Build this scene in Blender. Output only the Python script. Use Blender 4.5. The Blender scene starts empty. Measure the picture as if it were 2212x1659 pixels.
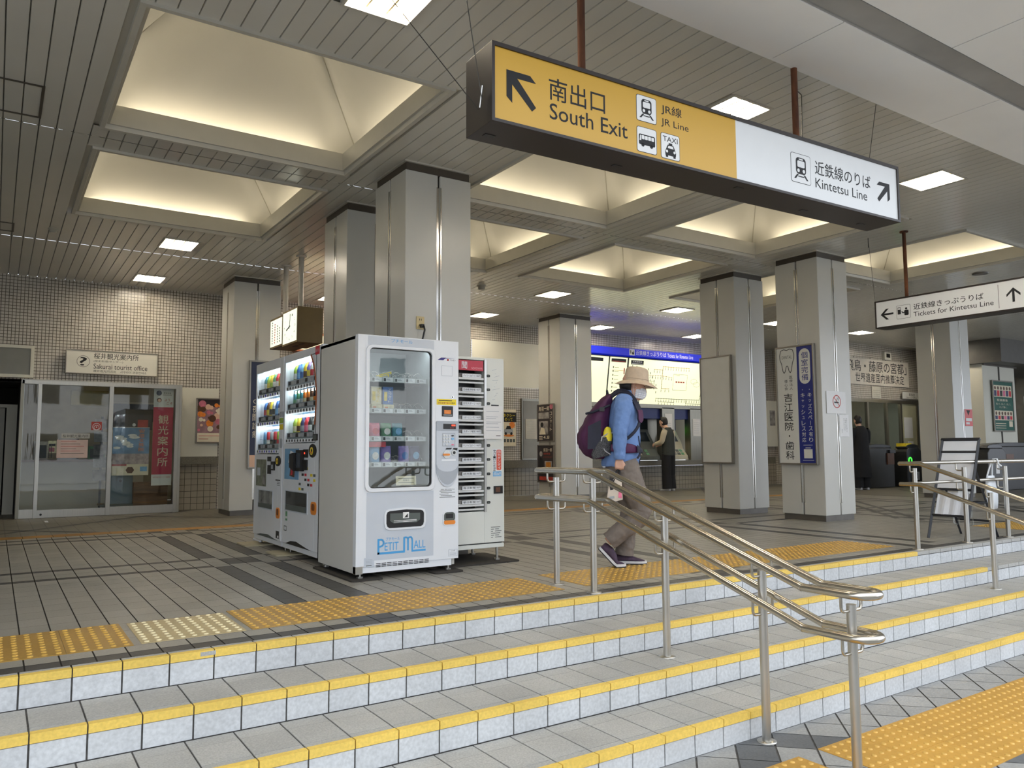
import bpy, bmesh, math, random
from mathutils import Vector, Matrix
R = random.Random(7)
SC = bpy.context.scene
COL = SC.collection

# ---------------------------------------------------------------- camera
cam_d = bpy.data.cameras.new('camera')
cam = bpy.data.objects.new('camera', cam_d); COL.objects.link(cam)
SC.camera = cam
cam_d.sensor_width = 36.0
cam_d.lens = 1685.4 / 2212 * 36.0
cam_d.clip_start = 0.05; cam_d.clip_end = 300
_y, _p, _r = math.radians(33.525), math.radians(4.805), math.radians(-0.27)
_fw = Vector((math.sin(_y) * math.cos(_p), math.cos(_y) * math.cos(_p), math.sin(_p)))
_rt = Vector((math.cos(_y), -math.sin(_y), 0))
_up = _rt.cross(_fw)
_rt, _up = _rt * math.cos(_r) + _up * math.sin(_r), _up * math.cos(_r) - _rt * math.sin(_r)
_m = Matrix((_rt, _up, -_fw)).transposed().to_4x4()
_m.translation = (0, 0, 0.95)
cam.matrix_world = _m

# ---------------------------------------------------------------- world / exposure
w = bpy.data.worlds.new('overcast_sky'); SC.world = w; w.use_nodes = True
nt = w.node_tree; nt.nodes.clear()
_o = nt.nodes.new('ShaderNodeOutputWorld'); _b = nt.nodes.new('ShaderNodeBackground')
_tc = nt.nodes.new('ShaderNodeTexCoord'); _sp = nt.nodes.new('ShaderNodeSeparateXYZ')
_cr = nt.nodes.new('ShaderNodeValToRGB')
_cr.color_ramp.elements[0].position = 0.0; _cr.color_ramp.elements[0].color = (0.80, 0.87, 1.0, 1)
_cr.color_ramp.elements[1].position = 0.8; _cr.color_ramp.elements[1].color = (0.92, 0.97, 1.0, 1)
nt.links.new(_tc.outputs['Generated'], _sp.inputs[0]); nt.links.new(_sp.outputs['Z'], _cr.inputs[0])
nt.links.new(_cr.outputs[0], _b.inputs[0]); _b.inputs[1].default_value = 1.5
nt.links.new(_b.outputs[0], _o.inputs[0])
vs = SC.view_settings
SC.display_settings.display_device = 'sRGB'
vs.view_transform = 'Standard'; vs.look = 'None'; vs.gamma = 1.0; vs.use_curve_mapping = False
vs.exposure = 0.8
TUBE_E = 46.0
COVE_E = 9.0

# ---------------------------------------------------------------- materials
def lin(c):
    return tuple((x / 255 / 12.92 if x / 255 <= 0.04045 else ((x / 255 + 0.055) / 1.055) ** 2.4) for x in c)
MATS = {}
def mat(name, rgb, rough=0.5, metal=0.0, noise=0.06, scale=6.0, bump=0.0, emit=None, es=1.0, coat=0.0, stretch=None, bscale=None):
    if name in MATS: return MATS[name]
    m = bpy.data.materials.new(name); m.use_nodes = True; MATS[name] = m
    t = m.node_tree; b = t.nodes['Principled BSDF']
    b.inputs['Roughness'].default_value = rough; b.inputs['Metallic'].default_value = metal
    b.inputs['Coat Weight'].default_value = coat
    c = lin(rgb)
    tc = t.nodes.new('ShaderNodeTexCoord')
    src = tc.outputs['Object']
    if stretch:
        mp = t.nodes.new('ShaderNodeMapping'); mp.inputs['Scale'].default_value = stretch
        t.links.new(src, mp.inputs[0]); src = mp.outputs[0]
    n = t.nodes.new('ShaderNodeTexNoise'); n.inputs['Scale'].default_value = scale; n.inputs['Detail'].default_value = 5
    t.links.new(src, n.inputs['Vector'])
    r = t.nodes.new('ShaderNodeValToRGB')
    r.color_ramp.elements[0].position = 0.25; r.color_ramp.elements[1].position = 0.75
    r.color_ramp.elements[0].color = (*[max(0, x * (1 - noise * 2)) for x in c], 1)
    r.color_ramp.elements[1].color = (*[min(1, x * (1 + noise * 2)) for x in c], 1)
    t.links.new(n.outputs['Fac'], r.inputs[0]); t.links.new(r.outputs[0], b.inputs['Base Color'])
    if bump:
        n2 = t.nodes.new('ShaderNodeTexNoise'); n2.inputs['Scale'].default_value = bscale or scale * 8; n2.inputs['Detail'].default_value = 3
        t.links.new(src, n2.inputs['Vector'])
        bp = t.nodes.new('ShaderNodeBump'); bp.inputs['Strength'].default_value = bump; bp.inputs['Distance'].default_value = 0.004
        t.links.new(n2.outputs['Fac'], bp.inputs['Height']); t.links.new(bp.outputs[0], b.inputs['Normal'])
    if emit:
        b.inputs['Emission Color'].default_value = (*lin(emit), 1); b.inputs['Emission Strength'].default_value = es
    return m

def tile_mat(name, rgb, grout, pitch, gap, axis='XZ', rough=0.35, var=0.12, off=(0, 0), bump=0.25):
    """square wall tiles in world metres (Brick node without offset)"""
    m = bpy.data.materials.new(name); m.use_nodes = True; MATS[name] = m
    t = m.node_tree; b = t.nodes['Principled BSDF']; b.inputs['Roughness'].default_value = rough
    g = t.nodes.new('ShaderNodeNewGeometry'); s = t.nodes.new('ShaderNodeSeparateXYZ'); cb = t.nodes.new('ShaderNodeCombineXYZ')
    t.links.new(g.outputs['Position'], s.inputs[0])
    t.links.new(s.outputs[axis[0]], cb.inputs[0]); t.links.new(s.outputs[axis[1]], cb.inputs[1])
    mp = t.nodes.new('ShaderNodeMapping'); mp.inputs['Location'].default_value = (off[0], off[1], 0)
    t.links.new(cb.outputs[0], mp.inputs[0])
    br = t.nodes.new('ShaderNodeTexBrick'); br.offset = 0; br.squash = 1
    br.inputs['Scale'].default_value = 1; br.inputs['Brick Width'].default_value = pitch; br.inputs['Row Height'].default_value = pitch
    br.inputs['Mortar Size'].default_value = gap; br.inputs['Mortar Smooth'].default_value = 0.1; br.inputs['Bias'].default_value = 0
    c = lin(rgb)
    br.inputs['Color1'].default_value = (*[x * (1 - var) for x in c], 1); br.inputs['Color2'].default_value = (*[min(1, x * (1 + var)) for x in c], 1)
    br.inputs['Mortar'].default_value = (*lin(grout), 1)
    t.links.new(mp.outputs[0], br.inputs['Vector']); t.links.new(br.outputs['Color'], b.inputs['Base Color'])
    if bump:
        bp = t.nodes.new('ShaderNodeBump'); bp.invert = True; bp.inputs['Strength'].default_value = bump; bp.inputs['Distance'].default_value = 0.004
        t.links.new(br.outputs['Fac'], bp.inputs['Height']); t.links.new(bp.outputs[0], b.inputs['Normal'])
    return m

def island_mat(name, rgb, rough=0.6, var=0.10, speck=0.10, sscale=140.0, bump=0.35):
    """paving tiles: every loose tile gets its own slight tone, plus stone speckle"""
    m = bpy.data.materials.new(name); m.use_nodes = True; MATS[name] = m
    t = m.node_tree; b = t.nodes['Principled BSDF']; b.inputs['Roughness'].default_value = rough
    c = lin(rgb)
    g = t.nodes.new('ShaderNodeNewGeometry')
    r = t.nodes.new('ShaderNodeMapRange'); r.inputs['To Min'].default_value = 1 - var; r.inputs['To Max'].default_value = 1 + var
    t.links.new(g.outputs['Random Per Island'], r.inputs['Value'])
    n = t.nodes.new('ShaderNodeTexNoise'); n.inputs['Scale'].default_value = sscale; n.inputs['Detail'].default_value = 4
    t.links.new(g.outputs['Position'], n.inputs['Vector'])
    r2 = t.nodes.new('ShaderNodeMapRange'); r2.inputs['From Min'].default_value = 0.3; r2.inputs['From Max'].default_value = 0.7
    r2.inputs['To Min'].default_value = 1 - speck; r2.inputs['To Max'].default_value = 1 + speck
    t.links.new(n.outputs['Fac'], r2.inputs['Value'])
    n3 = t.nodes.new('ShaderNodeTexNoise'); n3.inputs['Scale'].default_value = 2.5; n3.inputs['Detail'].default_value = 6
    t.links.new(g.outputs['Position'], n3.inputs['Vector'])
    r3 = t.nodes.new('ShaderNodeMapRange'); r3.inputs['From Min'].default_value = 0.3; r3.inputs['From Max'].default_value = 0.7
    r3.inputs['To Min'].default_value = 0.9; r3.inputs['To Max'].default_value = 1.08
    t.links.new(n3.outputs['Fac'], r3.inputs['Value'])
    m1 = t.nodes.new('ShaderNodeMath'); m1.operation = 'MULTIPLY'; m2 = t.nodes.new('ShaderNodeMath'); m2.operation = 'MULTIPLY'
    t.links.new(r.outputs[0], m1.inputs[0]); t.links.new(r2.outputs[0], m1.inputs[1])
    t.links.new(m1.outputs[0], m2.inputs[0]); t.links.new(r3.outputs[0], m2.inputs[1])
    vm = t.nodes.new('ShaderNodeVectorMath'); vm.operation = 'SCALE'; vm.inputs[0].default_value = c
    t.links.new(m2.outputs[0], vm.inputs['Scale']); t.links.new(vm.outputs[0], b.inputs['Base Color'])
    if bump:
        bp = t.nodes.new('ShaderNodeBump'); bp.inputs['Strength'].default_value = bump; bp.inputs['Distance'].default_value = 0.002
        t.links.new(n.outputs['Fac'], bp.inputs['Height']); t.links.new(bp.outputs[0], b.inputs['Normal'])
    return m

def glass_mat(name, tint=(235, 242, 240), rough=0.02, mul=0.11):
    """thin pane: clear straight-through plus fresnel mirror"""
    m = bpy.data.materials.new(name); m.use_nodes = True; MATS[name] = m
    t = m.node_tree; t.nodes.clear()
    o = t.nodes.new('ShaderNodeOutputMaterial'); mx = t.nodes.new('ShaderNodeMixShader')
    tr = t.nodes.new('ShaderNodeBsdfTransparent'); tr.inputs[0].default_value = (*lin(tint), 1)
    gl = t.nodes.new('ShaderNodeBsdfGlossy'); gl.inputs['Roughness'].default_value = rough
    fr = t.nodes.new('ShaderNodeLayerWeight'); fr.inputs[0].default_value = 0.5; pw = t.nodes.new('ShaderNodeMath'); pw.operation = 'POWER'; pw.inputs[1].default_value = 5; t.links.new(fr.outputs['Facing'], pw.inputs[0])
    n = t.nodes.new('ShaderNodeTexNoise'); n.inputs['Scale'].default_value = 3.0
    bp = t.nodes.new('ShaderNodeBump'); bp.inputs['Strength'].default_value = 0.03; bp.inputs['Distance'].default_value = 0.02
    t.links.new(n.outputs['Fac'], bp.inputs['Height']); t.links.new(bp.outputs[0], gl.inputs['Normal'])
    ad = t.nodes.new('ShaderNodeMath'); ad.operation = 'MULTIPLY_ADD'; ad.inputs[1].default_value = 0.9; ad.inputs[2].default_value = mul; ad.use_clamp = True
    t.links.new(pw.outputs[0], ad.inputs[0]); t.links.new(ad.outputs[0], mx.inputs[0])
    t.links.new(tr.outputs[0], mx.inputs[1]); t.links.new(gl.outputs[0], mx.inputs[2]); t.links.new(mx.outputs[0], o.inputs[0])
    return m

# ---------------------------------------------------------------- mesh builder
TXT = {}
def text_mesh(s, bold=0.0):
    bold = min(bold, .005)
    k = (s, bold)
    if k in TXT: return TXT[k]
    cu = bpy.data.curves.new('glyphs', 'FONT'); cu.body = s; cu.align_x = 'CENTER'; cu.resolution_u = 3; cu.offset = bold
    ob = bpy.data.objects.new('glyphs', cu); COL.objects.link(ob)
    dg = bpy.context.evaluated_depsgraph_get(); dg.update()
    me = ob.evaluated_get(dg).to_mesh()
    v = [(p.co.x, p.co.y) for p in me.vertices]; f = [tuple(p.vertices) for p in me.polygons]
    ob.evaluated_get(dg).to_mesh_clear()
    bpy.data.objects.remove(ob); bpy.data.curves.remove(cu)
    if not v: v = [(0, 0), (1, 0), (1, 1)]; f = [(0, 1, 2)]
    xs = [p[0] for p in v]; ys = [p[1] for p in v]
    x0, x1, y0, y1 = min(xs), max(xs), min(ys), max(ys)
    v = [((x - x0) / max(1e-6, x1 - x0), (y - y0) / max(1e-6, y1 - y0)) for x, y in v]
    TXT[k] = (v, f)
    return TXT[k]

class Fr:
    """flat frame: a along u, b along v, n outwards"""
    def __init__(s, o, u=(1, 0, 0), v=(0, 0, 1), n=None):
        s.o = Vector(o); s.u = Vector(u).normalized(); s.v = Vector(v).normalized()
        s.n = Vector(n).normalized() if n else s.u.cross(s.v)
    def p(s, a, b, n=0.0): return s.o + s.u * a + s.v * b + s.n * n

class MB:
    def __init__(s): s.v = []; s.f = []; s.mi = []; s.mats = []; s.sm = []
    def _m(s, m):
        if m not in s.mats: s.mats.append(m)
        return s.mats.index(m)
    def poly(s, pts, m, smooth=False):
        k = len(s.v); s.v += [Vector(p) for p in pts]; s.f.append(tuple(range(k, k + len(pts)))); s.mi.append(s._m(m)); s.sm.append(smooth)
    def faces(s, vs, fs, m, smooth=False):
        k = len(s.v); s.v += [Vector(p) for p in vs]; i = s._m(m)
        for f in fs: s.f.append(tuple(x + k for x in f)); s.mi.append(i); s.sm.append(smooth)
    def box(s, a, b, m):
        x0, x1 = sorted((a[0], b[0])); y0, y1 = sorted((a[1], b[1])); z0, z1 = sorted((a[2], b[2]))
        s.faces([(x0, y0, z0), (x1, y0, z0), (x1, y1, z0), (x0, y1, z0), (x0, y0, z1), (x1, y0, z1), (x1, y1, z1), (x0, y1, z1)],
                [(0, 3, 2, 1), (4, 5, 6, 7), (0, 1, 5, 4), (1, 2, 6, 5), (2, 3, 7, 6), (3, 0, 4, 7)], m)
        return s
    def prism(s, pts, d, m, smooth=False):
        d = Vector(d); P = [Vector(p) for p in pts]; n = len(P)
        vs = P + [p + d for p in P]
        nrm = Vector((0, 0, 0))
        for i in range(n): nrm += P[i].cross(P[(i + 1) % n])
        fl = nrm.dot(d) > 0
        a, b = tuple(range(n)), tuple(range(n, 2 * n))
        fs = [a[::-1] if fl else a, b if fl else b[::-1]]
        for i in range(n):
            j = (i + 1) % n
            fs.append((i, j, n + j, n + i) if fl else (j, i, n + i, n + j))
        s.faces(vs, fs, m, smooth)
        return s
    def rect(s, fr, a0, b0, a1, b1, d, m, n0=0.0):
        return s.prism([fr.p(a0, b0, n0), fr.p(a1, b0, n0), fr.p(a1, b1, n0), fr.p(a0, b1, n0)], fr.n * d, m)
    def fpoly(s, fr, pts, d, m, n0=0.0):
        return s.prism([fr.p(a, b, n0) for a, b in pts], fr.n * d, m)
    def rrect(s, fr, a0, b0, a1, b1, r, d, m, n0=0.0, k=5):
        return s.fpoly(fr, rpts(a0, b0, a1, b1, r, k), d, m, n0)
    def ring(s, fr, outer, inner, d, m, n0=0.0):
        """frame between two loops with the same number of points"""
        n = len(outer)
        O = [fr.p(a, b, n0) for a, b in outer]; I = [fr.p(a, b, n0) for a, b in inner]
        O2 = [p + fr.n * d for p in O]; I2 = [p + fr.n * d for p in I]
        vs = O + I + O2 + I2; fs = []
        for i in range(n):
            j = (i + 1) % n
            fs += [(2 * n + i, 2 * n + j, 3 * n + j, 3 * n + i), (i, j, 2 * n + j, 2 * n + i), (n + j, n + i, 3 * n + i, 3 * n + j), (j, i, n + i, n + j)]
        s.faces(vs, fs, m)
        return s
    def disc(s, fr, a, b, r, d, m, n0=0.0, k=20, ry=None):
        return s.fpoly(fr, [(a + r * math.cos(i * 2 * math.pi / k), b + (ry or r) * math.sin(i * 2 * math.pi / k)) for i in range(k)], d, m, n0)
    def annulus(s, fr, a, b, r0, r1, d, m, n0=0.0, k=28):
        o = [(a + r1 * math.cos(i * 2 * math.pi / k), b + r1 * math.sin(i * 2 * math.pi / k)) for i in range(k)]
        q = [(a + r0 * math.cos(i * 2 * math.pi / k), b + r0 * math.sin(i * 2 * math.pi / k)) for i in range(k)]
        return s.ring(fr, o, q, d, m, n0)
    def line(s, fr, pts, wd, d, m, n0=0.0):
        for (a, b), (c, e) in zip(pts, pts[1:]):
            L = math.hypot(c - a, e - b)
            if L < 1e-9: continue
            px, py = -(e - b) / L * wd / 2, (c - a) / L * wd / 2
            s.fpoly(fr, [(a + px, b + py), (a - px, b - py), (c - px, e - py), (c + px, e + py)], d, m, n0)
        return s
    def text(s, fr, t, a0, b0, a1, b1, m, n0=0.0, bold=0.0):
        v, f = text_mesh(t, bold)
        s.faces([fr.p(a0 + x * (a1 - a0), b0 + y * (b1 - b0), n0) for x, y in v], f, m)
        return s
    def vtext(s, fr, t, a0, b0, a1, b1, m, n0=0.0, bold=0.0, fill=0.86):
        """characters stacked top to bottom"""
        n = len(t); h = (b1 - b0) / n
        for i, ch in enumerate(t):
            c = b1 - (i + 0.5) * h
            if ch == '・': s.disc(fr, (a0 + a1) / 2, c, (a1 - a0) * 0.09, 0.0004, m, n0, 10); continue
            if ch == 'ー': s.rect(fr, (a0 + a1) / 2 - (a1 - a0) * .05, c - h * .4, (a0 + a1) / 2 + (a1 - a0) * .05, c + h * .4, 0.0004, m, n0); continue
            sm = 0.62 if ch in 'ャュッ' else 1.0
            wq = (a1 - a0) * sm
            s.text(fr, ch, (a0 + a1) / 2 - wq / 2, c - h * fill / 2 * sm, (a0 + a1) / 2 + wq / 2, c + h * fill / 2 * sm, m, n0, bold)
        return s
    def tube(s, pts, r, m, n=10, closed=False, caps=True, smooth=True):
        P = [Vector(p) for p in pts]; N = len(P)
        rs = r if isinstance(r, (list, tuple)) else [r] * N
        T = []
        for i in range(N):
            if closed: t = P[(i + 1) % N] - P[i - 1]
            else: t = P[min(i + 1, N - 1)] - P[max(i - 1, 0)]
            T.append(t.normalized())
        ref = Vector((0, 0, 1)) if abs(T[0].z) < 0.9 else Vector((1, 0, 0))
        a = T[0].cross(ref).normalized(); rings = []
        for i in range(N):
            a = (a - T[i] * a.dot(T[i]))
            if a.length < 1e-6: a = T[i].cross(Vector((0.3, 0.5, 0.8)))
            a.normalize(); b = T[i].cross(a)
            sc = 1.0
            if 0 < i < N - 1 or closed:
                d0 = (P[i] - P[i - 1]).normalized(); c = d0.dot(T[i]); sc = 1 / max(0.5, c)
            rings.append([P[i] + (a * math.cos(k * 2 * math.pi / n) + b * math.sin(k * 2 * math.pi / n)) * rs[i] * (1.0 if sc < 1.001 else min(sc, 1.15)) for k in range(n)])
        return s.loft(rings, m, caps and not closed, closed, smooth)
    def loft(s, rings, m, caps=True, closed=False, smooth=True):
        n = len(rings[0]); vs = [p for r in rings for p in r]; fs = []
        N = len(rings)
        for i in range(N if closed else N - 1):
            i2 = (i + 1) % N
            for k in range(n):
                k2 = (k + 1) % n
                fs.append((i * n + k, i * n + k2, i2 * n + k2, i2 * n + k))
        s.faces(vs, fs, m, smooth)
        if caps:
            s.poly([Vector(p) for p in rings[0]][::-1], m); s.poly(rings[-1], m)
        return s
    def cyl(s, a, b, r, m, n=14, r2=None): return s.tube([a, b], [r, r if r2 is None else r2], m, n)
    def build(s, name, parent=None, local=False, bevel=0.0, sub=0, label=None, cat=None, group=None, kind=None):
        off = Vector((0, 0, 0))
        if parent and not local:
            p = parent
            while p: off += p.location; p = p.parent
        me = bpy.data.meshes.new(name)
        me.from_pydata([tuple(p - off) for p in s.v], [], s.f)
        for m in s.mats: me.materials.append(m)
        me.polygons.foreach_set('material_index', s.mi); me.polygons.foreach_set('use_smooth', s.sm)
        me.update()
        ob = bpy.data.objects.new(name, me); COL.objects.link(ob)
        if parent: ob.parent = parent
        if bevel:
            b = ob.modifiers.new('b', 'BEVEL'); b.width = bevel; b.segments = 2; b.limit_method = 'ANGLE'; b.angle_limit = math.radians(50)
        if sub:
            b = ob.modifiers.new('s', 'SUBSURF'); b.levels = sub; b.render_levels = sub
        tag(ob, label, cat, group, kind)
        return ob

def rpts(a0, b0, a1, b1, r, k=5):
    out = []
    for cx, cy, st in ((a1 - r, b1 - r, 0), (a0 + r, b1 - r, 90), (a0 + r, b0 + r, 180), (a1 - r, b0 + r, 270)):
        for i in range(k + 1):
            t = math.radians(st + 90 * i / k); out.append((cx + r * math.cos(t), cy + r * math.sin(t)))
    return out
def tag(o, label=None, cat=None, group=None, kind=None):
    if label: o['label'] = label
    if cat: o['category'] = cat
    if group: o['group'] = group
    if kind: o['kind'] = kind
    return o
def thing(name, label, cat, loc=(0, 0, 0), rz=0.0, group=None, kind=None):
    o = bpy.data.objects.new(name, None); COL.objects.link(o)
    o.empty_display_size = 0.1; o.location = loc; o.rotation_euler = (0, 0, rz)
    return tag(o, label, cat, group, kind)
def kids(o): return [c for c in bpy.data.objects if c.parent is o]
def dup(o, dloc=(0, 0, 0), label=None, parent=None, tree=None):
    c = o.copy(); COL.objects.link(c)
    if parent: c.parent = parent
    else:
        c.location = o.location + Vector(dloc)
        if label: c['label'] = label
    for k in kids(o): dup(k, parent=c)
    return c
# ================================================================ SETTING
ZC = 3.57
M_slat = mat('ceiling_slat_paint', (206, 203, 193), rough=0.16, noise=0.02, scale=1.5, bump=0.02, bscale=3)
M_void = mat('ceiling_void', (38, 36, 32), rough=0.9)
M_flange = mat('coffer_frame_paint', (190, 186, 174), rough=0.35, noise=0.02)
M_vault = mat('coffer_vault_fabric', (176, 173, 165), rough=0.8, noise=0.02, scale=2)
M_seam = mat('vault_seam', (150, 146, 134), rough=.7)
M_cove = mat('cove_lamp', (255, 240, 200), emit=(255, 244, 220), es=COVE_E)
M_tubeL = mat('ceiling_lamp_tube', (255, 250, 240), emit=(255, 244, 226), es=TUBE_E)
M_refl = mat('lamp_reflector', (164, 150, 112), rough=0.3, noise=0.02)
M_white = mat('soffit_panel', (244, 243, 240), rough=0.55, noise=0.025, scale=1.2)
M_soft2 = mat('soffit_concrete_strip', (160, 158, 153), rough=0.7, noise=0.07, scale=3)
M_dark = mat('dark_gap', (22, 22, 24), rough=0.8)
M_grout = mat('floor_grout', (44, 41, 36), rough=0.9, noise=0.15, scale=20)
M_tile = island_mat('floor_tile', (146, 142, 132), rough=0.42, var=0.06, speck=0.10, sscale=90)
M_tdark = island_mat('floor_tile_dark', (66, 64, 61), rough=0.45, var=0.10, speck=0.10, sscale=90)
M_tyel = island_mat('floor_tile_ochre', (168, 122, 52), rough=0.55, var=0.08)
M_plain = tile_mat('far_floor_tile', (116, 112, 100), (92, 88, 78), 0.15, 0.006, 'XY', rough=0.45, var=0.08, bump=0.1)
M_step = island_mat('step_tile', (166, 165, 161), rough=0.7, var=0.06, speck=0.16, sscale=120, bump=0.6)
M_riser = island_mat('riser_tile', (192, 194, 196), rough=0.6, var=0.05, speck=0.12, sscale=60, bump=0.3)
M_sgrout = mat('step_grout', (82, 80, 78), rough=0.9, noise=0.2, scale=30)
M_nose = island_mat('nosing_yellow', (226, 192, 92), rough=0.6, var=0.04, speck=0.10, sscale=70, bump=0.3)
M_tact = island_mat('tactile_yellow', (170, 132, 60), rough=0.42, var=0.07, speck=0.06, sscale=50)
M_tactw = island_mat('tactile_worn', (182, 164, 122), rough=0.5, var=0.06, speck=0.08, sscale=40)
M_dot = mat('tactile_stud', (200, 160, 76), rough=0.4, noise=0.1, scale=30)
M_dotw = mat('tactile_stud_worn', (228, 216, 176), rough=0.4, noise=0.08, scale=30)
M_tactg = island_mat('tactile_street_yellow', (190, 144, 62), rough=0.5, var=0.05, speck=0.05, sscale=60)
M_dotg = mat('tactile_street_stud', (206, 164, 82), rough=0.45, noise=0.05, scale=30)
M_pave = island_mat('street_tile', (150, 150, 148), rough=0.65, var=0.06, speck=0.12, sscale=90, bump=0.5)
M_paved = island_mat('street_tile_dark', (96, 98, 100), rough=0.65, var=0.06, speck=0.12, sscale=90, bump=0.5)
M_mosaic = tile_mat('wall_mosaic', (196, 190, 180), (84, 76, 66), 0.0478, 0.0042, 'XZ', rough=0.25, var=0.06)
M_tile10 = tile_mat('wall_tile_large', (158, 150, 134), (46, 42, 36), 0.10, 0.0035, 'XZ', rough=0.3, var=0.06)
M_mosX = tile_mat('wall_mosaic_side', (190, 184, 172), (84, 76, 66), 0.0478, 0.0042, 'YZ', rough=0.25, var=0.06)
M_cream = mat('wall_cream_panel', (218, 216, 203), rough=0.45, noise=0.02, scale=1)
M_gran = mat('ledge_stone', (112, 108, 96), rough=0.4, noise=0.2, scale=90)
M_stl = mat('brushed_steel', (182, 180, 174), rough=0.3, metal=1.0, noise=0.04, scale=4, stretch=(40, 40, 1))
M_stl2 = mat('steel_panel', (140, 136, 124), rough=0.34, metal=0.9, noise=0.05, scale=3, stretch=(30, 30, 1))
M_chrome = mat('polished_steel', (205, 202, 196), rough=0.16, metal=1.0, noise=0.03, scale=3)
M_colp = mat('column_panel', (190, 189, 182), rough=0.3, noise=0.018, scale=1.5, bump=0.02, bscale=4)
M_colg = mat('column_groove', (60, 57, 50), rough=0.5)
M_plinth = mat('column_plinth', (104, 100, 94), rough=0.35, metal=0.5, noise=0.06)
M_colcap = mat('column_cap', (74, 66, 56), rough=0.4, noise=0.05)
M_black = mat('black_paint', (26, 25, 25), rough=0.4, noise=0.05)
M_ink = mat('black_ink', (22, 22, 24), rough=0.6, noise=0.02)
M_paper = mat('white_paper', (226, 226, 226), rough=0.7, noise=0.02)

TP = 0.14                                            # floor tile pitch along the steps
def tx(k): return 0.153 + k * TP
rows = []                                            # (y0, y1, kind)
def _span(y0, y1, n, kind='n'):
    for i in range(n): rows.append((y0 + (y1 - y0) * i / n, y0 + (y1 - y0) * (i + 1) / n, kind))
rows.append((4.07, 4.168, 'edge')); rows.append((4.172, 4.30, 'w2'))
_span(4.30, 4.87, 3); _span(4.87, 6.78, 9); rows.append((6.78, 6.88, 'x')); _span(6.88, 7.26, 2, 'b'); rows.append((7.26, 7.36, 'x'))
_span(7.36, 9.54, 10); rows.append((9.54, 9.65, 'x')); _span(9.65, 9.87, 1, 'b'); rows.append((9.87, 9.98, 'x')); _span(9.98, 10.17, 1)
fl = MB()
fl.poly([(-5, 4.0, -.004), (30, 4.0, -.004), (30, 13.6, -.004), (-5, 13.6, -.004)], M_grout)
for y0, y1, kd in rows:
    for k in range(-14, 105):
        a, b = tx(k) + .0034, tx(k + 1) - .0034
        ph = (k - 10) % 21
        m = M_tile
        if kd == 'edge': m = M_tdark
        elif kd == 'w2':
            m = M_tdark if 11 <= k <= 12 or 32 <= k <= 33 or 52 <= k <= 53 else M_tile
        elif kd == 'x':
            if ph > 3 or ph < 0: m = M_tdark
        elif kd == 'b':
            if ph in (1, 2): m = M_tdark
        elif ph in (0, 3): m = M_tdark
        yy0, yy1 = y0 + .0012, y1 - .0012
        fl.poly([(a, yy0, 0), (b, yy0, 0), (b, yy1, 0), (a, yy1, 0)], m)
for k in range(-8, 70):                              # ochre strip
    fl.poly([(k * .29 + .02, 10.175, 0), (k * .29 + .306, 10.175, 0), (k * .29 + .306, 10.46, 0), (k * .29 + .02, 10.46, 0)], M_tyel)
fl.poly([(-5, 10.464, -.001), (30, 10.464, -.001), (30, 13.6, -.001), (-5, 13.6, -.001)], M_plain)
fl.poly([(14.9, 4.0, .0005), (30, 4.0, .0005), (30, 10.464, .0005), (14.9, 10.464, .0005)], M_plain)
def diag(c, sgn, y0, y1, x0, x1, wd=.075, z=.0012):
    # line x - sgn*y = c clipped to a box
    pts = []
    lo, hi = y0, y1
    if sgn > 0: lo = max(lo, x0 - c); hi = min(hi, x1 - c)
    else: lo = max(lo, c - x1); hi = min(hi, c - x0)
    if hi - lo < .1: return
    h = wd * .7071
    X = lambda y: c + sgn * y
    fl.poly([(X(lo) - h, lo, z), (X(lo) + h, lo, z), (X(hi) + h, hi, z), (X(hi) - h, hi, z)], M_tdark)
for k in range(-1, 12):
    diag(-10.8 + 2.95 * k, 1, 10.47, 13.5, -4, 26); diag(11.54 + 2.95 * (k - 1), -1, 10.47, 13.5, -4, 26)
for c in (4.2, 4.55, 7.2, 7.55): diag(c, 1, 5.4, 10.1, 10.2, 20, .09)
for c in (15.2, 15.55, 18.2, 18.55, 21.2): diag(c, -1, 5.2, 10.1, 9.9, 20, .09)
fl.build('floor', kind='structure')

# ---- pavement at the foot of the steps: 45 degree tiles
pv = MB()
ZG = -.548
pv.poly([(-8, -9, ZG - .004), (20, -9, ZG - .004), (20, 2.80, ZG - .004), (-8, 2.80, ZG - .004)], M_sgrout)
s2 = .28
for i in range(-30, 40):
    for j in range(-20, 45):
        p0, p1 = 1.243 + s2 * i + .007, 1.243 + s2 * (i + 1) - .007      # x - y
        q0, q1 = 7.136 - s2 * (j + 1) + .004, 7.136 - s2 * j - .004      # x + y
        P = [((q + p) / 2, (q - p) / 2) for p, q in ((p0, q0), (p1, q0), (p1, q1), (p0, q1))]
        if all(y > 2.797 for x, y in P) or max(y for x, y in P) < .2 or max(x for x, y in P) < 1.5 or min(x for x, y in P) > 10: continue
        # clip to y < 2.797
        out = []
        for a, b in zip(P, P[1:] + P[:1]):
            ia, ib = a[1] <= 2.797, b[1] <= 2.797
            if ia: out.append(a)
            if ia != ib:
                t = (2.797 - a[1]) / (b[1] - a[1]); out.append((a[0] + (b[0] - a[0]) * t, 2.797))
        if len(out) < 3: continue
        dk = (abs((q0 + q1) / 2 - 6.19) < .14) or (abs((p0 + p1) / 2 - .57) < .14)
        pv.poly([(x, y, ZG) for x, y in out], M_paved if dk else M_pave)
pv.build('floor_pavement', kind='structure')

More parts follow.
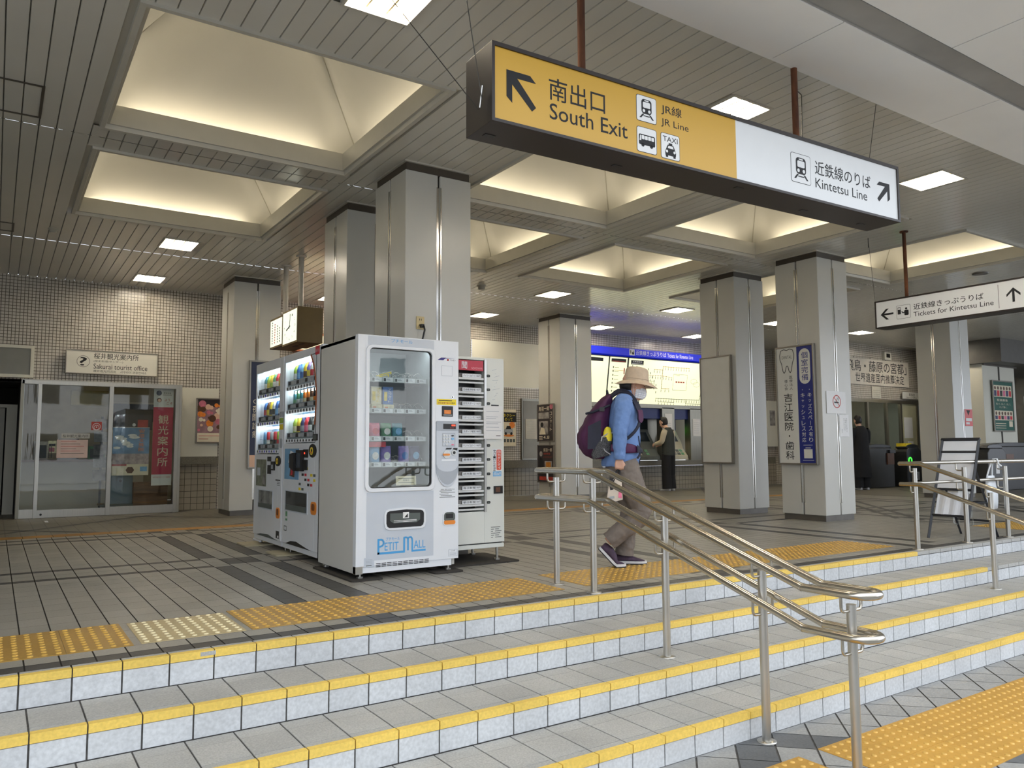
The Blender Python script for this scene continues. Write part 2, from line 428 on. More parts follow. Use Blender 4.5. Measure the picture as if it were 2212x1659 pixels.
# ---- staircase
stairs = thing('staircase', 'wide tiled staircase with yellow nosings leading up to the station concourse', 'stairs', (3.4, 3.4, ZG))
EDGE = [(3.99, 0.0, 4.068, 1.519, 7.23), (3.62, -.137, 3.985, 1.56, 7.60), (3.22, -.274, 3.615, 1.53, 13.0), (2.80, -.411, 3.215, 1.70, 13.0)]
for i, (yn, z, yb, ph, xe) in enumerate(EDGE):
    st = MB(); ns = MB()
    zb = z - .137
    st.box((-1.6, yn + .006, zb - .02), (13, yb + .02, z - .004), M_sgrout)
    pit = .1985 + .0015 * i
    k0 = int((-1.5 - ph) / pit); k1 = int((12.6 - ph) / pit)
    for k in range(k0, k1):
        a, b = ph + k * pit + .0038, ph + (k + 1) * pit - .0038
        st.box((a, yn, zb + .002), (b, yn + .008, z - .036), M_riser)
        if i > 0:
            d = yb - yn
            st.box((a, yn + .001, z - .03), (b, yn + .078, z), M_step)
            st.box((a, yn + .081, z - .006), (b, yn + d * .74, z + .0008), M_step)
            st.box((a, yn + d * .74 + .004, z - .006), (b, yb - .004, z), M_step)
        else:
            st.box((a, yn + .001, z - .03), (b, yb, z), M_step)
        if b < xe:
            ns.box((a - .001, yn - .004, z - .033), (b + .001, yn + .034, z + .003), M_nose)
    so = st.build('step', stairs)
    ns.build('nosing_strip', so)
# a worn-off patch on the top nosing
pt = MB(); pt.box((.86, 3.9855, -.022), (.93, 3.9935, -.003), M_step); pt.build('worn_patch', stairs)

# ---- tactile paving strips
def stud_strip(name, label, x0, x1, y0, y1, z, tm, dm, pitch=.0578, tile=.289, r=.0135, stag=False, h=.005):
    t = MB(); nx = max(1, round((x1 - x0) / tile)); ny = max(1, round((y1 - y0) / tile))
    dx, dy = (x1 - x0) / nx, (y1 - y0) / ny
    for i in range(nx):
        for j in range(ny):
            t.box((x0 + i * dx + .001, y0 + j * dy + .001, z - .002), (x0 + (i + 1) * dx - .001, y0 + (j + 1) * dy - .001, z + .003), tm)
    mx, my = round((x1 - x0) / pitch), round((y1 - y0) / pitch)
    px, py = (x1 - x0) / mx, (y1 - y0) / my
    for i in range(mx):
        for j in range(my):
            cx, cy = x0 + (i + .5) * px, y0 + (j + .5) * py
            ri = [[(cx + rr * math.cos(q * math.pi / 4), cy + rr * math.sin(q * math.pi / 4), z + zz) for q in range(8)] for rr, zz in ((r, .003), (r * .85, .003 + h * .7), (r * .55, .003 + h))]
            t.loft(ri, dm, caps=False); t.poly(ri[-1], dm)
    return t.build(name, label=label, cat='tactile paving')
stud_strip('tactile_paving', 'ochre studded tactile strip at the far left end of the top step', -1.12, .615, 4.30, 4.875, 0, M_tact, M_dot)
stud_strip('tactile_paving', 'pale worn studded tactile mat set in the strip behind the top step', .65, 1.16, 4.31, 4.85, 0, M_tactw, M_dotw)
stud_strip('tactile_paving', 'ochre studded tactile strip on the floor in front of the white snack machine', 1.19, 3.28, 4.31, 4.885, 0, M_tact, M_dot)
stud_strip('tactile_paving', 'long ochre studded tactile strip under the walking person in the hat', 3.48, 7.29, 4.33, 4.91, 0, M_tact, M_dot)
stud_strip('tactile_paving', 'ochre studded tactile strip behind the right hand railing and folding board', 9.92, 12.5, 4.33, 4.91, 0, M_tact, M_dot)
stud_strip('tactile_paving', 'large yellow studded tactile strip on the pavement right of the handrail foot', 3.492, 7.5, 1.926, 2.525, ZG, M_tactg, M_dotg, pitch=.0595, tile=.3)
stud_strip('tactile_paving', 'small yellow studded tactile corner on the pavement left of the handrail foot', 2.15, 3.332, 1.92, 2.518, ZG, M_tactg, M_dotg, pitch=.0595, tile=.3)

# ---- coffers and lamps cut the slatted ceiling
COFF = [(.60, 2.70, 4.79, 6.92, 'largest glowing ceiling coffer above the tourist office side, nearest the left edge'),
        (.60, 2.70, 7.42, 9.66, 'glowing ceiling coffer behind the largest one, toward the tiled office wall'),
        (3.83, 5.97, 4.77, 6.95, 'glowing ceiling coffer seen just under the yellow South Exit half of the sign'),
        (3.85, 5.98, 7.42, 9.68, 'glowing ceiling coffer half hidden behind the column over the vending machines'),
        (6.50, 8.62, 7.42, 9.64, 'glowing ceiling coffer in front of the lit fare map'),
        (6.50, 8.62, 4.77, 6.95, 'glowing ceiling coffer seen under the white half of the big sign'),
        (9.66, 11.83, 4.65, 6.92, 'glowing ceiling coffer above the hanging Tickets sign at the right'),
        (9.66, 11.83, 7.42, 9.64, 'glowing ceiling coffer seen through the slit between the two right columns')]
LAMP = [(1.60, 2.02, 3.74, 4.20, 'ceiling lamp with three tubes above the steps at the top edge of the view'),
        (4.48, 4.90, 3.75, 4.22, 'ceiling lamp with three tubes just above the middle of the big sign'),
        (7.36, 7.78, 3.73, 4.17, 'ceiling lamp with three tubes right of the end of the big sign'),
        (1.65, 2.05, 10.20, 10.70, 'ceiling lamp between the second coffer and the tiled office wall'),
        (1.66, 2.06, 12.55, 13.03, 'ceiling lamp close to the tiled wall above the tourist office sign'),
        (7.58, 8.00, 10.24, 10.73, 'ceiling lamp behind the coffers, in front of the poster column'),
        (7.65, 8.06, 12.60, 13.10, 'ceiling lamp near the back wall left of the poster column'),
        (10.47, 10.90, 10.23, 10.67, 'ceiling lamp in front of the fare map, beside the reflected map'),
        (10.58, 11.00, 12.60, 13.10, 'ceiling lamp right over the left end of the fare map'),
        (13.35, 13.78, 12.45, 12.95, 'ceiling lamp over the right end of the fare map'),
        (16.10, 16.60, 10.10, 10.50, 'ceiling lamp before the station office banner'),
        (21.75, 22.35, 10.00, 10.42, 'ceiling lamp far right beyond the poster pillar'),
        (27.30, 27.80, 13.00, 13.45, 'small far ceiling lamp beside the green poster pillar'),
        (13.35, 13.78, 10.20, 10.66, 'ceiling lamp glimpsed between the two right hand columns'),
        (19.02, 19.48, 10.05, 10.50, 'ceiling lamp behind the sticker column, before the station office'),
        (4.58, 5.02, 10.20, 10.70, 'ceiling lamp behind the column over the vending machines'),
        (4.58, 5.02, 12.55, 13.05, 'ceiling lamp glimpsed behind the hanging clock')]
holes = [c[:4] for c in COFF] + [c[:4] for c in LAMP]
YS0, YS1 = 3.05, 13.6
ce = MB(); SP = .1215; n = 0
x = -4.0
xs = []
k0 = int((-4 - 3.838) / SP)
for k in range(k0, 222):
    a, b = 3.838 + k * SP + .005, 3.838 + (k + 1) * SP - .005
    cuts = sorted((h[2], h[3]) for h in holes if h[0] < b - .02 and h[1] > a + .02)
    seg = []; y = YS0
    for c0, c1 in cuts:
        if c0 > y: seg.append((y, c0))
        y = max(y, c1)
    if y < YS1: seg.append((y, YS1))
    for y0, y1 in seg:
        for p, q in ((y0, min(y1, 7.165)), (max(y0, 7.175), min(y1, 11.1)), (max(y0, 11.11), y1)):
            if q - p < .01: continue
            ce.poly([(a, q, ZC), (b, q, ZC), (b, p, ZC), (a, p, ZC)], M_slat)
            ce.poly([(a, p, ZC), (a, q, ZC), (a - .004, q, ZC + .015), (a - .004, p, ZC + .015)], M_slat)
            ce.poly([(b, q, ZC), (b, p, ZC), (b + .004, p, ZC + .015), (b + .004, q, ZC + .015)], M_slat)
        ce.poly([(b - .01, y1, ZC + .018), (b + .02, y1, ZC + .018), (b + .02, y0, ZC + .018), (b - .01, y0, ZC + .018)], M_void)
        for yy in (7.17, 11.105):
            if y0 < yy < y1: ce.poly([(a, yy + .012, ZC + .012), (b, yy + .012, ZC + .012), (b, yy - .012, ZC + .012), (a, yy - .012, ZC + .012)], M_slat)
ce.build('ceiling', kind='structure')
roof = MB(); roof.box((-5, 3.05, 5.6), (31, 16.6, 5.75), M_white); roof.build('ceiling_roof_sky_block', kind='structure')  # unseen slab above the vaults, added to block sky light

def coffer(x0, x1, y0, y1, label):
    cx, cy = (x0 + x1) / 2, (y0 + y1) / 2
    t = thing('ceiling_coffer', label, 'ceiling coffer', (cx, cy, ZC), group='square ceiling coffers')
    f = MB()
    def sq(i, z): return [(x0 + i, y0 + i, z), (x1 - i, y0 + i, z), (x1 - i, y1 - i, z), (x0 + i, y1 - i, z)]
    prof = [(-.13, ZC + .0165), (0, ZC + .0165), (0, ZC - .022), (.036, ZC - .022), (.046, ZC + .012), (.068, ZC + .012), (.068, ZC + .175), (.050, ZC + .175), (.044, ZC + .11), (-.225, ZC + .11), (-.225, ZC + .25)]
    f.loft([sq(*p) for p in prof], M_flange, caps=False, smooth=False)
    f.build('frame', t)
    v = MB()
    e = -.225; hx = min(x1 - x0, y1 - y0) / 2 - e
    base = sq(e, ZC + .25); apex = (cx, cy, ZC + .25 + hx * 1.04)
    for i in range(4):
        a, b = Vector(base[i]), Vector(base[(i + 1) % 4]); ap = Vector(apex); nst = 8
        mid_n = (b - a).cross(ap - a).normalized()
        if mid_n.z > 0: mid_n = -mid_n
        for r in range(nst):
            t0, t1 = r / nst, (r + 1) / nst
            for s_ in range(nst):
                def P(u, tt):
                    p = (a * (1 - u) + b * u) * (1 - tt) + ap * tt
                    return p + mid_n * .10 * (4 * u * (1 - u)) * math.sin(math.pi * min(1, tt * 1.0)) 
                u0, u1 = s_ / nst, (s_ + 1) / nst
                v.faces([P(u0, t0), P(u1, t0), P(u1, t1), P(u0, t1)], [(0, 1, 2, 3)], M_vault, True)
    ve = v.build('vault', t)
    bm = bmesh.new(); bm.from_mesh(ve.data); bmesh.ops.remove_doubles(bm, verts=bm.verts, dist=.0005); bm.to_mesh(ve.data); bm.free()
    for i in range(4):
        a, ap = Vector(base[i]), Vector(apex); sm_ = MB(); dn = Vector((cx - a.x, cy - a.y, 0)).normalized()
        sm_.tube([a + (ap - a) * (k / 6) + dn * .004 for k in range(7)], .007, M_seam, 6); sm_.build('hip_seam', t)
    zl = ZC + .122
    i = -.13
    for p, q in (((x0 + .2, y0 + i - .05), (x1 - .2, y0 + i - .015)), ((x0 + .2, y1 - i + .015), (x1 - .2, y1 - i + .05)), ((x0 + i - .05, y0 + .2), (x0 + i - .015, y1 - .2)), ((x1 - i + .015, y0 + .2), (x1 - i + .05, y1 - .2))):
        l = MB(); l.box((*p, zl), (*q, zl + .03), M_cove); l.build('cove_lamp', t)
    return t
for c in COFF: coffer(*c)

def lamp(x0, x1, y0, y1, label):
    t = thing('ceiling_lamp', label, 'ceiling lamp', ((x0 + x1) / 2, (y0 + y1) / 2, ZC), group='three-tube ceiling lamps')
    h = MB()
    def sq(i, z): return [(x0 + i, y0 + i, z), (x1 - i, y0 + i, z), (x1 - i, y1 - i, z), (x0 + i, y1 - i, z)]
    h.loft([sq(-.13, ZC + .0165), sq(-.012, ZC + .0165), sq(-.012, ZC - .012), sq(.008, ZC - .012), sq(.012, ZC + .085)], M_flange, caps=False, smooth=False)
    h.poly(sq(.011, ZC + .085)[::-1], M_refl)
    wd = (x1 - x0 - .024) / 3
    for i in (1, 2):
        xx = x0 + .012 + wd * i
        h.prism([(xx - .03, y0 + .012, ZC + .085), (xx + .03, y0 + .012, ZC + .085), (xx + .006, y0 + .012, ZC + .02), (xx - .006, y0 + .012, ZC + .02)], (0, y1 - y0 - .024, 0), M_refl)
    h.build('housing', t)
    for i in range(3):
        xx = x0 + .012 + wd * (i + .5)
        l = MB(); l.tube([(xx, y0 + .03, ZC + .035), (xx, y1 - .03, ZC + .035)], .021, M_tubeL, 10); l.build('tube', t)
for l in LAMP: lamp(*l)

# ---- white canopy soffit in front of the ceiling
so = MB(); ZS = 3.40
for i in range(-3, 8):
    a = 3.99 + 1.84 * i
    so.box((a + .004, 2.535, ZS), (a + 1.836, 3.05, ZS + .02), M_white)
so.box((-3, 3.03, ZS + .001), (18, 3.05, ZC + .1), M_white)
so.box((-3, 2.525, ZS + .006), (18, 3.05, ZS + .03), M_soft2)
so.box((-3, 2.365, ZS + .015), (18, 2.53, ZS + .12), M_soft2)
so.box((-3, 2.325, ZS + .1), (18, 2.375, ZS + .14), M_dark)
for i in range(-1, 8):
    so.box((-3 + 2.6 * i, 1.75, ZS - .01), (-3 + 2.6 * i + 2.59, 2.335, ZS + .02), M_white)
so.box((-5, 1.7, ZS + .13), (31, 3.1, ZS + .3), M_white)
so.build('ceiling_canopy_soffit', kind='structure')
fa = MB(); fa.box((-5, 3.02, ZC + .1), (31, 3.08, 5.6), M_white); fa.build('wall_front_fascia', kind='structure')

# ---- walls
YB = 13.55
wb = MB()
def wq(x0, x1, z0, z1, m, y=YB): wb.poly([(x0, y, z0), (x1, y, z0), (x1, y, z1), (x0, y, z1)], m)
wq(-5, 3.1, 1.985, ZC, M_mosaic); wq(-5, -.9, 0, 1.985, M_cream)
wq(2.47, 3.1, .86, 1.985, M_cream, YB - .004); wq(2.47, 3.1, 0, .74, M_tile10)
wq(3.1, 8.0, 0, ZC, M_mosaic)
wq(8.0, 11.4, 3.19, ZC, M_mosaic); wq(8.0, 11.4, 2.24, 3.19, M_cream, YB - .01); wq(8.0, 11.4, .73, 2.24, M_mosaic); wq(8.0, 11.4, 0, .58, M_tile10)
wq(11.4, 17.4, 2.0, ZC, M_mosaic); wq(14.75, 17.4, .73, 2.0, M_mosaic); wq(11.4, 17.4, 0, .55, M_tile10)
wq(14.75, 17.4, .55, .73, M_gran)
wb.build('wall_back', kind='structure')
lg = MB(); lg.box((2.47, YB - .11, .735), (3.1, YB, .86), M_gran); lg.box((8.0, YB - .12, .57), (11.4, YB, .73), M_gran); lg.build('trim_1', kind='structure')
wl = MB(); wl.box((-4.2, 3.5, 0), (-4.05, 13.55, ZC), M_cream); wl.build('wall_left_enclosure', kind='structure')  # unseen side wall, added to enclose the hall against outside light
wr = MB()
wr.poly([(17.4, 13.55, 0), (17.4, 11.45, 0), (17.4, 11.45, ZC), (17.4, 13.55, ZC)], M_mosX)
def oq(x0, x1, z0, z1, m, y=11.45): wr.poly([(x0, y, z0), (x1, y, z0), (x1, y, z1), (x0, y, z1)], m)
oq(17.4, 22.6, 2.17, ZC, M_mosaic); oq(17.4, 22.6, 0, .25, M_cream)
wr.build('wall_office', kind='structure')
we = MB(); M_far = mat('far_wall_paint', (120, 118, 112), rough=0.6)
we.box((29.8, 3.5, 0), (30, 13.6, ZC), M_far); we.box((22.6, 13.5, 0), (30, 13.6, ZC), M_far); we.box((17.4, 15.0, 0), (22.6, 15.1, ZC), M_cream); we.build('wall_right', kind='structure')

# ---- columns
def column(x0, y0, x1, y1, label, cap=True):
    t = thing('column', label, 'column', ((x0 + x1) / 2, (y0 + y1) / 2, 0), group='panelled concourse columns')
    sh = MB(); g = .012
    xm, ym = (x0 + x1) / 2, (y0 + y1) / 2
    sh.box((x0 + .03, y0 + .03, .07), (x1 - .03, y1 - .03, ZC - .075), M_colg)
    for a, b in ((x0, xm - g), (xm + g, x1)):
        for c, d in ((y0, ym - g), (ym + g, y1)):
            sh.box((a, c, .075), (b, d, ZC - .085), M_colp)
    sh.build('shaft', t, bevel=.006)
    p = MB(); p.box((x0 + .018, y0 + .018, 0), (x1 - .018, y1 - .018, .078), M_plinth); p.build('plinth', t)
    c = MB(); c.box((x0 + .012, y0 + .012, ZC - .088), (x1 - .012, y1 - .012, ZC), M_colcap)
    c.ring(Fr((0, 0, ZC - .012), (1, 0, 0), (0, 1, 0)), [(x0 - .012, y0 - .012), (x1 + .012, y0 - .012), (x1 + .012, y1 + .012), (x0 - .012, y1 + .012)], [(x0 + .02, y0 + .02), (x1 - .02, y0 + .02), (x1 - .02, y1 - .02), (x0 + .02, y1 - .02)], .012, M_flange)
    c.build('cap', t)
    for fx, fy in ((0, -1), (-1, 0), (1, 0), (0, 1)):
        r = MB()
        if fx == 0:
            yy = y0 if fy < 0 else y1
            for sx in (-1, 1): r.box((xm + sx * .014, yy - fy * .03, .23), (xm + sx * .026, yy + fy * .004, ZC - .2), M_chrome)
            r.box((xm - .014, yy - fy * .03, .23), (xm + .014, yy - fy * .015, ZC - .2), M_chrome)
        else:
            xx = x0 if fx < 0 else x1
            for sy in (-1, 1): r.box((xx - fx * .03, ym + sy * .014, .23), (xx + fx * .004, ym + sy * .026, ZC - .2), M_chrome)
            r.box((xx - fx * .03, ym - .014, .23), (xx - fx * .015, ym + .014, ZC - .2), M_chrome)
        r.build('channel_rail', t)
    return t
column(3.0, 6.25, 3.68, 6.92, 'grey panelled column standing right behind the white snack machine')
column(3.0, 7.65, 3.68, 8.32, 'darker grey column just behind the vending machine column')
column(2.9, 11.88, 3.6, 12.6, 'grey column in front of the tiled wall, left of the hanging clock')
column(9.0, 6.25, 9.65, 6.92, 'grey column carrying the blue and white dental sign')
column(9.0, 7.65, 9.65, 8.32, 'grey column carrying the empty white notice board')
column(8.98, 11.88, 9.75, 12.6, 'grey column carrying two dark framed posters behind the handrail')
column(15.05, 7.65, 15.72, 8.32, 'grey column with a small red sticker behind the folding board')
# ================================================================ HANGING SIGNS
M_brown = mat('sign_case_brown', (48, 40, 36), rough=0.42, noise=0.04)
M_syel = mat('sign_face_yellow', (214, 166, 56), rough=0.35, noise=0.02, scale=1.5)
M_swhite = mat('sign_face_white', (222, 223, 222), rough=0.35, noise=0.01, emit=(228, 230, 230), es=0.04)
M_rust = mat('rusty_pole', (92, 54, 30), rough=0.85, noise=0.45, scale=14, bump=0.6, stretch=(1, 1, .25))
M_wire = mat('steel_wire', (90, 88, 84), rough=0.4, metal=0.8)
M_grey = mat('mid_grey', (128, 128, 126), rough=0.5, noise=0.04)

def train_icon(b, fr, a0, b0, a1, b1, n, bg):
    """front view of a train on tracks"""
    w_, h_ = a1 - a0, b1 - b0
    X = lambda t: a0 + t * w_
    Y = lambda t: b0 + t * h_
    b.rrect(fr, X(.24), Y(.30), X(.76), Y(.88), w_ * .13, .0006, M_ink, n)
    b.rrect(fr, X(.31), Y(.54), X(.69), Y(.77), w_ * .05, .0006, bg, n + .0007)
    b.rrect(fr, X(.39), Y(.80), X(.61), Y(.845), w_ * .02, .0006, bg, n + .0007)
    for t in (.36, .64): b.disc(fr, X(t), Y(.42), w_ * .065, .0006, bg, n + .0007, 14)
    for s in (-1, 1): b.fpoly(fr, [(X(.5 + s * .12), Y(.29)), (X(.5 + s * .21), Y(.29)), (X(.5 + s * .37), Y(.12)), (X(.5 + s * .28), Y(.12))], .0006, M_ink, n)
    b.rect(fr, X(.34), Y(.20), X(.66), Y(.235), .0006, M_ink, n)
def arrow45(b, fr, a0, b0, a1, b1, n, flip):
    """diagonal arrow to the upper left (or upper right when flipped), like the way-finding standard"""
    P = [(0, 1), (.80, 1), (1.0, .82), (.36, .82), (1.0, .13), (.86, 0), (.19, .62), (.19, .10), (0, .25)]
    b.fpoly(fr, [((a1 - x * (a1 - a0)) if flip else (a0 + x * (a1 - a0)), b0 + y * (b1 - b0)) for x, y in (P[::-1] if flip else P)], .0006, M_ink, n)

# ---- big South Exit / Kintetsu Line sign
S0 = Vector((1.876, 3.0, 2.875)); S1 = Vector((5.106, 2.895, 2.875))
su = (S1 - S0).normalized(); sn = su.cross(Vector((0, 0, 1)))
F1 = Fr(S0, su, (0, 0, 1))
sg = thing('hanging_sign', 'long dark cased overhead sign, half yellow South Exit and half white', 'sign', S0 + su * 1.6)
b = MB(); b.rect(F1, 0, -.39, 3.232, 0, -.245, M_brown)
for a in (.05, 3.0, .85, 1.7, 2.4): b.rect(F1, a, -.393, a + .06, -.39, -.03, M_black, -.05 if int(a * 10) % 2 else -.14)
b.build('case', sg, bevel=.004)
b = MB(); o = [(0, -.39), (3.232, -.39), (3.232, 0), (0, 0)]; i = [(.016, -.375), (3.214, -.375), (3.214, -.02), (.016, -.02)]
b.ring(F1, o, i, .012, M_brown); b.build('bezel', sg)
b = MB(); b.rect(F1, .016, -.375, 1.642, -.02, .003, M_syel)
N = .0035
arrow45(b, F1, .084, -.295, .252, -.119, N, False)
b.text(F1, '南出口', .329, -.208, .679, -.092, M_ink, N, .004)
b.text(F1, 'South Exit', .332, -.306, .827, -.224, M_ink, N, .004)
M_icon = mat('pictogram_white', (232, 232, 230), rough=0.5, noise=0.01, emit=(232, 232, 230), es=0.04)
for a0, b0, a1, b1 in ((.892, -.184, 1.028, -.045), (.892, -.353, 1.026, -.22), (1.061, -.356, 1.193, -.219)):
    b.rrect(F1, a0 - .003, b0 - .003, a1 + .003, b1 + .003, .014, .0004, M_brown, N); b.rrect(F1, a0, b0, a1, b1, .012, .0008, M_icon, N)
N2 = N + .001
train_icon(b, F1, .892, -.184, 1.028, -.045, N2, M_icon)
# bus
b.rrect(F1, .903, -.315, 1.016, -.258, .008, .0006, M_ink, N2)
for k in range(4): b.rrect(F1, .922 + k * .0225, -.285, .941 + k * .0225, -.264, .003, .0006, M_icon, N2 + .0007)
b.fpoly(F1, [(.907, -.293), (.918, -.293), (.918, -.264), (.911, -.264)], .0006, M_icon, N2 + .0007)
for a in (.93, .99): b.disc(F1, a, -.315, .011, .0006, M_ink, N2, 14)
# taxi
b.text(F1, 'TAXI', 1.073, -.262, 1.181, -.233, M_ink, N2, .03)
b.fpoly(F1, [(1.090, -.338), (1.165, -.338), (1.167, -.318), (1.155, -.292), (1.147, -.278), (1.108, -.278), (1.100, -.292), (1.088, -.318)], .0006, M_ink, N2)
b.fpoly(F1, [(1.106, -.298), (1.149, -.298), (1.143, -.284), (1.112, -.284)], .0006, M_icon, N2 + .0007)
b.rect(F1, 1.115, -.278, 1.14, -.268, .0006, M_ink, N2)
for a in (1.1, 1.155): b.disc(F1, a, -.316, .008, .0006, M_icon, N2 + .0007, 12); b.rect(F1, a - .008, -.348, a + .008, -.336, .0006, M_ink, N2)
b.text(F1, 'JR線', 1.066, -.116, 1.217, -.054, M_ink, N, .006)
b.text(F1, 'JR Line', 1.064, -.185, 1.267, -.137, M_ink, N)
b.build('yellow_panel', sg, label='yellow South Exit half with arrow and pictograms')
b = MB(); b.rect(F1, 1.642, -.375, 3.214, -.02, .003, M_swhite)
b.rrect(F1, 2.119, -.297, 2.305, -.111, .016, .0004, M_ink, N); b.rrect(F1, 2.122, -.294, 2.302, -.114, .014, .0006, M_swhite, N + .0003)
train_icon(b, F1, 2.122, -.294, 2.302, -.114, N + .001, M_swhite)
b.text(F1, '近鉄線のりば', 2.348, -.213, 2.92, -.122, M_ink, N, .006)
b.text(F1, 'Kintetsu Line', 2.348, -.297, 2.876, -.235, M_ink, N)
arrow45(b, F1, 2.988, -.278, 3.13, -.14, N, True)
b.build('white_panel', sg, label='white Kintetsu Line half with train pictogram and arrow')
for a in (.625, 2.339):
    p = MB(); q = F1.p(a, 0, -.12); p.cyl(q, (q.x, q.y, ZC + .005), .0205, M_rust, 14); p.tube([(q.x, q.y, ZC - .012), (q.x, q.y, ZC + .001)], .045, M_rust, 14); p.build('pole', sg, label='rusty hanging pole')
wr_ = MB()
e = F1.p(-.012, -.30, -.10)
wr_.tube([e, (1.52, 3.75, ZC)], .0025, M_wire, 6); wr_.build('stay_wire', sg)
wr_ = MB(); wr_.tube([F1.p(-.014, -.27, -.06), (1.72, 3.10, ZC)], .0025, M_wire, 6)
wr_.tube([F1.p(-.014, -.30, -.08), F1.p(-.014, -.2, -.055)], .006, M_chrome, 8); wr_.build('stay_wire', sg)
wr_ = MB(); wr_.tube([(4.76, 3.436, ZC - .002), (4.79, 3.40, ZC - .06), F1.p(2.5, .0, -.2)], .003, M_wire, 6)
wr_.tube([(4.73, 3.43, ZC - .01), (4.74, 3.43, ZC - .035), (4.77, 3.43, ZC - .035), (4.785, 3.43, ZC - .01)], .006, M_wire, 6); wr_.build('stay_wire', sg)
wr_ = MB(); wr_.tube([F1.p(3.13, 0, -.15), (5.33, 3.14, ZC)], .0025, M_wire, 6); wr_.build('stay_wire', sg)

# ---- Tickets for Kintetsu Line sign
F2 = Fr((9.0, 5.46, 2.748), (0, -1, 0), (0, 0, 1))
sg = thing('hanging_sign', 'white overhead sign in a black case, reading Tickets for Kintetsu Line', 'sign', (9.1, 4.4, 2.748))
LN = 2.7
b = MB(); b.rect(F2, 0, -.34, LN, 0, -.22, M_brown); b.build('case', sg, bevel=.004)
b = MB(); b.ring(F2, [(0, -.34), (LN, -.34), (LN, 0), (0, 0)], [(.016, -.325), (LN - .016, -.325), (LN - .016, -.018), (.016, -.018)], .01, M_brown); b.build('bezel', sg)
b = MB(); b.rect(F2, .016, -.325, LN - .016, -.018, .003, M_swhite)
def y2(y): return 5.46 - y
def z2(z): return z - 2.748
b.fpoly(F2, [(y2(5.389), z2(2.571)), (y2(5.318), z2(2.504)), (y2(5.285), z2(2.504)), (y2(5.343), z2(2.560)), (y2(5.226), z2(2.560)), (y2(5.226), z2(2.582)), (y2(5.343), z2(2.582)), (y2(5.285), z2(2.637)), (y2(5.318), z2(2.637))][::-1], .0006, M_ink, N)
b.rrect(F2, y2(5.188), z2(2.489), y2(5.015), z2(2.651), .014, .0004, M_ink, N); b.rrect(F2, y2(5.185), z2(2.492), y2(5.018), z2(2.648), .012, .0006, M_swhite, N + .0003)
q = N + .001
b.rrect(F2, y2(5.172), z2(2.545), y2(5.133), z2(2.628), .004, .0006, M_ink, q); b.rect(F2, y2(5.167), z2(2.60), y2(5.138), z2(2.62), .0006, M_swhite, q + .0007)
b.disc(F2, y2(5.066), z2(2.605), .0135, .0006, M_ink, q, 14); b.rrect(F2, y2(5.09), z2(2.525), y2(5.038), z2(2.587), .01, .0006, M_ink, q)
b.line(F2, [(y2(5.085), z2(2.565)), (y2(5.108), z2(2.556)), (y2(5.122), z2(2.578))], .011, .0006, M_ink, q)
b.text(F2, '近鉄線きっぷうりば', y2(4.978), z2(2.572), y2(4.192), z2(2.645), M_ink, N, .006)
b.text(F2, 'Tickets for Kintetsu Line', y2(4.98), z2(2.492), y2(4.092), z2(2.548), M_ink, N)
b.rect(F2, y2(4.041), z2(2.446), y2(4.037), z2(2.706), .0005, M_ink, N)
b.fpoly(F2, [(y2(3.891), z2(2.65)), (y2(3.96), z2(2.583)), (y2(3.96), z2(2.555)), (y2(3.903), z2(2.61)), (y2(3.903), z2(2.495)), (y2(3.879), z2(2.495)), (y2(3.879), z2(2.61)), (y2(3.822), z2(2.555)), (y2(3.822), z2(2.583))], .0006, M_ink, N)
b.build('white_panel', sg)
for y in (5.115, 3.4):
    p = MB(); p.cyl((9.11, y, 2.745), (9.11, y, ZC + .004), .021, M_rust, 14); p.tube([(9.11, y, ZC - .014), (9.11, y, ZC)], .048, M_rust, 14); p.build('pole', sg, label='rusty hanging pole')
p = MB(); p.tube([(9.03, 5.53, ZC), (9.03, 5.47, 2.7)], .0025, M_wire, 6); p.tube([(9.03, 5.53, ZC - .12), (9.03, 5.53, ZC)], .006, M_wire, 6); p.build('stay_wire', sg)

# ---- hanging clock with lit advert
M_case = mat('clock_case_olive', (108, 88, 44), rough=0.45, noise=0.05)
M_litw = mat('clock_face_lit', (235, 240, 228), rough=0.4, noise=0.01, emit=(232, 240, 222), es=0.5)
M_inkg = mat('grey_ink', (90, 96, 92), rough=0.6)
M_inkr = mat('red_ink', (190, 80, 76), rough=0.6)
FC = Fr((3.19, 11.0, 2.79), (0, -1, 0), (0, 0, 1))
ck = thing('hanging_clock', 'lit square clock hanging with an advert box above the vending machines', 'clock', (3.36, 10.4, 2.37))
b = MB(); b.rect(FC, 0, -.42, .57, 0, -.34, M_case); b.rect(FC, .575, -.445, 1.19, .02, -.34, M_case)
for a in (.68, .95): b.rect(FC, a, -.449, a + .12, -.445, -.05, M_black, -.1)
b.build('case', ck, bevel=.006)
b = MB(); b.rect(FC, .03, -.395, .545, -.03, .004, M_litw)
for k, cx in enumerate((.12, .24, .36, .46)):
    for j in range(9 - k):
        b.rect(FC, cx - .018, -.36 + j * .036, cx + .018, -.36 + j * .036 + .022, .0005, (M_inkg, M_inkr, M_inkg, M_inkg)[k], .0045)
b.build('advert_face', ck)
b = MB(); b.rect(FC, .60, -.42, 1.165, -.005, .004, M_litw)
cx, cz = .8825, -.212
for k in range(12):
    an = k * math.pi / 6; b.text(FC, str(12 if k == 0 else k), cx + .22 * math.sin(an) - .02, cz + .165 * math.cos(an) - .016, cx + .22 * math.sin(an) + .02, cz + .165 * math.cos(an) + .016, M_inkg, .0045)
b.build('clock_face', ck)
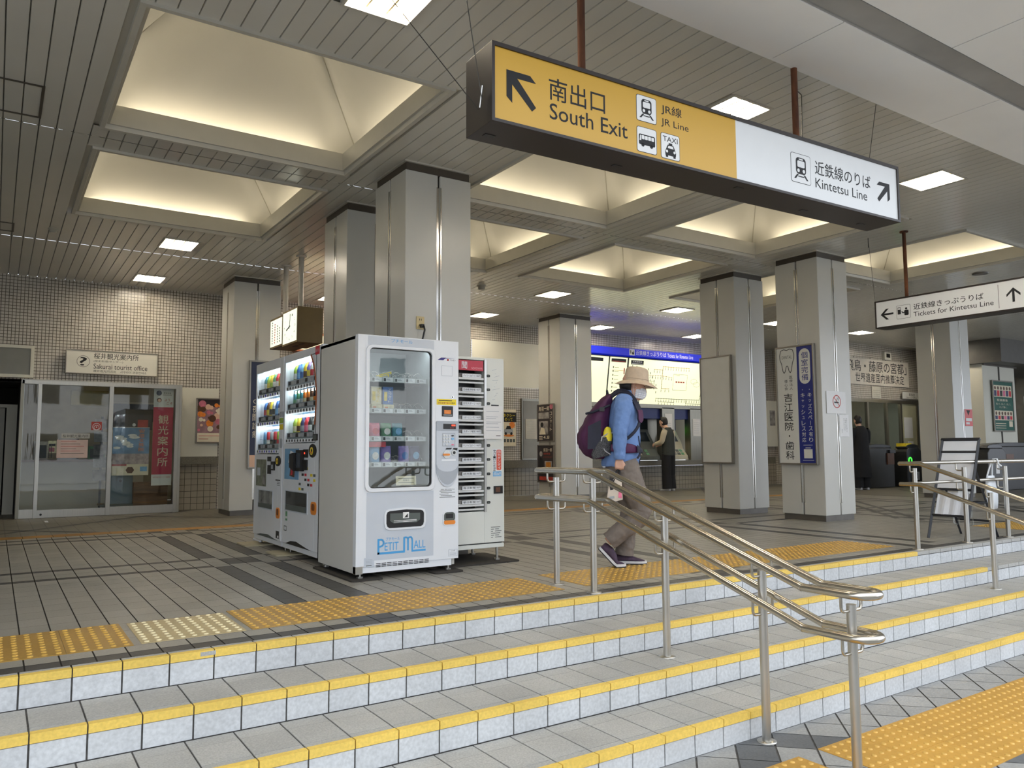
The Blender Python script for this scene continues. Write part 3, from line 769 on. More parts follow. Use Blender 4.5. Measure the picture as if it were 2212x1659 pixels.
b = MB(); b.line(FC, [(cx - .01, cz - .03), (cx + .035, cz + .165)], .014, .002, M_ink, .006); b.line(FC, [(cx + .03, cz + .008), (cx - .13, cz - .035)], .018, .002, M_ink, .0062); b.disc(FC, cx, cz, .014, .003, M_ink, .006, 12); b.build('clock_hands', ck)
for y in (10.87, 10.21):
    p = MB(); p.cyl((3.36, y, 2.79), (3.36, y, ZC), .035, mat('clock_pole_paint', (176, 172, 160), rough=.35), 14); p.tube([(3.36, y, ZC - .02), (3.36, y, ZC)], .07, M_flange, 16); p.build('pole', ck)

# ================================================================ COLUMN SIGNS
M_alu = mat('aluminium_frame', (150, 146, 138), rough=0.35, metal=0.8, noise=0.03)
M_blue = mat('dental_blue', (28, 40, 118), rough=0.35, noise=0.02)
M_boardw = mat('board_white', (206, 206, 200), rough=0.35, noise=0.015)
def board(name, label, cat, fr, w_, h_, face, fw=.025, d=.035, frame=None, fn=None):
    t = thing(name, label, cat, fr.p(w_ / 2, 0, 0))
    f = MB(); f.ring(fr, [(0, 0), (w_, 0), (w_, h_), (0, h_)], [(fw, fw), (w_ - fw, fw), (w_ - fw, h_ - fw), (fw, h_ - fw)], d, frame or M_alu); f.build('frame', t, bevel=.003)
    f = MB(); f.rect(fr, fw * .8, fw * .8, w_ - fw * .8, h_ - fw * .8, d - .012, face)
    if fn: fn(f, d - .0115)
    f.build('panel', t)
    return t
FD = Fr((9.0 - .012, 6.918, .732), (0, -1, 0), (0, 0, 1))
def dental(f, n):
    f.rect(FD, .34, .02, .58, 1.58, .0006, M_blue, n)
    m = n + .001
    # tooth outline
    P = [(.075, 1.42), (.07, 1.48), (.09, 1.545), (.14, 1.56), (.185, 1.545), (.23, 1.56), (.28, 1.545), (.30, 1.48), (.295, 1.42), (.27, 1.36), (.255, 1.27), (.235, 1.235), (.215, 1.26), (.20, 1.32), (.185, 1.335), (.17, 1.32), (.155, 1.26), (.135, 1.235), (.115, 1.27), (.10, 1.36), (.075, 1.42)]
    f.line(FD, P, .009, .0006, M_ink, m)
    f.text(FD, 'DENTAL', .105, 1.43, .265, 1.472, M_inkg, m)
    f.vtext(FD, '医療法人', .215, 1.0, .265, 1.20, M_ink, m, 0, .8); f.vtext(FD, '優心会', .135, 1.0, .185, 1.15, M_ink, m, 0, .8)
    f.vtext(FD, '吉江医院・歯科', .12, .06, .255, .965, M_ink, m, .016, .88)
    f.rrect(FD, .375, 1.07, .545, 1.545, .085, .0006, M_boardw, m)
    f.vtext(FD, '個室完備', .41, 1.11, .512, 1.505, M_blue, m + .001, .02, .86)
    f.vtext(FD, '・キャッシュレス対応', .385, .29, .445, 1.03, M_boardw, m, .012, .82)
    f.vtext(FD, '・キッズスペース有り', .49, .29, .55, 1.03, M_boardw, m, .012, .82)
    f.rect(FD, .40, .255, .54, .262, .0004, M_boardw, m); f.rect(FD, .385, .055, .555, .061, .0004, M_boardw, m); f.rect(FD, .43, .218, .51, .226, .0004, M_boardw, m)
    f.rect(FD, .405, .085, .535, .205, .0004, M_boardw, m)      # the pale square of the code, code left out
board('wall_sign', 'tall dental clinic sign, white and blue, on the right hand column', 'sign', FD, .605, 1.60, M_boardw, .022, .05, fn=dental)
FB = Fr((9.0 - .012, 8.305, .732), (0, -1, 0), (0, 0, 1))
board('notice_board', 'tall empty white notice board framed in grey on the column', 'notice board', FB, .595, 1.595, M_boardw, .02, .05)
# posters on the far column
M_pdark = mat('poster_dark', (46, 40, 42), rough=0.4, noise=0.2, scale=8)
M_ppink = mat('poster_pink', (196, 110, 128), rough=0.5, noise=0.2, scale=10)
M_pgrey = mat('poster_grey_photo', (150, 146, 142), rough=0.5, noise=0.35, scale=9)
M_pred = mat('poster_red', (176, 60, 48), rough=0.5, noise=0.15, scale=10)
M_cream2 = mat('poster_cream', (226, 216, 192), rough=0.6, noise=0.05)
F4 = Fr((8.98 - .012, 12.61, 1.10), (0, -1, 0), (0, 0, 1))
def po1(f, n):
    f.rect(F4, .04, .45, .40, .57, .0005, M_pgrey, n); f.rect(F4, .06, .14, .36, .40, .0005, M_pgrey, n)
    f.disc(F4, .16, .33, .05, .0005, M_ink, n + .0006, 14); f.fpoly(F4, [(.08, .14), (.28, .14), (.24, .26), (.13, .28)], .0005, M_cream2, n + .0006)
    f.disc(F4, .47, .68, .055, .0005, M_ppink, n); f.text(F4, '鳥羽一郎', .05, .60, .40, .69, M_cream2, n + .0006, .02)
    f.vtext(F4, 'コンサート', .42, .2, .49, .58, M_cream2, n + .0006); f.text(F4, '4.8', .20, .055, .40, .115, M_cream2, n + .0006, .02)
    for k in range(3): f.rect(F4, .06, .035 + k * .03, .18, .048 + k * .03, .0004, M_cream2, n + .0006)
board('framed_poster', 'upper dark concert poster in a silver frame on the far column', 'poster', F4, .55, .735, M_pdark, .018, .03, M_alu, po1)
F4b = Fr((8.98 - .012, 12.61, .305), (0, -1, 0), (0, 0, 1))
def po2(f, n):
    f.text(F4b, '鳥羽一郎', .20, .60, .48, .67, M_cream2, n + .0006, .02); f.text(F4b, '東野秀樹', .20, .54, .42, .58, M_pred, n + .0006); f.text(F4b, 'スペシャルショー', .20, .48, .50, .52, M_pred, n + .0006)
    f.rect(F4b, .24, .2, .48, .42, .0005, M_pgrey, n); f.rect(F4b, .28, .25, .44, .4, .0005, mat('poster_amber', (190, 120, 40), rough=.5, noise=.2, scale=10), n + .0006)
    f.disc(F4b, .12, .56, .05, .0005, M_pgrey, n); f.fpoly(F4b, [(.04, .2), (.2, .2), (.17, .46), (.08, .5)], .0005, M_ink, n + .0003)
    f.rect(F4b, .06, .05, .5, .12, .0005, M_pred, n)
board('framed_poster', 'lower dark concert poster in a silver frame on the far column', 'poster', F4b, .55, .735, M_pdark, .018, .03, M_alu, po2)
# dark blue poster on the clock column
M_navy = mat('poster_navy', (30, 40, 70), rough=0.35, noise=0.05)
M_peach = mat('poster_peach', (222, 184, 158), rough=0.5, noise=0.03)
F5 = Fr((3.14, 11.88 - .012, .685), (1, 0, 0), (0, 0, 1))
def po3(f, n):
    f.rect(F5, .02, .02, .43, .20, .0005, M_peach, n); f.annulus(F5, .16, 1.48, .045, .055, .0004, M_cream2, n); f.disc(F5, .2, 1.5, .02, .0004, M_cream2, n)
    f.annulus(F5, .10, 1.0, .025, .032, .0004, M_cream2, n); f.vtext(F5, '夜間診療', .06, .45, .13, .95, M_cream2, n)
board('framed_poster', 'tall navy framed poster on the column behind the drink machines', 'poster', F5, .45, 1.62, M_navy, .025, .035, M_alu, po3)
# no smoking sheet and small notice
b = MB(); FN = Fr((9.085, 6.25 - .006, 1.405), (1, 0, 0), (0, 0, 1)); b.rect(FN, 0, 0, .42, .295, .002, M_paper)
b.annulus(FN, .22, .16, .075, .088, .0005, M_pred, .0025); b.line(FN, [(.165, .215), (.275, .105)], .012, .0005, M_pred, .0025)
b.rect(FN, .165, .14, .26, .158, .0005, M_ink, .0028); b.line(FN, [(.25, .17), (.265, .19), (.245, .205), (.26, .225)], .008, .0005, M_inkg, .0028); b.line(FN, [(.215, .175), (.235, .195), (.225, .215)], .008, .0005, M_inkg, .0028)
tag(b.build('paper_notice'), 'white no smoking sheet with a red circle taped to the column', 'notice')
b = MB(); FN = Fr((9.35, 6.25 - .006, 1.10), (1, 0, 0), (0, 0, 1)); b.rect(FN, 0, 0, .205, .293, .002, M_paper)
b.vtext(FN, '駅構内では禁煙です', .15, .06, .165, .25, M_inkg, .0025); b.vtext(FN, 'ご理解ください', .12, .08, .135, .25, M_inkg, .0025); b.vtext(FN, '御協力願います', .09, .08, .105, .25, M_inkg, .0025); b.vtext(FN, '駅長', .045, .05, .06, .1, M_inkg, .0025)
tag(b.build('paper_notice'), 'small white sheet of vertical writing below the no smoking sheet', 'notice')
b = MB(); FN = Fr((15.06 + .28, 7.65 - .006, 1.36), (1, 0, 0), (0, 0, 1)); b.rect(FN, .09, 0, .37, .32, .002, mat('sticker_red', (198, 44, 40), rough=.4)); b.fpoly(FN, [(.15, .30), (.29, .30), (.22, .2)], .0005, M_ink, .0025); b.rect(FN, .12, .09, .34, .15, .0005, M_paper, .0025); b.rect(FN, .12, .03, .25, .07, .0005, M_paper, .0025)
tag(b.build('sticker'), 'red sticker with a dark triangle on the column behind the folding board', 'sticker')
# outlet and cord above the snack machine
b = MB(); FO = Fr((3.112, 6.25 - .001, 2.03), (1, 0, 0), (0, 0, 1)); M_beige = mat('outlet_beige', (196, 178, 132), rough=.4)
b.rrect(FO, 0, 0, .078, .118, .006, .008, M_beige)
for z in (.03, .08):
    for a in (.028, .045): b.rect(FO, a, z, a + .005, z + .018, .0006, M_ink, .0082)
tag(b.build('wall_outlet', bevel=.002), 'beige power outlet on the column above the snack machine', 'outlet')
b = MB(); b.tube([(3.16, 6.238, 2.06), (3.165, 6.20, 2.055), (3.168, 6.19, 2.02), (3.155, 6.20, 1.95), (3.12, 6.23, 1.80)], .008, M_black, 8); b.box((3.145, 6.205, 2.045), (3.172, 6.242, 2.075), M_black)
tag(b.build('power_cord'), 'black power cord hanging from the beige outlet', 'cord')
# ================================================================ VENDING MACHINES
M_vw = mat('machine_white', (226, 229, 233), rough=0.28, noise=0.01, coat=0.2)
M_vside = mat('machine_side_grey', (206, 204, 197), rough=0.4, noise=0.02, scale=1)
M_vgrey = mat('machine_light_grey', (196, 202, 210), rough=0.32, noise=0.012)
M_vmid = mat('machine_mid_grey', (166, 172, 180), rough=0.35, noise=0.015)
M_glass = glass_mat('window_glass')
M_inner = mat('machine_interior', (176, 182, 182), rough=0.6, noise=0.03)
M_cyan = mat('print_blue', (74, 158, 214), rough=0.5, noise=0.02)
M_orange = mat('button_orange', (232, 138, 44), rough=0.35, noise=0.03)
M_rubber = mat('rubber_mat', (52, 48, 43), rough=0.8, noise=0.12, scale=12)
M_led = mat('led_red', (255, 60, 40), emit=(255, 50, 30), es=2.0)
M_ystk = mat('sticker_yellow', (240, 214, 40), rough=.45)
M_clear = glass_mat('clear_plastic', (246, 248, 248), .08, .1)
M_glass2 = glass_mat('machine_window_glass', mul=.20)
M_purp = mat('logo_indigo', (60, 52, 130), rough=.45)
M_strip = mat('machine_lamp_strip', (250, 252, 255), emit=(240, 248, 255), es=7.0)
M_strip2 = mat('drink_lamp_strip', (250, 252, 255), emit=(244, 250, 255), es=8.0)
def col(nm, rgb, **k): return mat('goods_' + nm, rgb, rough=.4, noise=.12, scale=30, **k)
GC = dict(blue=col('blue', (60, 110, 180)), navy=col('navy', (52, 58, 104)), cream=col('cream', (226, 216, 180)), red=col('red', (206, 44, 58)), pink=col('pink', (230, 120, 150)), green=col('green', (92, 150, 110)),
          teal=col('teal', (70, 140, 156)), violet=col('violet', (140, 120, 190)), orange=col('orange', (226, 132, 52)), yellow=col('yellow', (228, 200, 60)), white=col('white', (226, 226, 224)), brown=col('brown', (96, 62, 42)), black=col('black', (36, 34, 36)), silver=col('silver', (168, 172, 176)), lime=col('lime', (160, 190, 70)), sky=col('sky', (120, 176, 220)))

# ---- white snack machine
X0, X1, YF = 2.235, 3.094, 5.45
FP = Fr((X0, YF, 0), (1, 0, 0), (0, 0, 1))
PM = thing('vending_machine', 'big white snack vending machine with a tall glass front and blue lettering', 'vending machine', (2.66, 5.86, 0.02))
b = MB()
b.box((X0 + .004, YF + .055, .045), (X0 + .03, 6.27, 1.815), M_vside); b.box((X1 - .03, YF + .055, .045), (X1 - .004, 6.27, 1.815), M_vside)
b.box((X0 + .004, YF + .055, 1.785), (X1 - .004, 6.27, 1.815), M_vside); b.box((X0 + .004, 6.245, .045), (X1 - .004, 6.27, 1.815), M_vside); b.box((X0 + .03, YF + .055, .045), (X1 - .03, 6.25, .60), M_vside)
b.box((X0 + .05, 5.6, 1.815), (X1 - .1, 6.2, 1.83), M_black)
b.build('cabinet', PM, bevel=.004)
# door: slab with the window cut out
WX0, WX1, WZ0, WZ1 = 2.325 - X0, 2.852 - X0, .668, 1.722
b = MB()
d0 = [(0, .10), (X1 - X0, .10), (X1 - X0, 1.818), (0, 1.818)]
b.rect(FP, 0, .10, WX0 - .006, 1.818, -.055, M_vw); b.rect(FP, WX1 + .006, .10, X1 - X0, 1.818, -.055, M_vw); b.rect(FP, WX0 - .006, .10, WX1 + .006, WZ0 - .006, -.055, M_vw); b.rect(FP, WX0 - .006, WZ1 + .006, WX1 + .006, 1.818, -.055, M_vw)
b.rect(FP, .0, .05, .80, .10, -.05, M_vw, -.006)
do = b.build('door', PM)
b = MB(); b.fpoly(FP, [(.0, .045), (.055, .045), (.055, .10), (0, .10)], -.05, M_stl); b.build('hinge_bracket', do)
b = MB()
b.rect(FP, .08, 1.74, .637, 1.812, .0008, M_vgrey)
b.text(FP, 'プチモール', .268, 1.772, .448, 1.80, M_cyan, .0015, .006)
b.build('header_graphics', do); b = MB(); b.rect(FP, .08, .137, .637, .635, .0008, M_vgrey)
# PETIT MALL logo
def petit(b, n):
    L = M_cyan
    b.line(FP, [(.178, .178), (.178, .292)], .016, .0005, L, n); b.line(FP, [(.172, .286), (.205, .286), (.217, .276), (.220, .262), (.217, .247), (.205, .238), (.186, .233)], .014, .0005, L, n + .0001)
    b.line(FP, [(.170, .185), (.388, .185)], .016, .0005, L, n); b.line(FP, [(.388, .178), (.388, .288)], .015, .0005, L, n + .0001)
    b.line(FP, [(.382, .288), (.405, .291), (.418, .284), (.420, .24)], .013, .0005, L, n); b.line(FP, [(.42, .192), (.42, .284), (.436, .291), (.452, .286), (.456, .26), (.456, .182)], .013, .0005, L, n + .0002)
    b.line(FP, [(.45, .186), (.570, .186)], .014, .0005, L, n)
    b.text(FP, 'ETIT', .228, .203, .342, .262, L, n, .006); b.text(FP, 'ALL', .468, .203, .568, .262, L, n, .006)
    b.text(FP, 'プチモール', .238, .275, .352, .30, L, n)
petit(b, .0015)
b.build('front_graphics', do); b = MB()
for k in range(10):
    for j in range(3): b.rect(FP, .160 + k * .0445, .088 + j * .011, .197 + k * .0445, .093 + j * .011, .0006, M_ink, .0003)
b.build('vent_grille', do); b = MB()
b.rect(FP, .065, .092, .145, .16, .0008, M_vgrey, .0004); b.rect(FP, .08, .10, .125, .106, .0004, M_inkg, .0014)
for q in range(4): b.rect(FP, .078, .115 + q * .01, .13, .1175 + q * .01, .0004, M_vmid, .0014)
b.build('rating_plate', do); b = MB()
b.rect(FP, .77, .118, .852, .172, .0006, M_vw, .0004); b.line(FP, [(.772, .12), (.85, .12), (.85, .17), (.772, .17), (.772, .12)], .002, .0004, M_vmid, .0011); b.text(FP, 'ご注意', .795, .155, .828, .166, M_inkg, .0011)
for q in range(3): b.rect(FP, .78, .127 + q * .008, .84, .1295 + q * .008, .0003, M_vmid, .0011)
b.build('caution_sticker', do)
b = MB(); o = rpts(WX0 - .028, WZ0 - .028, WX1 + .028, WZ1 + .022, .05); i = rpts(WX0, WZ0, WX1, WZ1, .035)
b.ring(FP, o, i, .014, M_vw); i2 = rpts(WX0 + .002, WZ0 + .002, WX1 - .002, WZ1 - .002, .034)
b.ring(FP, i, rpts(WX0 + .005, WZ0 + .005, WX1 - .005, WZ1 - .005, .032), -.03, M_black); b.build('window_frame', do, bevel=.003)
b = MB(); b.poly([FP.p(a, z, -.012) for a, z in rpts(WX0, WZ0, WX1, WZ1, .034)], M_glass2); b.build('window_pane', do)
# interior
b = MB()
b.box((2.27, 5.95, .62), (2.87, 5.97, 1.78), M_inner); b.box((2.265, 5.51, .61), (2.27, 5.97, 1.78), M_inner); b.box((2.872, 5.51, .61), (2.877, 5.97, 1.78), M_inner); b.box((2.265, 5.51, 1.75), (2.877, 5.97, 1.78), M_inner); b.box((2.265, 5.51, .60), (2.877, 5.97, .62), M_inner)
b.build('interior', PM)
b = MB(); b.box((2.28, 5.53, 1.735), (2.86, 5.56, 1.748), M_strip); b.build('light_strip', PM)
SHELF = [(1.505, 3), (1.265, 4), (1.05, 4), (.852, 5)]
LABC = M_vw
for z, _n in SHELF:
    s = MB(); s.box((2.285, 5.56, z - .03), (2.865, 5.94, z - .022), M_stl); s.box((2.285, 5.552, z - .032), (2.865, 5.56, z + .008), M_inner)
    for k in range(6):
        a = 2.295 + k * .095; s.box((a, 5.549, z - .028), (a + .082, 5.552, z + .004), LABC)
        s.box((a + .004, 5.5482, z - .024), (a + .022, 5.549, z), M_inkg if k % 2 else M_black); s.box((a + .028, 5.5482, z - .016), (a + .06, 5.549, z - .01), M_vmid); s.box((a + .028, 5.5482, z - .006), (a + .054, 5.549, z - .002), M_vmid)
    so_ = s.build('shelf', PM)
    for k in range(6):
        c = MB(); a = 2.337 + k * .095
        for j in range(3): 
            pts = [(a + .036 * math.cos(t * math.pi / 9), 5.60 + j * .1 + .05 * t / 18, z + .018 + .036 * math.sin(t * math.pi / 9)) for t in range(19)]
            c.tube(pts, .0022, M_chrome, 5)
        c.build('coil', so_)
def pack(x, y, z, w_, h_, d_, m, m2, label, kind='snack_box', txt=None, bag=False):
    b = MB()
    if bag:
        rr = []
        for zz, sw, sd in ((0, 1, .55), (.12, 1.0, .95), (.5, .98, 1.0), (.85, 1.0, .8), (.93, 1, .12), (1, 1, .10)):
            rr.append([(x + w_ / 2 * sw * (1 if abs(c) < .1 else 1) * ca, y + d_ / 2 + d_ / 2 * sd * sa, z + h_ * zz) for c, ca, sa in [(0, math.copysign(abs(math.cos(t)) ** .5, math.cos(t)), math.sin(t)) for t in [k * math.pi / 7 for k in range(14)]]])
        b.loft(rr, m)
    else: b.box((x - w_ / 2, y, z), (x + w_ / 2, y + d_, z + h_), m)
    f = Fr((x - w_ / 2, y - .0005, z), (1, 0, 0), (0, 0, 1))
    if not bag:
        b.rect(f, w_ * .12, h_ * .2, w_ * .42, h_ * .72, .0006, m2)
        if txt: b.vtext(f, txt, w_ * .52, h_ * .1, w_ * .84, h_ * .92, GC['white'] if m is not GC['cream'] else GC['yellow'], .0012, .01)
    else: b.disc(f, w_ / 2, h_ * .5, w_ * .3, .0006, m2, .002, 14, h_ * .2)
    return tag(b.build(kind), label, 'snack', 'goods in the white snack machine')
pack(2.345, 5.585, 1.48, .085, .115, .05, GC['silver'], GC['red'], 'silver snack pack with a red mark, top shelf of the white machine')
b = MB()
for k in range(5): b.fpoly(Fr((2.47 + k * .012, 5.585 + k * .004, 1.50 + k * .01), (.95, 0, .3), (-.3, 0, .95)), [(-.06, -.012), (.07, -.008), (.075, .012), (-.055, .014)], -.012, GC['yellow'] if k % 2 else GC['silver'])
tag(b.build('snack_packet'), 'crumpled yellow foil packet lying on the top shelf of the white machine', 'snack', 'goods in the white snack machine')
for k, (m, m2, nm) in enumerate(((GC['navy'], GC['yellow'], 'navy'), (GC['cream'], GC['yellow'], 'cream'), (GC['blue'], GC['yellow'], 'bright blue'))):
    pack(2.348 + k * .098, 5.59, 1.305, .086, .135, .05, m, m2, nm + ' biscuit box standing on the second shelf of the white machine', txt='アルフォート')
    pack(2.348 + k * .098, 5.575, 1.243, .088, .06, .05, GC['cream'], GC['orange'], 'cream and orange carton lying in front of the %s biscuit box' % nm)
for k, (m, m2, nm) in enumerate(((GC['red'], GC['orange'], 'red'), (GC['pink'], GC['red'], 'pink'), (GC['green'], GC['white'], 'green'), (GC['teal'], GC['sky'], 'teal'))):
    pack(2.343 + k * .096, 5.58, 1.03, .088, .17 if k < 1 else .13, .06, m, m2, nm + ' candy bag on the third shelf of the white machine', 'candy_bag', bag=True)
for k, (m, m2, nm) in enumerate(((GC['white'], GC['red'], 'white and red'), (GC['sky'], GC['white'], 'pale blue'), (GC['violet'], GC['white'], 'violet'), (GC['violet'], GC['blue'], 'dark violet'), (GC['navy'], GC['sky'], 'navy and blue'))):
    pack(2.343 + (k if k < 3 else k + .6) * .096, 5.58, .832, .088, .15, .06, m, m2, nm + ' gummy bag on the lowest shelf of the white machine', 'candy_bag', bag=True)
b = MB(); b.box((2.34, 5.57, 1.015), (2.52, 5.59, .975), GC['red']); b.build('price_rail_red', PM)
b = MB(); FPs = Fr((2.56, 5.468, .682), (1, 0, 0), (0, .1, 1)); b.rect(FPs, 0, 0, .17, .07, .002, M_cream2); b.text(FPs, '故障中', .06, .03, .11, .045, M_inkg, .0026)
for q in (.018, .05): b.rect(FPs, .02, q, .15, q + .004, .0004, M_inkg, .0025)
b.build('small_notice', PM)
# control panel
b = MB()
P = [(.656, 1.17), (.664, 1.177), (.848, 1.177), (.856, 1.17), (.856, .83)] + [(.756 + .10 * math.cos(t), .83 + .17 * -math.sin(t) * 1.0) for t in [k * math.pi / 12 for k in range(1, 12)]] + [(.656, .83)]
b.fpoly(FP, P[::-1], .010, M_vgrey)
b.fpoly(FP, ([(.656, 1.17), (.664, 1.177), (.848, 1.177), (.856, 1.17), (.856, 1.102), (.656, 1.102)])[::-1], .003, M_vmid, .010)
Q = [(.656, .838)] + [(.756 - .10 * math.cos(t), .838 - .16 * math.sin(t)) for t in [k * math.pi / 12 for k in range(0, 13)]] + [(.85, .83)] + [(.756 + .094 * math.cos(t), .83 - .05 * math.sin(t)) for t in [k * math.pi / 10 for k in range(0, 11)]]
b.fpoly(FP, Q, .0015, M_vmid, .010)
b.build('control_panel', do, bevel=.002)
b = MB(); b.rect(FP, .715, 1.114, .828, 1.156, .002, M_black, .013); b.rect(FP, .79, 1.138, .822, 1.15, .0006, M_led, .0152); b.text(FP, 'お金を', .775, 1.12, .81, 1.128, M_inkr, .0152); b.build('display', do)
b = MB(); b.line(FP, [(.71, .98), (.822, .98), (.822, 1.08), (.71, 1.08), (.71, .98)], .0015, .0004, M_ink, .0102)
for r_ in range(3):
    for c_ in range(3): b.disc(FP, .724 + c_ * .0225, 1.062 - r_ * .0235, .0085, .004, M_stl, .010, 14)
b.disc(FP, .747, .991, .0085, .004, M_stl, .010, 14); b.disc(FP, .80, 1.062, .012, .004, M_black, .010, 14, .006); b.disc(FP, .80, 1.037, .013, .004, GC['sky'], .010, 14, .009); b.disc(FP, .80, .991, .012, .004, GC['pink'], .010, 14, .005)
b.build('keypad', do)
b = MB(); b.disc(FP, .748, .915, .033, .006, M_stl, .010, 24); b.fpoly(FP, rpts(.710, .905, .768, .921, .008), .012, M_orange, .016); b.disc(FP, .813, .928, .022, .005, M_stl, .010, 20); b.disc(FP, .813, .928, .012, .002, M_black, .015, 14)
b.fpoly(FP, [(.735, .953), (.785, .953), (.795, .966), (.745, .966)], .001, M_black, .0105); b.fpoly(FP, [(.80, .955), (.842, .945), (.845, .965), (.81, .966)], .001, M_black, .0105); b.rect(FP, .702, .862, .83, .878, .0008, M_vw, .0105)
b.build('coin_knob', do)
b = MB(); b.rrect(FP, .708, 1.214, .808, 1.296, .004, .003, M_black); b.rect(FP, .728, 1.235, .79, 1.265, .001, GC['orange'], .003); b.rect(FP, .722, 1.222, .80, 1.229, .001, GC['silver'], .003); b.build('bill_slot', do)
b = MB(); b.rrect(FP, .662, 1.306, .838, 1.352, .003, .001, M_ystk); b.text(FP, '防犯装置作動中', .675, 1.312, .785, 1.328, M_pred, .0012, .02); b.text(FP, '作動中', .785, 1.312, .828, 1.328, M_ink, .0014, .01); b.rect(FP, .68, 1.337, .80, 1.343, .0003, M_ink, .0012); b.build('warning_sticker', do)
b = MB(); b.fpoly(FP, [(.67, 1.662), (.74, 1.682), (.83, 1.684), (.74, 1.677), (.72, 1.662)], .0006, M_purp, .0003); b.fpoly(FP, [(.70, 1.682), (.745, 1.684), (.72, 1.662), (.67, 1.662)][::-1], .0004, M_purp, .0003); b.disc(FP, .762, 1.666, .009, .0006, M_pred, .0003, 12); b.text(FP, 'ブルボン', .782, 1.659, .832, 1.673, M_ink, .0008, .02); b.build('maker_badge', do)
b = MB(); b.rrect(FP, .706, 1.538, .802, 1.618, .003, .002, M_vw); b.line(FP, [(.706, 1.538), (.802, 1.538), (.802, 1.618), (.706, 1.618), (.706, 1.538)], .002, .0004, M_vmid, .002); b.build('blank_plate', do)
b = MB(); b.disc(FP, .803, 1.37, .011, .004, M_chrome, 0, 18); b.disc(FP, .803, 1.37, .006, .001, M_black, .004, 12); b.build('lock', do)
b = MB()
for q in range(5): b.rect(FP, .69 + (q % 2) * .01, .578 + q * .012, .83 - (q * 7 % 3) * .03, .582 + q * .012, .0003, M_inkg, .0004)
b.text(FP, '商品補充・故障などのお問い合わせは', .70, .636, .825, .645, M_ink, .0004); b.build('fine_print', do)
b = MB(); b.ring(FP, rpts(.716 - .735 + .735, .357, .838, .472, .035), rpts(.727, .367, .828, .462, .028), .006, M_vw); b.fpoly(FP, rpts(.727, .395, .828, .462, .02), .002, M_inkg, .001); b.fpoly(FP, rpts(.727, .367, .828, .398, .015), .008, M_orange, .001); b.rect(FP, .745, .415, .81, .45, .002, M_black, .003); b.build('coin_return', do)
b = MB(); o = [(.222, .40), (.232, .365), (.26, .352), (.53, .352), (.558, .365), (.566, .40), (.566, .47), (.556, .496), (.53, .505), (.40, .516), (.26, .508), (.232, .498), (.222, .47)]
i = [(.237, .402), (.245, .378), (.265, .367), (.525, .367), (.545, .378), (.552, .402), (.552, .466), (.544, .484), (.525, .492), (.40, .501), (.265, .494), (.245, .486), (.237, .466)]
b.ring(FP, o, i, .009, M_vw); b.fpoly(FP, i, .003, M_black, .0005); b.fpoly(FP, [(.27, .42), (.30, .40), (.49, .40), (.52, .42), (.52, .47), (.27, .475)], .001, M_inkg, .0036); b.rect(FP, .375, .435, .425, .48, .0006, GC['white'], .0047); b.fpoly(FP, [(.385, .44), (.415, .44), (.415, .47)], .0005, M_black, .0055)
for q in (.408, .418): b.rect(FP, .30, q, .49, q + .004, .0004, GC['white'], .0047)
b.build('pickup_flap', do)
def feet(t, pts, h=.05, z0=.012, r=.009):
    for x, y in pts:
        f = MB(); f.cyl((x, y, z0), (x, y, z0 + .012), .026, M_stl, 14); f.cyl((x, y, z0 + .01), (x, y, h), r, M_stl, 8); f.build('foot', t)
feet(PM, ((2.29, 5.50), (3.03, 5.50), (2.29, 6.2), (3.03, 6.2)), .06)
def rmat(x0, y0, x1, y1, label, m=M_rubber, h=.012):
    b = MB(); b.fpoly(Fr((0, 0, 0), (1, 0, 0), (0, 1, 0)), rpts(x0, y0, x1, y1, .03, 3), h, m); tag(b.build('floor_mat'), label, 'floor mat')
rmat(2.19, 5.40, 2.44, 6.26, 'dark rubber mat under the left side of the white snack machine')
rmat(2.86, 5.38, 3.11, 5.58, 'small dark rubber mat under the right front foot of the snack machine')
rmat(3.05, 5.60, 3.79, 6.20, 'large dark rubber mat under the newspaper machine')

# ---- newspaper machine
NX0, NX1, NY = 3.10, 3.69, 5.70
FNm = Fr((0, NY, 0), (1, 0, 0), (0, 0, 1))
NM = thing('newspaper_machine', 'narrow cream newspaper vending machine with ten labelled shelves beside the snack machine', 'vending machine', (3.4, 5.95, .012))
M_nw = mat('machine_cream_white', (218, 220, 214), rough=.35, noise=.02, scale=2)
b = MB(); b.box((NX0, NY, .165), (3.235, 6.2, 1.74), M_nw); b.box((3.49, NY, .165), (NX1, 6.2, 1.74), M_nw); b.box((3.235, NY, 1.715), (3.49, 6.2, 1.74), M_nw); b.box((3.235, NY, .165), (3.49, 6.2, .43), M_nw); b.box((3.235, NY + .16, .43), (3.49, 6.2, 1.715), M_black)
b.box((NX0, NY + .006, .12), (NX1, 6.2, .155), M_nw); b.box((NX0 + .01, NY + .02, .15), (NX1 - .01, 6.15, .17), M_black)
b.build('cabinet', NM, bevel=.003)
b = MB(); b.rect(FNm, 3.236, 1.622, 3.478, 1.708, -.01, mat('newspaper_red', (190, 40, 62), rough=.35), .004); b.text(FNm, '聞', 3.265, 1.635, 3.318, 1.695, M_vw, .005, .02); b.text(FNm, 'NEWSPAPER', 3.36, 1.633, 3.47, 1.652, mat('pale_pink', (224, 150, 160), rough=.5), .005, .01); b.build('header_panel', NM)
b = MB(); b.line(FNm, [(3.496, .425), (3.496, 1.722)], .022, .012, M_stl, 0); b.build('side_trim', NM)
NAMES = ['デイリースポーツ', '日本経済新聞', '日刊スポーツ', 'スポーツニッポン', 'スポーツ報知', 'サンケイスポーツ', '産経新聞', '読売新聞', '毎日新聞', '朝日新聞']
M_shw = mat('shelf_lip_white', (216, 218, 218), rough=.3)
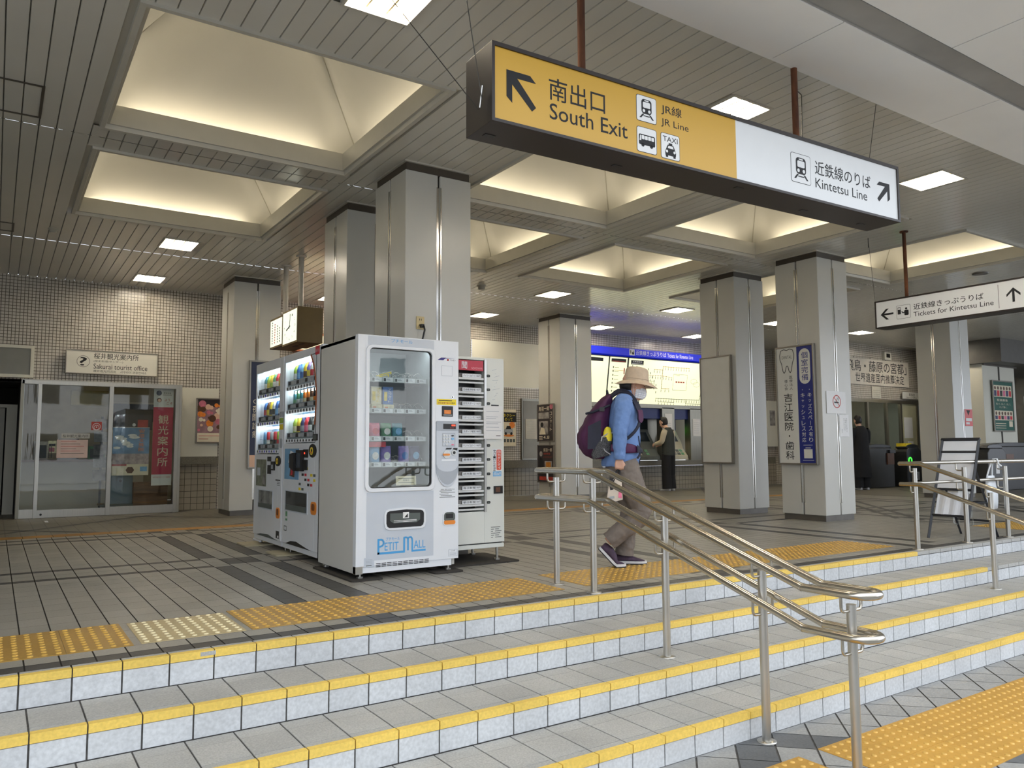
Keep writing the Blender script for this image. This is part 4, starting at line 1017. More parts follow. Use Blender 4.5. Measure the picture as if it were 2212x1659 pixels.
for k, nm in enumerate(NAMES):
    z = 1.578 - k * .1187
    s = MB(); s.box((3.237, NY - .006, z - .034), (3.482, NY + .15, z - .018), M_shw); s.box((3.237, NY - .004, z - .066), (3.482, NY + .02, z - .052), M_shw); s.box((3.237, NY + .03, z - .018), (3.482, NY + .15, z - .012), M_stl)
    sh = s.build('shelf', NM)
    s = MB(); s.rrect(FNm, 3.282, z - .014, 3.47, z + .016, .004, .006, M_vw, -.02); s.text(FNm, nm, 3.292, z - .008, 3.41, z + .011, M_ink, -.0135, .015); s.text(FNm, '180円', 3.42, z - .006, 3.463, z + .01, M_ink, -.0135)
    s.box((3.26, NY + .03, z - .012), (3.47, NY + .14, z + .022), M_pgrey); s.build('name_plate', sh)
for z in (1.584, 1.464, 1.345, .987, .867, .745, .624, .504):
    b = MB(); b.rrect(FNm, 3.512, z - .011, 3.547, z + .011, .01, .005, M_black); b.rrect(FNm, 3.52, z - .004, 3.539, z + .004, .003, .001, M_inkg, .005); b.build('select_button', NM)
b = MB(); b.rect(FNm, 3.56, 1.325, 3.637, 1.337, .001, M_black); b.build('coin_slot', NM)
b = MB(); b.rect(FNm, 3.583, .575, 3.672, .64, .006, M_black); b.rect(FNm, 3.60, .588, 3.645, .628, .001, GC['brown'], .006); b.build('coin_return', NM)
b = MB(); b.fpoly(FNm, [(3.478, 1.042), (3.66, 1.042), (3.668, 1.325), (3.474, 1.322)], .002, M_paper, .013)
for z, l in ((1.275, .13), (1.23, .12), (1.215, .1), (1.185, .15), (1.17, .12), (1.14, .13), (1.11, .15)): b.rect(FNm, 3.50, z, 3.50 + l, z + .004, .0003, M_vmid, .0152)
b.rect(FNm, 3.6, 1.066, 3.645, 1.072, .0003, M_ink, .0152); b.build('paper_notice', NM)
b = MB(); b.rect(FNm, 3.573, .72, 3.663, .957, .0008, M_vw); b.rrect(FNm, 3.612, .775, 3.66, .95, .012, .0005, mat('sticker_coral', (214, 92, 72), rough=.5), .001); b.vtext(FNm, '日刊ゲンダイ', 3.622, .782, 3.652, .945, M_vw, .0017, .03); b.vtext(FNm, '9月21日から新価格', 3.579, .765, 3.603, .95, M_ink, .0015, .02); b.rect(FNm, 3.575, .722, 3.661, .765, .0005, GC['sky'], .001); b.text(FNm, '1部200円', 3.58, .73, 3.656, .757, M_vw, .0017, .03); b.build('price_sticker', NM)
b = MB()
for q in range(6): b.rect(FNm, 3.555, .205 + q * .017, 3.575 + (q % 3) * .01, .21 + q * .017, .0003, M_inkg, .0004); b.rect(FNm, 3.595, .205 + q * .017, 3.66 - (q * 5 % 3) * .012, .21 + q * .017, .0003, M_inkg, .0004)
for q in range(10): b.line(FNm, [(3.56 + R.random() * .07, 1.36 + R.random() * .32), (3.58 + R.random() * .08, 1.36 + R.random() * .32)] if False else [(3.57 + q % 3 * .02, 1.38 + q * .028), (3.60 + q % 4 * .015, 1.383 + q * .028 + (q % 2) * .012)], .0025, .0003, M_vmid, .0004)
b.build('print_marks', NM)
feet(NM, ((3.64, 5.74), (3.15, 5.74), (3.64, 6.15), (3.15, 6.15)), .125, .012, .011)

# ---- two drink machines
M_backd = mat('display_backdrop', (128, 164, 196), rough=.5, noise=.25, scale=5)
def drink(yn, yf, label, spec):
    """front plane x = XF, yn near end, yf far end"""
    XF = 2.27
    t = thing('drink_machine', label, 'vending machine', (2.6, (yn + yf) / 2, 0))
    FD_ = Fr((XF, yf, 0), (0, -1, 0), (0, 0, 1)); Wd = yf - yn
    a = lambda y: yf - y
    z0, zt = .105, 1.845
    wz0, wz1 = spec['win'][2], spec['win'][3]; wa0, wa1 = a(spec['win'][0]), a(spec['win'][1])
    b = MB(); b.box((XF + .06, yn + .004, .07), (2.96, yf - .004, zt - .01), M_vside); 
    cb = MB()
    cb.box((XF + .33, yn + .004, .07), (2.96, yf - .004, zt - .01), M_vside)
    for y0_, y1_, zz0, zz1 in ((yn + .004, spec['win'][1] - .01, .07, zt - .01), (spec['win'][0] + .01, yf - .004, .07, zt - .01), (spec['win'][1] - .01, spec['win'][0] + .01, .07, wz0 - .01), (spec['win'][1] - .01, spec['win'][0] + .01, wz1 + .01, zt - .01)):
        cb.box((XF + .06, y0_, zz0), (XF + .33, y1_, zz1), M_vside)
    cb.box((XF + .012, yn + .003, .055), (XF + .07, yf - .003, .103), M_vw)
    cb.build('cabinet', t, bevel=.003)
    d = MB()
    d.rect(FD_, .002, z0, wa0, zt, -.055, M_vw); d.rect(FD_, wa1, z0, Wd - .002, zt, -.055, M_vw); d.rect(FD_, wa0, z0, wa1, wz0, -.055, M_vw); d.rect(FD_, wa0, wz1, wa1, zt, -.055, M_vw)
    dr = d.build('door', t, bevel=.003)
    i_ = MB(); yA, yB = spec['win'][1], spec['win'][0]
    i_.box((XF + .17, yA, wz0), (XF + .19, yB, wz1), M_backd); i_.box((XF + .05, yA - .008, wz0), (XF + .3, yA, wz1), M_vw); i_.box((XF + .05, yB, wz0), (XF + .3, yB + .008, wz1), M_vw); i_.box((XF + .05, yA, wz1), (XF + .3, yB, wz1 + .008), M_vw); i_.box((XF + .05, yA, wz0 - .008), (XF + .3, yB, wz0), M_vw)
    i_.build('display_case', t)
    g = MB(); g.poly([FD_.p(a, z, -.02) for a, z in ((wa0, wz0), (wa1, wz0), (wa1, wz1), (wa0, wz1))], M_glass); g.build('window_pane', dr)
    for z in spec['lights']: l = MB(); l.box((XF + .055, yA + .02, z - .022), (XF + .075, yB - .02, z), M_strip2); l.build('light_strip', t)
    rows_ = spec['rows']
    for ri, (zb, cols_) in enumerate(rows_):
        s = MB(); s.box((XF + .03, yA + .01, zb + .03), (XF + .28, yB - .01, zb + .036), M_stl); s.box((XF + .02, yA + .01, zb - .012), (XF + .03, yB - .01, zb + .075), M_vgrey)
        nb = spec['nb']; st_ = (wa1 - wa0 - .06) / nb
        for k in range(nb):
            aa = wa0 + .03 + st_ * (k + .5); s.rect(FD_, aa - st_ * .4, zb + .034, aa + st_ * .4, zb + .066, .002, GC['silver'] if k % 3 else GC['black'], -.019)
        sh = s.build('shelf', t)
        for k in range(nb):
            aa = wa0 + .03 + st_ * (k + .5)
            q = MB(); q.rrect(FD_, aa - st_ * .42, zb - .018, aa + st_ * .42, zb + .016, .008, .016, M_vw, -.018); q.disc(FD_, aa, zb, .011, .003, spec['bm'][k % len(spec['bm'])], -.002, 12); q.build('select_button', sh)
    for ri, (zb, cols_) in enumerate(rows_):
        n_ = len(cols_); h = spec['h'][ri]
        for k, (cn, c2) in enumerate(cols_):
            yy = yB - .05 - (yB - yA - .1) * (k + .5) / n_; r_ = min(.034, (yB - yA - .1) / n_ * .44)
            o = MB(); zz = zb + .037
            if h > .17: pf = [(0, r_ * .9), (.02, r_), (h * .62, r_), (h * .72, r_ * .8), (h * .85, r_ * .42), (h * .9, r_ * .42)]
            else: pf = [(0, r_ * .85), (.008, r_), (h * .93, r_), (h, r_ * .85)]
            o.loft([[(XF + .082 + rr * math.cos(q * math.pi / 6), yy + rr * math.sin(q * math.pi / 6), zz + hz) for q in range(12)] for hz, rr in pf], GC[cn])
            if h > .17: o.cyl((XF + .082, yy, zz + h * .88), (XF + .082, yy, zz + h), r_ * .45, GC[c2], 10)
            o.loft([[(XF + .082 + r_ * 1.02 * math.cos(q * math.pi / 6), yy + r_ * 1.02 * math.sin(q * math.pi / 6), zz + hz) for q in range(12)] for hz in (h * .25, h * .5)], GC[c2], caps=False)
            nmz = 'bottle' if h > .17 else 'can'
            tag(o.build('drink_' + nmz), '%s %s with a %s band, %s of the %s row in the %s drink machine' % (cn, nmz, c2, ('first', 'second', 'third', 'fourth', 'fifth', 'sixth', 'seventh', 'eighth', 'ninth')[k], ('top', 'middle', 'bottom')[ri], spec['nick']), 'drink', 'sample drinks in the %s drink machine' % spec['nick'])
    return t, dr, FD_, a
rgb_btn = [M_black, GC['black']]
t2, d2, F_, a_ = drink(6.30, 7.33, 'white drink vending machine with a curved orange edge, next to the snack machine', dict(
    win=(7.30, 6.46, 1.015, 1.775), lights=(1.772, 1.50, 1.275), nick='near', nb=10, bm=rgb_btn, h=(.215, .16, .20),
    rows=[(1.525, [('lime', 'white'), ('blue', 'sky'), ('sky', 'blue'), ('yellow', 'brown'), ('violet', 'yellow'), ('white', 'red'), ('teal', 'white'), ('red', 'white')]),
          (1.308, [('teal', 'green'), ('green', 'white'), ('teal', 'silver'), ('orange', 'cream'), ('orange', 'brown'), ('brown', 'cream'), ('black', 'orange'), ('orange', 'red')]),
          (1.04, [('lime', 'cream'), ('yellow', 'brown'), ('navy', 'silver'), ('red', 'pink'), ('black', 'white'), ('silver', 'black'), ('yellow', 'lime')])]))
A = a_
b = MB(); arc = [(A(6.587) , 1.78), (A(6.52), 1.70), (A(6.465), 1.58), (A(6.436), 1.45), (A(6.44), 1.33), (A(6.47), 1.17), (A(6.522), 1.02)]
M_copper = mat('trim_copper', (170, 96, 56), rough=.4)
b.line(F_, arc[:6], .022, .004, M_copper, .001)
b.fpoly(F_, ([(A(6.446), 1.02)] + [(x + .004, z) for x, z in arc[::-1]] + [(A(6.446), 1.79)])[::1], .004, M_vw, -.004)
b.build('curved_trim', d2)
b = MB(); b.rect(F_, A(6.48), 1.768, A(6.377), 1.842, .0008, GC['red']); b.text(F_, 'あったか', A(6.468), 1.79, A(6.39), 1.82, M_vw, .0012, .02); b.build('corner_sticker', d2)
b = MB(); b.rect(F_, A(7.27), .69, A(6.868), .968, .002, mat('poster_sky', (112, 160, 196), rough=.4, noise=.12, scale=6)); b.fpoly(F_, [(A(7.12), .72), (A(6.98), .71), (A(6.95), .84), (A(7.06), .90)], .0006, GC['brown'], .002); b.fpoly(F_, [(A(7.16), .84), (A(7.0), .83), (A(6.98), .93), (A(7.10), .95)], .0006, GC['white'], .0027); b.fpoly(F_, [(A(7.08), .73), (A(7.03), .73), (A(7.02), .80), (A(7.07), .80)], .0006, GC['red'], .0034); b.build('promo_panel', d2)
b = MB(); b.prism([F_.p(A(6.99), .80, 0), F_.p(A(6.88), .77, 0), F_.p(A(6.88), .93, 0), F_.p(A(6.99), .92, 0)], (-.05, 0, 0), M_black); b.rect(F_, A(6.87), .77, A(6.73), .955, .03, M_black); b.rect(F_, A(6.85), .80, A(6.75), .93, .002, mat('screen_slate', (52, 60, 72), rough=.15), .03); b.rect(F_, A(6.73), .78, A(6.63), .87, .015, M_black); b.rect(F_, A(6.73), .89, A(6.62), .96, .01, M_black); b.rect(F_, A(6.70), .92, A(6.68), .935, .002, M_led, .01); b.build('payment_reader', d2)
b = MB(); b.disc(F_, A(6.505), .948, .093, .006, M_black, 0, 24, .058); b.annulus(F_, A(6.52), .945, .022, .034, .003, GC['yellow'], .006); b.rect(F_, A(6.56), .93, A(6.5), .94, .003, GC['orange'], .009); b.build('coin_panel', d2)
b = MB(); b.rrect(F_, A(6.50), 1.034, A(6.388), 1.09, .008, .006, M_black); b.rrect(F_, A(6.485), 1.042, A(6.41), 1.08, .004, .001, M_inkg, .006); b.build('bill_slot', d2)
b = MB(); b.ring(F_, [(A(7.24), .40), (A(6.62), .40), (A(6.62), .59), (A(7.24), .59)], [(A(7.225), .41), (A(6.635), .41), (A(6.635), .58), (A(7.225), .58)], .004, M_vgrey); b.rect(F_, A(7.225), .41, A(6.635), .58, .001, mat('flap_smoke', (62, 62, 60), rough=.12, noise=.25, scale=7), .0005); b.rect(F_, A(7.2), .412, A(6.66), .46, .008, M_inkg, .001); b.build('pickup_flap', d2)
b = MB(); b.rrect(F_, A(6.528), .41, A(6.395), .517, .035, .006, M_orange); b.rrect(F_, A(6.50), .445, A(6.425), .50, .02, .002, mat('orange_dark', (130, 70, 26), rough=.4), .006); b.build('coin_return', d2)
b = MB(); b.fpoly(F_, [(A(7.297), .104), (A(7.20), .106), (A(7.062), .137), (A(6.906), .145), (A(6.62), .112), (A(6.50), .104)][::-1], .001, M_black, .0004); b.build('toe_grille', d2)
for q in range(22):
    b = MB()
    yy, zz = 6.86 - (q % 6) * .075, .75 - (q // 6) * .042
    b.rect(F_, A(yy), zz - .022, A(yy - .055), zz, .0006, (M_paper, M_black, GC['red'], M_paper, M_ystk, M_inkg, M_paper)[q % 7], .0004); b.build('sticker', d2)
b = MB(); b.rect(F_, A(7.22), .31, A(7.165), .395, .0006, GC['green'], .0004); b.rect(F_, A(7.215), .33, A(7.17), .35, .0004, M_paper, .0011); b.build('sticker', d2)
b = MB(); b.line(F_, [(A(7.26), .22), (A(7.185), .22), (A(7.185), .258), (A(7.26), .258), (A(7.26), .22)], .008, .0005, M_inkg, .0004); b.build('sticker', d2)
b = MB(); b.rect(F_, A(6.72), .785, A(6.62), .805, .0006, M_ystk, .0005); b.build('sticker', d2)
feet(t2, ((2.34, 6.36), (2.34, 7.27), (2.9, 6.36), (2.9, 7.27)), .075, 0, .01)
t1, d1, F_, a_ = drink(7.36, 8.29, 'white drink vending machine with blue buttons, farthest of the two', dict(
    win=(8.255, 7.47, .915, 1.748), lights=(1.745, 1.47, 1.19), nick='far', nb=9, bm=[GC['black'], mat('button_blue', (60, 50, 210), rough=.3)], h=(.20, .22, .16),
    rows=[(1.505, [('teal', 'white'), ('lime', 'yellow'), ('yellow', 'lime'), ('green', 'white'), ('red', 'white'), ('orange', 'yellow'), ('blue', 'white')]),
          (1.222, [('blue', 'red'), ('brown', 'yellow'), ('yellow', 'black'), ('white', 'black'), ('blue', 'sky'), ('navy', 'white'), ('black', 'blue')]),
          (.943, [('sky', 'teal'), ('red', 'white'), ('silver', 'black'), ('red', 'black'), ('lime', 'red'), ('pink', 'red')])]))
A = a_
b = MB(); b.rect(F_, A(8.209), .596, A(7.86), .863, .002, mat('guide_panel', (120, 124, 104), rough=.4, noise=.3, scale=12)); b.fpoly(F_, [(A(8.0), .62), (A(7.88), .61), (A(7.88), .72), (A(7.96), .70)], .0005, M_pgrey, .0022); b.rect(F_, A(8.17), .70, A(8.06), .78, .0005, M_vgrey, .0022); b.build('promo_panel', d1)
b = MB(); b.disc(F_, A(7.475), .852, .088, .006, M_black, 0, 22, .05); b.annulus(F_, A(7.49), .85, .018, .03, .003, GC['yellow'], .006); b.rect(F_, A(7.807), .846, A(7.70), .892, .008, M_black); b.rect(F_, A(7.80), .723, A(7.70), .81, .008, M_black); b.rect(F_, A(7.678), .76, A(7.57), .846, .012, M_black); b.rect(F_, A(7.66), .775, A(7.6), .815, .001, M_vmid, .012); b.build('coin_panel', d1)
b = MB(); b.ring(F_, [(A(8.125), .375), (A(7.62), .375), (A(7.62), .565), (A(8.125), .565)], [(A(8.11), .385), (A(7.635), .385), (A(7.635), .555), (A(8.11), .555)], .004, M_vgrey); b.rect(F_, A(8.11), .385, A(7.635), .555, .001, mat('flap_pale', (120, 120, 116), rough=.2, noise=.4, scale=9), .0005); b.rect(F_, A(8.1), .386, A(7.64), .43, .006, M_inkg, .001); b.build('pickup_flap', d1)
b = MB(); b.rrect(F_, A(7.50), .312, A(7.395), .412, .03, .006, M_orange); b.rrect(F_, A(7.475), .34, A(7.42), .40, .018, .002, MATS['orange_dark'], .006); b.build('coin_return', d1)
b = MB(); b.fpoly(F_, [(A(8.25), .104), (A(8.15), .106), (A(8.014), .125), (A(7.751), .135), (A(7.56), .112), (A(7.45), .104)][::-1], .001, M_inkg, .0004); b.build('toe_grille', d1)
b = MB(); b.rect(F_, A(7.506), .124, A(7.405), .193, .0006, M_black); b.rect(F_, A(7.46), .13, A(7.42), .15, .0004, M_paper, .0007); b.build('sticker', d1)
for q in range(3):
    b = MB(); b.rect(F_, A(7.455), 1.15 + q * .06, A(7.345), 1.20 + q * .06, .0006, (M_ystk, GC['lime'], GC['silver'])[q]); b.build('sticker', d1)
b = MB(); b.rrect(F_, A(7.43), .975, A(7.36), 1.065, .02, .004, M_vmid); b.build('door_lock', d1)
b = MB(); b.rect(F_, A(7.55), .665, A(7.40), .675, .0004, M_ink)
for q in range(3): b.rect(F_, A(7.5), .62 + q * .015, A(7.41), .625 + q * .015, .0004, M_inkg)
b.build('print_label', d1)
feet(t1, ((2.34, 7.42), (2.34, 8.22), (2.9, 7.42), (2.9, 8.22)), .075, 0, .01)
def slab(x0, y0, x1, y1, label): rmat(x0, y0, x1, y1, label, mat('pale_board', (176, 168, 140), rough=.7, noise=.06), .012)
slab(2.12, 8.0, 2.55, 8.36, 'pale board under the far foot of the drink machines')
slab(2.16, 7.10, 2.50, 7.48, 'pale board under the joint between the two drink machines')
b = MB(); b.cyl((2.30, 8.12, .035), (2.30, 8.36, .035), .012, M_vw, 8); tag(b.build('plastic_pipe'), 'short white pipe lying under the far drink machine', 'pipe')
# ================================================================ HANDRAILS
M_ss = mat('handrail_steel', (196, 190, 178), rough=0.24, metal=1.0, noise=0.03, scale=5)
M_ssp = mat('post_steel', (190, 187, 180), rough=0.36, metal=1.0, noise=0.05, scale=4)
XR = 3.37
def arcp(c, r, a0, a1, n, plane='xy', z=0):
    return [(c[0] + r * math.cos(math.radians(a0 + (a1 - a0) * i / n)), c[1] + r * math.sin(math.radians(a0 + (a1 - a0) * i / n)), z) for i in range(n + 1)]
def bracket(t, x, y, ztop, zarm, d=(1, 0), both=True):
    for s_ in ((-1, 1) if both else (-1,)):
        b = MB(); e = .078
        P = [(x + d[0] * s_ * .012, y + d[1] * s_ * .012, zarm)]
        for k in range(6):
            an = math.radians(-90 + 18 * k) ; r = .022
            P.append((x + d[0] * s_ * (e - r + r * math.cos(an)), y + d[1] * s_ * (e - r + r * math.cos(an)), zarm + r + r * math.sin(an)))
        P.append((x + d[0] * s_ * e, y + d[1] * s_ * e, ztop))
        b.tube(P, .0072, M_ss, 8); b.build('bracket', t)
HR = thing('handrail', 'double steel handrail with a rounded lower end running down the middle of the steps', 'handrail', (XR, 3.4, 0))
PROF = [(4.05, .0), (2.435, -.525)]
POSTS = [(4.52, 0, .75, .0), (4.11, 0, .755, .0), (3.44, -.274, .55, -.205), (2.735, -.548, .316, -.43), (2.228, -.548, .222, -.525)]
for nm, zt in (('upper_rail', .80), ('lower_rail', .607)):
    b = MB(); h = .08; r = h
    ring_ = []
    zb = zt - .52
    ring_ += [(XR - h, 4.05, zt), (XR - h, 2.435, zb), (XR - h, 2.18, zb)]
    ring_ += arcp((XR, 2.18), r, 180, 360, 12, z=zb)[1:]
    ring_ += [(XR + h, 2.435, zb), (XR + h, 4.05, zt), (XR + h, 4.62, zt)]
    ring_ += arcp((XR, 4.62), r, 0, 180, 12, z=zt)[1:]
    # resample straight runs so the tube stays round
    out = []
    for i, p in enumerate(ring_):
        q = ring_[(i + 1) % len(ring_)]; p, q = Vector(p), Vector(q); out.append(p)
        L = (q - p).length
        if L > .1:
            out.append(p + (q - p).normalized() * .02); out.append(q - (q - p).normalized() * .02)
    b.tube(out, .0195, M_ss, 16, closed=True); b.build(nm, HR)
for y, zg, zp, dz in POSTS:
    b = MB(); b.cyl((XR, y, zg), (XR, y, zp), .0225, M_ssp, 18); b.tube([(XR, y, zp - .003), (XR, y, zp + .001)], .0232, M_ssp, 18); b.tube([(XR, y, zg), (XR, y, zg + .004), (XR, y, zg + .008)], [.05, .05, .03], M_ssp, 20)
    b.build('post', HR)
    zr = .80 + (0 if y > 4.05 else max(-.52, (y - 4.05) * .322))
    bracket(HR, XR, y, zr - .015, zp - .028); bracket(HR, XR, y, zr - .193 - .015, zp - .222)
for sx in (-1, 1):
    for zt in (.80, .607):
        w_ = MB()
        for yy, zz, up in ((2.435, zt - .52, 1),):
            c = Vector((XR + sx * .08, yy, zz)); w_.tube([c + Vector((0, -.004, -.001)), c + Vector((0, .004, .001))], .0208, M_chrome, 14)
        w_.build('weld_ring', HR)

HR2 = thing('handrail', 'steel handrail with two rails at the right end of the steps beside the folding board', 'handrail', (7.27, 4.09, 0))
xl, yl = 7.19, 4.18
for nm, zt in (('upper_rail', .80), ('lower_rail', .607)):
    b = MB()
    b.tube([(xl, yl + .01, zt), (xl, 4.03, zt), (xl, 3.99, zt), (xl, 2.45, zt - .515), (xl, 2.1, zt - .515)], .0195, M_ss, 16)
    b.build(nm, HR2)
    b = MB(); b.tube([(xl - .01, yl, zt), (xl + .3, yl, zt), (13.5, yl, zt)], .0195 if nm == 'upper_rail' else .0165, M_ss, 16)
    b.build(nm, HR2)
for x, y, zg, zp, br in ((7.27, 4.09, 0, .757, 'c'), (8.2, 4.10, 0, .752, 'y'), (9.05, 4.10, 0, .75, 'y'), (10.3, 4.1, 0, .75, 'y'), (7.31, 3.44, -.274, .553, 'x'), (7.31, 2.74, -.548, .316, 'x')):
    b = MB(); b.cyl((x, y, zg), (x, y, zp), .0225, M_ssp, 18); b.tube([(x, y, zg), (x, y, zg + .004), (x, y, zg + .008)], [.048, .048, .03], M_ssp, 20); b.build('post', HR2)
    zr = .80 + (0 if y > 4.0 else (y - 4.0) * .33)
    for ztop, za in ((zr - .015, zp - .035), (zr - .208, zp - .228)):
        if br in ('c', 'x'): bracket(HR2, x, y, ztop, za, (1, 0), False)
        else: bracket(HR2, x, y, ztop, za, (0, -1), False)
b = MB()
for x in (8.95, 9.12): b.tube([(x, yl, .80), (x + .012, yl, .80)], .0215, M_ss, 14)
b.build('joint_collar', HR2)
# plastic bag tied to the railing
M_bag = mat('white_plastic_bag', (222, 226, 230), rough=.35, noise=.05, scale=8)
b = MB(); rr = []
for z, wx, wy in ((.285, .085, .010), (.292, .105, .026), (.36, .108, .040), (.46, .104, .036), (.55, .098, .026), (.62, .088, .016), (.645, .080, .009)):
    rr.append([(8.985 + .03 * (z - .3) + wx * math.copysign(abs(math.cos(k * math.pi / 10)) ** .6, math.cos(k * math.pi / 10)) + .006 * math.sin(k * 2.6 + z * 18), 4.225 + wy * math.sin(k * math.pi / 10) * (1 + .2 * math.sin(k * 2.3 + z * 14)), z) for k in range(20)])
b.loft(rr, M_bag)
for dx in (-.06, .05): b.tube([(8.985 + dx, 4.225, .64), (9.0 + dx * .5, 4.215, .74), (9.02, 4.20, .822), (9.03, 4.165, .825), (9.03, 4.15, .77), (9.03, 4.12, .745)], .009, M_bag, 6)
tag(b.build('plastic_bag'), 'white plastic bag with paper in it tied to the right hand railing', 'bag')

# ================================================================ FOLDING BOARD
M_bframe = mat('board_frame_black', (30, 32, 38), rough=.4, noise=.05)
M_bpaper = mat('board_sheet', (214, 218, 226), rough=.45, noise=.02)
SB = thing('folding_board', 'black framed folding board with blank white sheets standing behind the right hand railing', 'sign board', (8.6, 4.33, 0))
Y0b, Y1b = 4.54, 4.16
topx, topz = 8.66, 1.035
def fb(t): return 8.28 + (topx - 8.28) * t          # x of the front frame at height fraction t
def leg(pa, pb, nm='leg', r=.016): b = MB(); d = (Vector(pb) - Vector(pa)).normalized(); b.tube([pa, pb], [r, r], M_bframe, 4, smooth=False); return b.build(nm, SB)
for y in (Y0b, Y1b): leg((fb(0), y, 0), (topx, y, topz))
for y in (Y0b, Y1b): leg((8.95, y, 0), (8.55, y, .72), r=.013)
b = MB(); b.tube([(topx, Y0b + .012, topz), (topx, Y1b - .012, topz)], .018, M_bframe, 4, smooth=False); b.build('top_bar', SB)
for t in (.87, .49, .23): b = MB(); b.tube([(fb(t), Y0b, t * topz), (fb(t), Y1b, t * topz)], .013, M_bframe, 4, smooth=False); b.build('cross_bar', SB)
for z in (.37, .17): b = MB(); xx = 8.95 - .4 * z / .72; b.tube([(xx, Y0b, z), (xx, Y1b, z)], .011, M_bframe, 4, smooth=False); b.build('cross_bar', SB)
b = MB(); b.tube([(fb(.36), Y0b, .37), (8.75, Y0b, .37)], .009, M_bframe, 4, smooth=False); b.build('brace', SB)
b = MB(); b.tube([(fb(.36), Y1b, .37), (8.75, Y1b, .37)], .009, M_bframe, 4, smooth=False); b.build('brace', SB)
def sheet(t0, t1, nm, m=M_bpaper, off=0.0):
    b = MB(); P = [(fb(t0) + off, Y0b - .012, t0 * topz), (fb(t0) + off, Y1b + .012, t0 * topz), (fb(t1) + off, Y1b + .012, t1 * topz), (fb(t1) + off, Y0b - .012, t1 * topz)]
    b.prism(P, (.008, 0, -.002), m); return b.build(nm, SB)
sheet(.885, .985, 'header_sheet'); sheet(.505, .86, 'blank_panel')
b = MB(); nn = 14; r0, r1 = [], []
for k in range(nn + 1):
    y = Y0b - .03 - (Y0b - Y1b - .06) * k / nn; wv = .012 * math.sin(k * 1.3) 
    r0.append((fb(.24) + wv, y, .25)); r1.append((fb(.48) + wv * .3, y, .48))
for k in range(nn): b.poly([r0[k], r0[k + 1], r1[k + 1], r1[k]], M_bpaper, True)
b.build('hanging_cloth', SB)
b = MB()
for y in (4.38, 4.24): b.tube([(8.50, y, .36), (8.50, y, .16), (8.50, y - .02, .14), (8.50, y - .05, .15), (8.50, y - .05, .30)], .008, M_clear, 8)
b.build('clear_tube', SB)
# ================================================================ TOURIST OFFICE
M_roomw = mat('office_wall', (170, 162, 138), rough=.7, noise=.05)
M_wood = mat('office_wood', (120, 82, 48), rough=.5, noise=.2, scale=4, stretch=(1, 1, 6))
M_bluegrey = mat('cabinet_bluegrey', (128, 148, 160), rough=.45, noise=.03)
M_olive = mat('blind_olive', (146, 128, 78), rough=.7, noise=.06)
M_crim = mat('banner_crimson', (182, 34, 74), rough=.55, noise=.03)
M_dim = mat('office_lamp', (255, 246, 224), emit=(255, 240, 214), es=6.0)
M_skyp = mat('poster_sky_scene', (104, 138, 176), rough=.5, noise=.3, scale=5)
M_flow = mat('poster_blossom', (176, 160, 160), rough=.5, noise=.3, scale=14)
b = MB()
b.poly([(-.9, 13.56, -.001), (3.1, 13.56, -.001), (3.1, 16.6, -.001), (-.9, 16.6, -.001)], M_plain)
b.poly([(-.9, 16.6, 0), (3.1, 16.6, 0), (3.1, 16.6, 2.4), (-.9, 16.6, 2.4)], M_roomw); b.poly([(3.1, 16.6, 0), (3.1, 13.55, 0), (3.1, 13.55, 2.4), (3.1, 16.6, 2.4)], M_roomw)
b.poly([(-.9, 13.55, 2.4), (3.1, 13.55, 2.4), (3.1, 16.6, 2.4), (-.9, 16.6, 2.4)], M_roomw)
b.poly([(.3, 13.55, 0), (.3, 16.6, 0), (.3, 16.6, 2.4), (.3, 13.55, 2.4)], M_roomw)
b.build('wall_tourist_office', kind='structure')
t = thing('office_lamp', 'strip lamp on the ceiling inside the tourist office', 'ceiling lamp', (1.4, 14.8, 2.39)); l = MB(); l.box((.8, 14.7, 2.36), (2.2, 14.78, 2.395), M_dim); l.build('tube', t)
# dark passage with a white door left of the office
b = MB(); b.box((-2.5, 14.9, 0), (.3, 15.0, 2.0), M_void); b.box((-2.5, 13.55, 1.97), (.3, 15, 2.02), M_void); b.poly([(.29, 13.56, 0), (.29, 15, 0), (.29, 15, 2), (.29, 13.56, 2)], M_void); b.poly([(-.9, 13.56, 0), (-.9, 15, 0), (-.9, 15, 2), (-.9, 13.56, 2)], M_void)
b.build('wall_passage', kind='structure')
b = MB(); M_doorw = mat('plain_door', (176, 176, 166), rough=.45); b.box((-.85, 14.3, 0), (.12, 14.34, 1.62), M_doorw); b.box((.14, 14.28, 0), (.28, 14.36, 1.66), M_cream); b.box((-.88, 14.3, 1.63), (.28, 14.36, 1.68), M_cream); b.build('door_2', kind='structure')
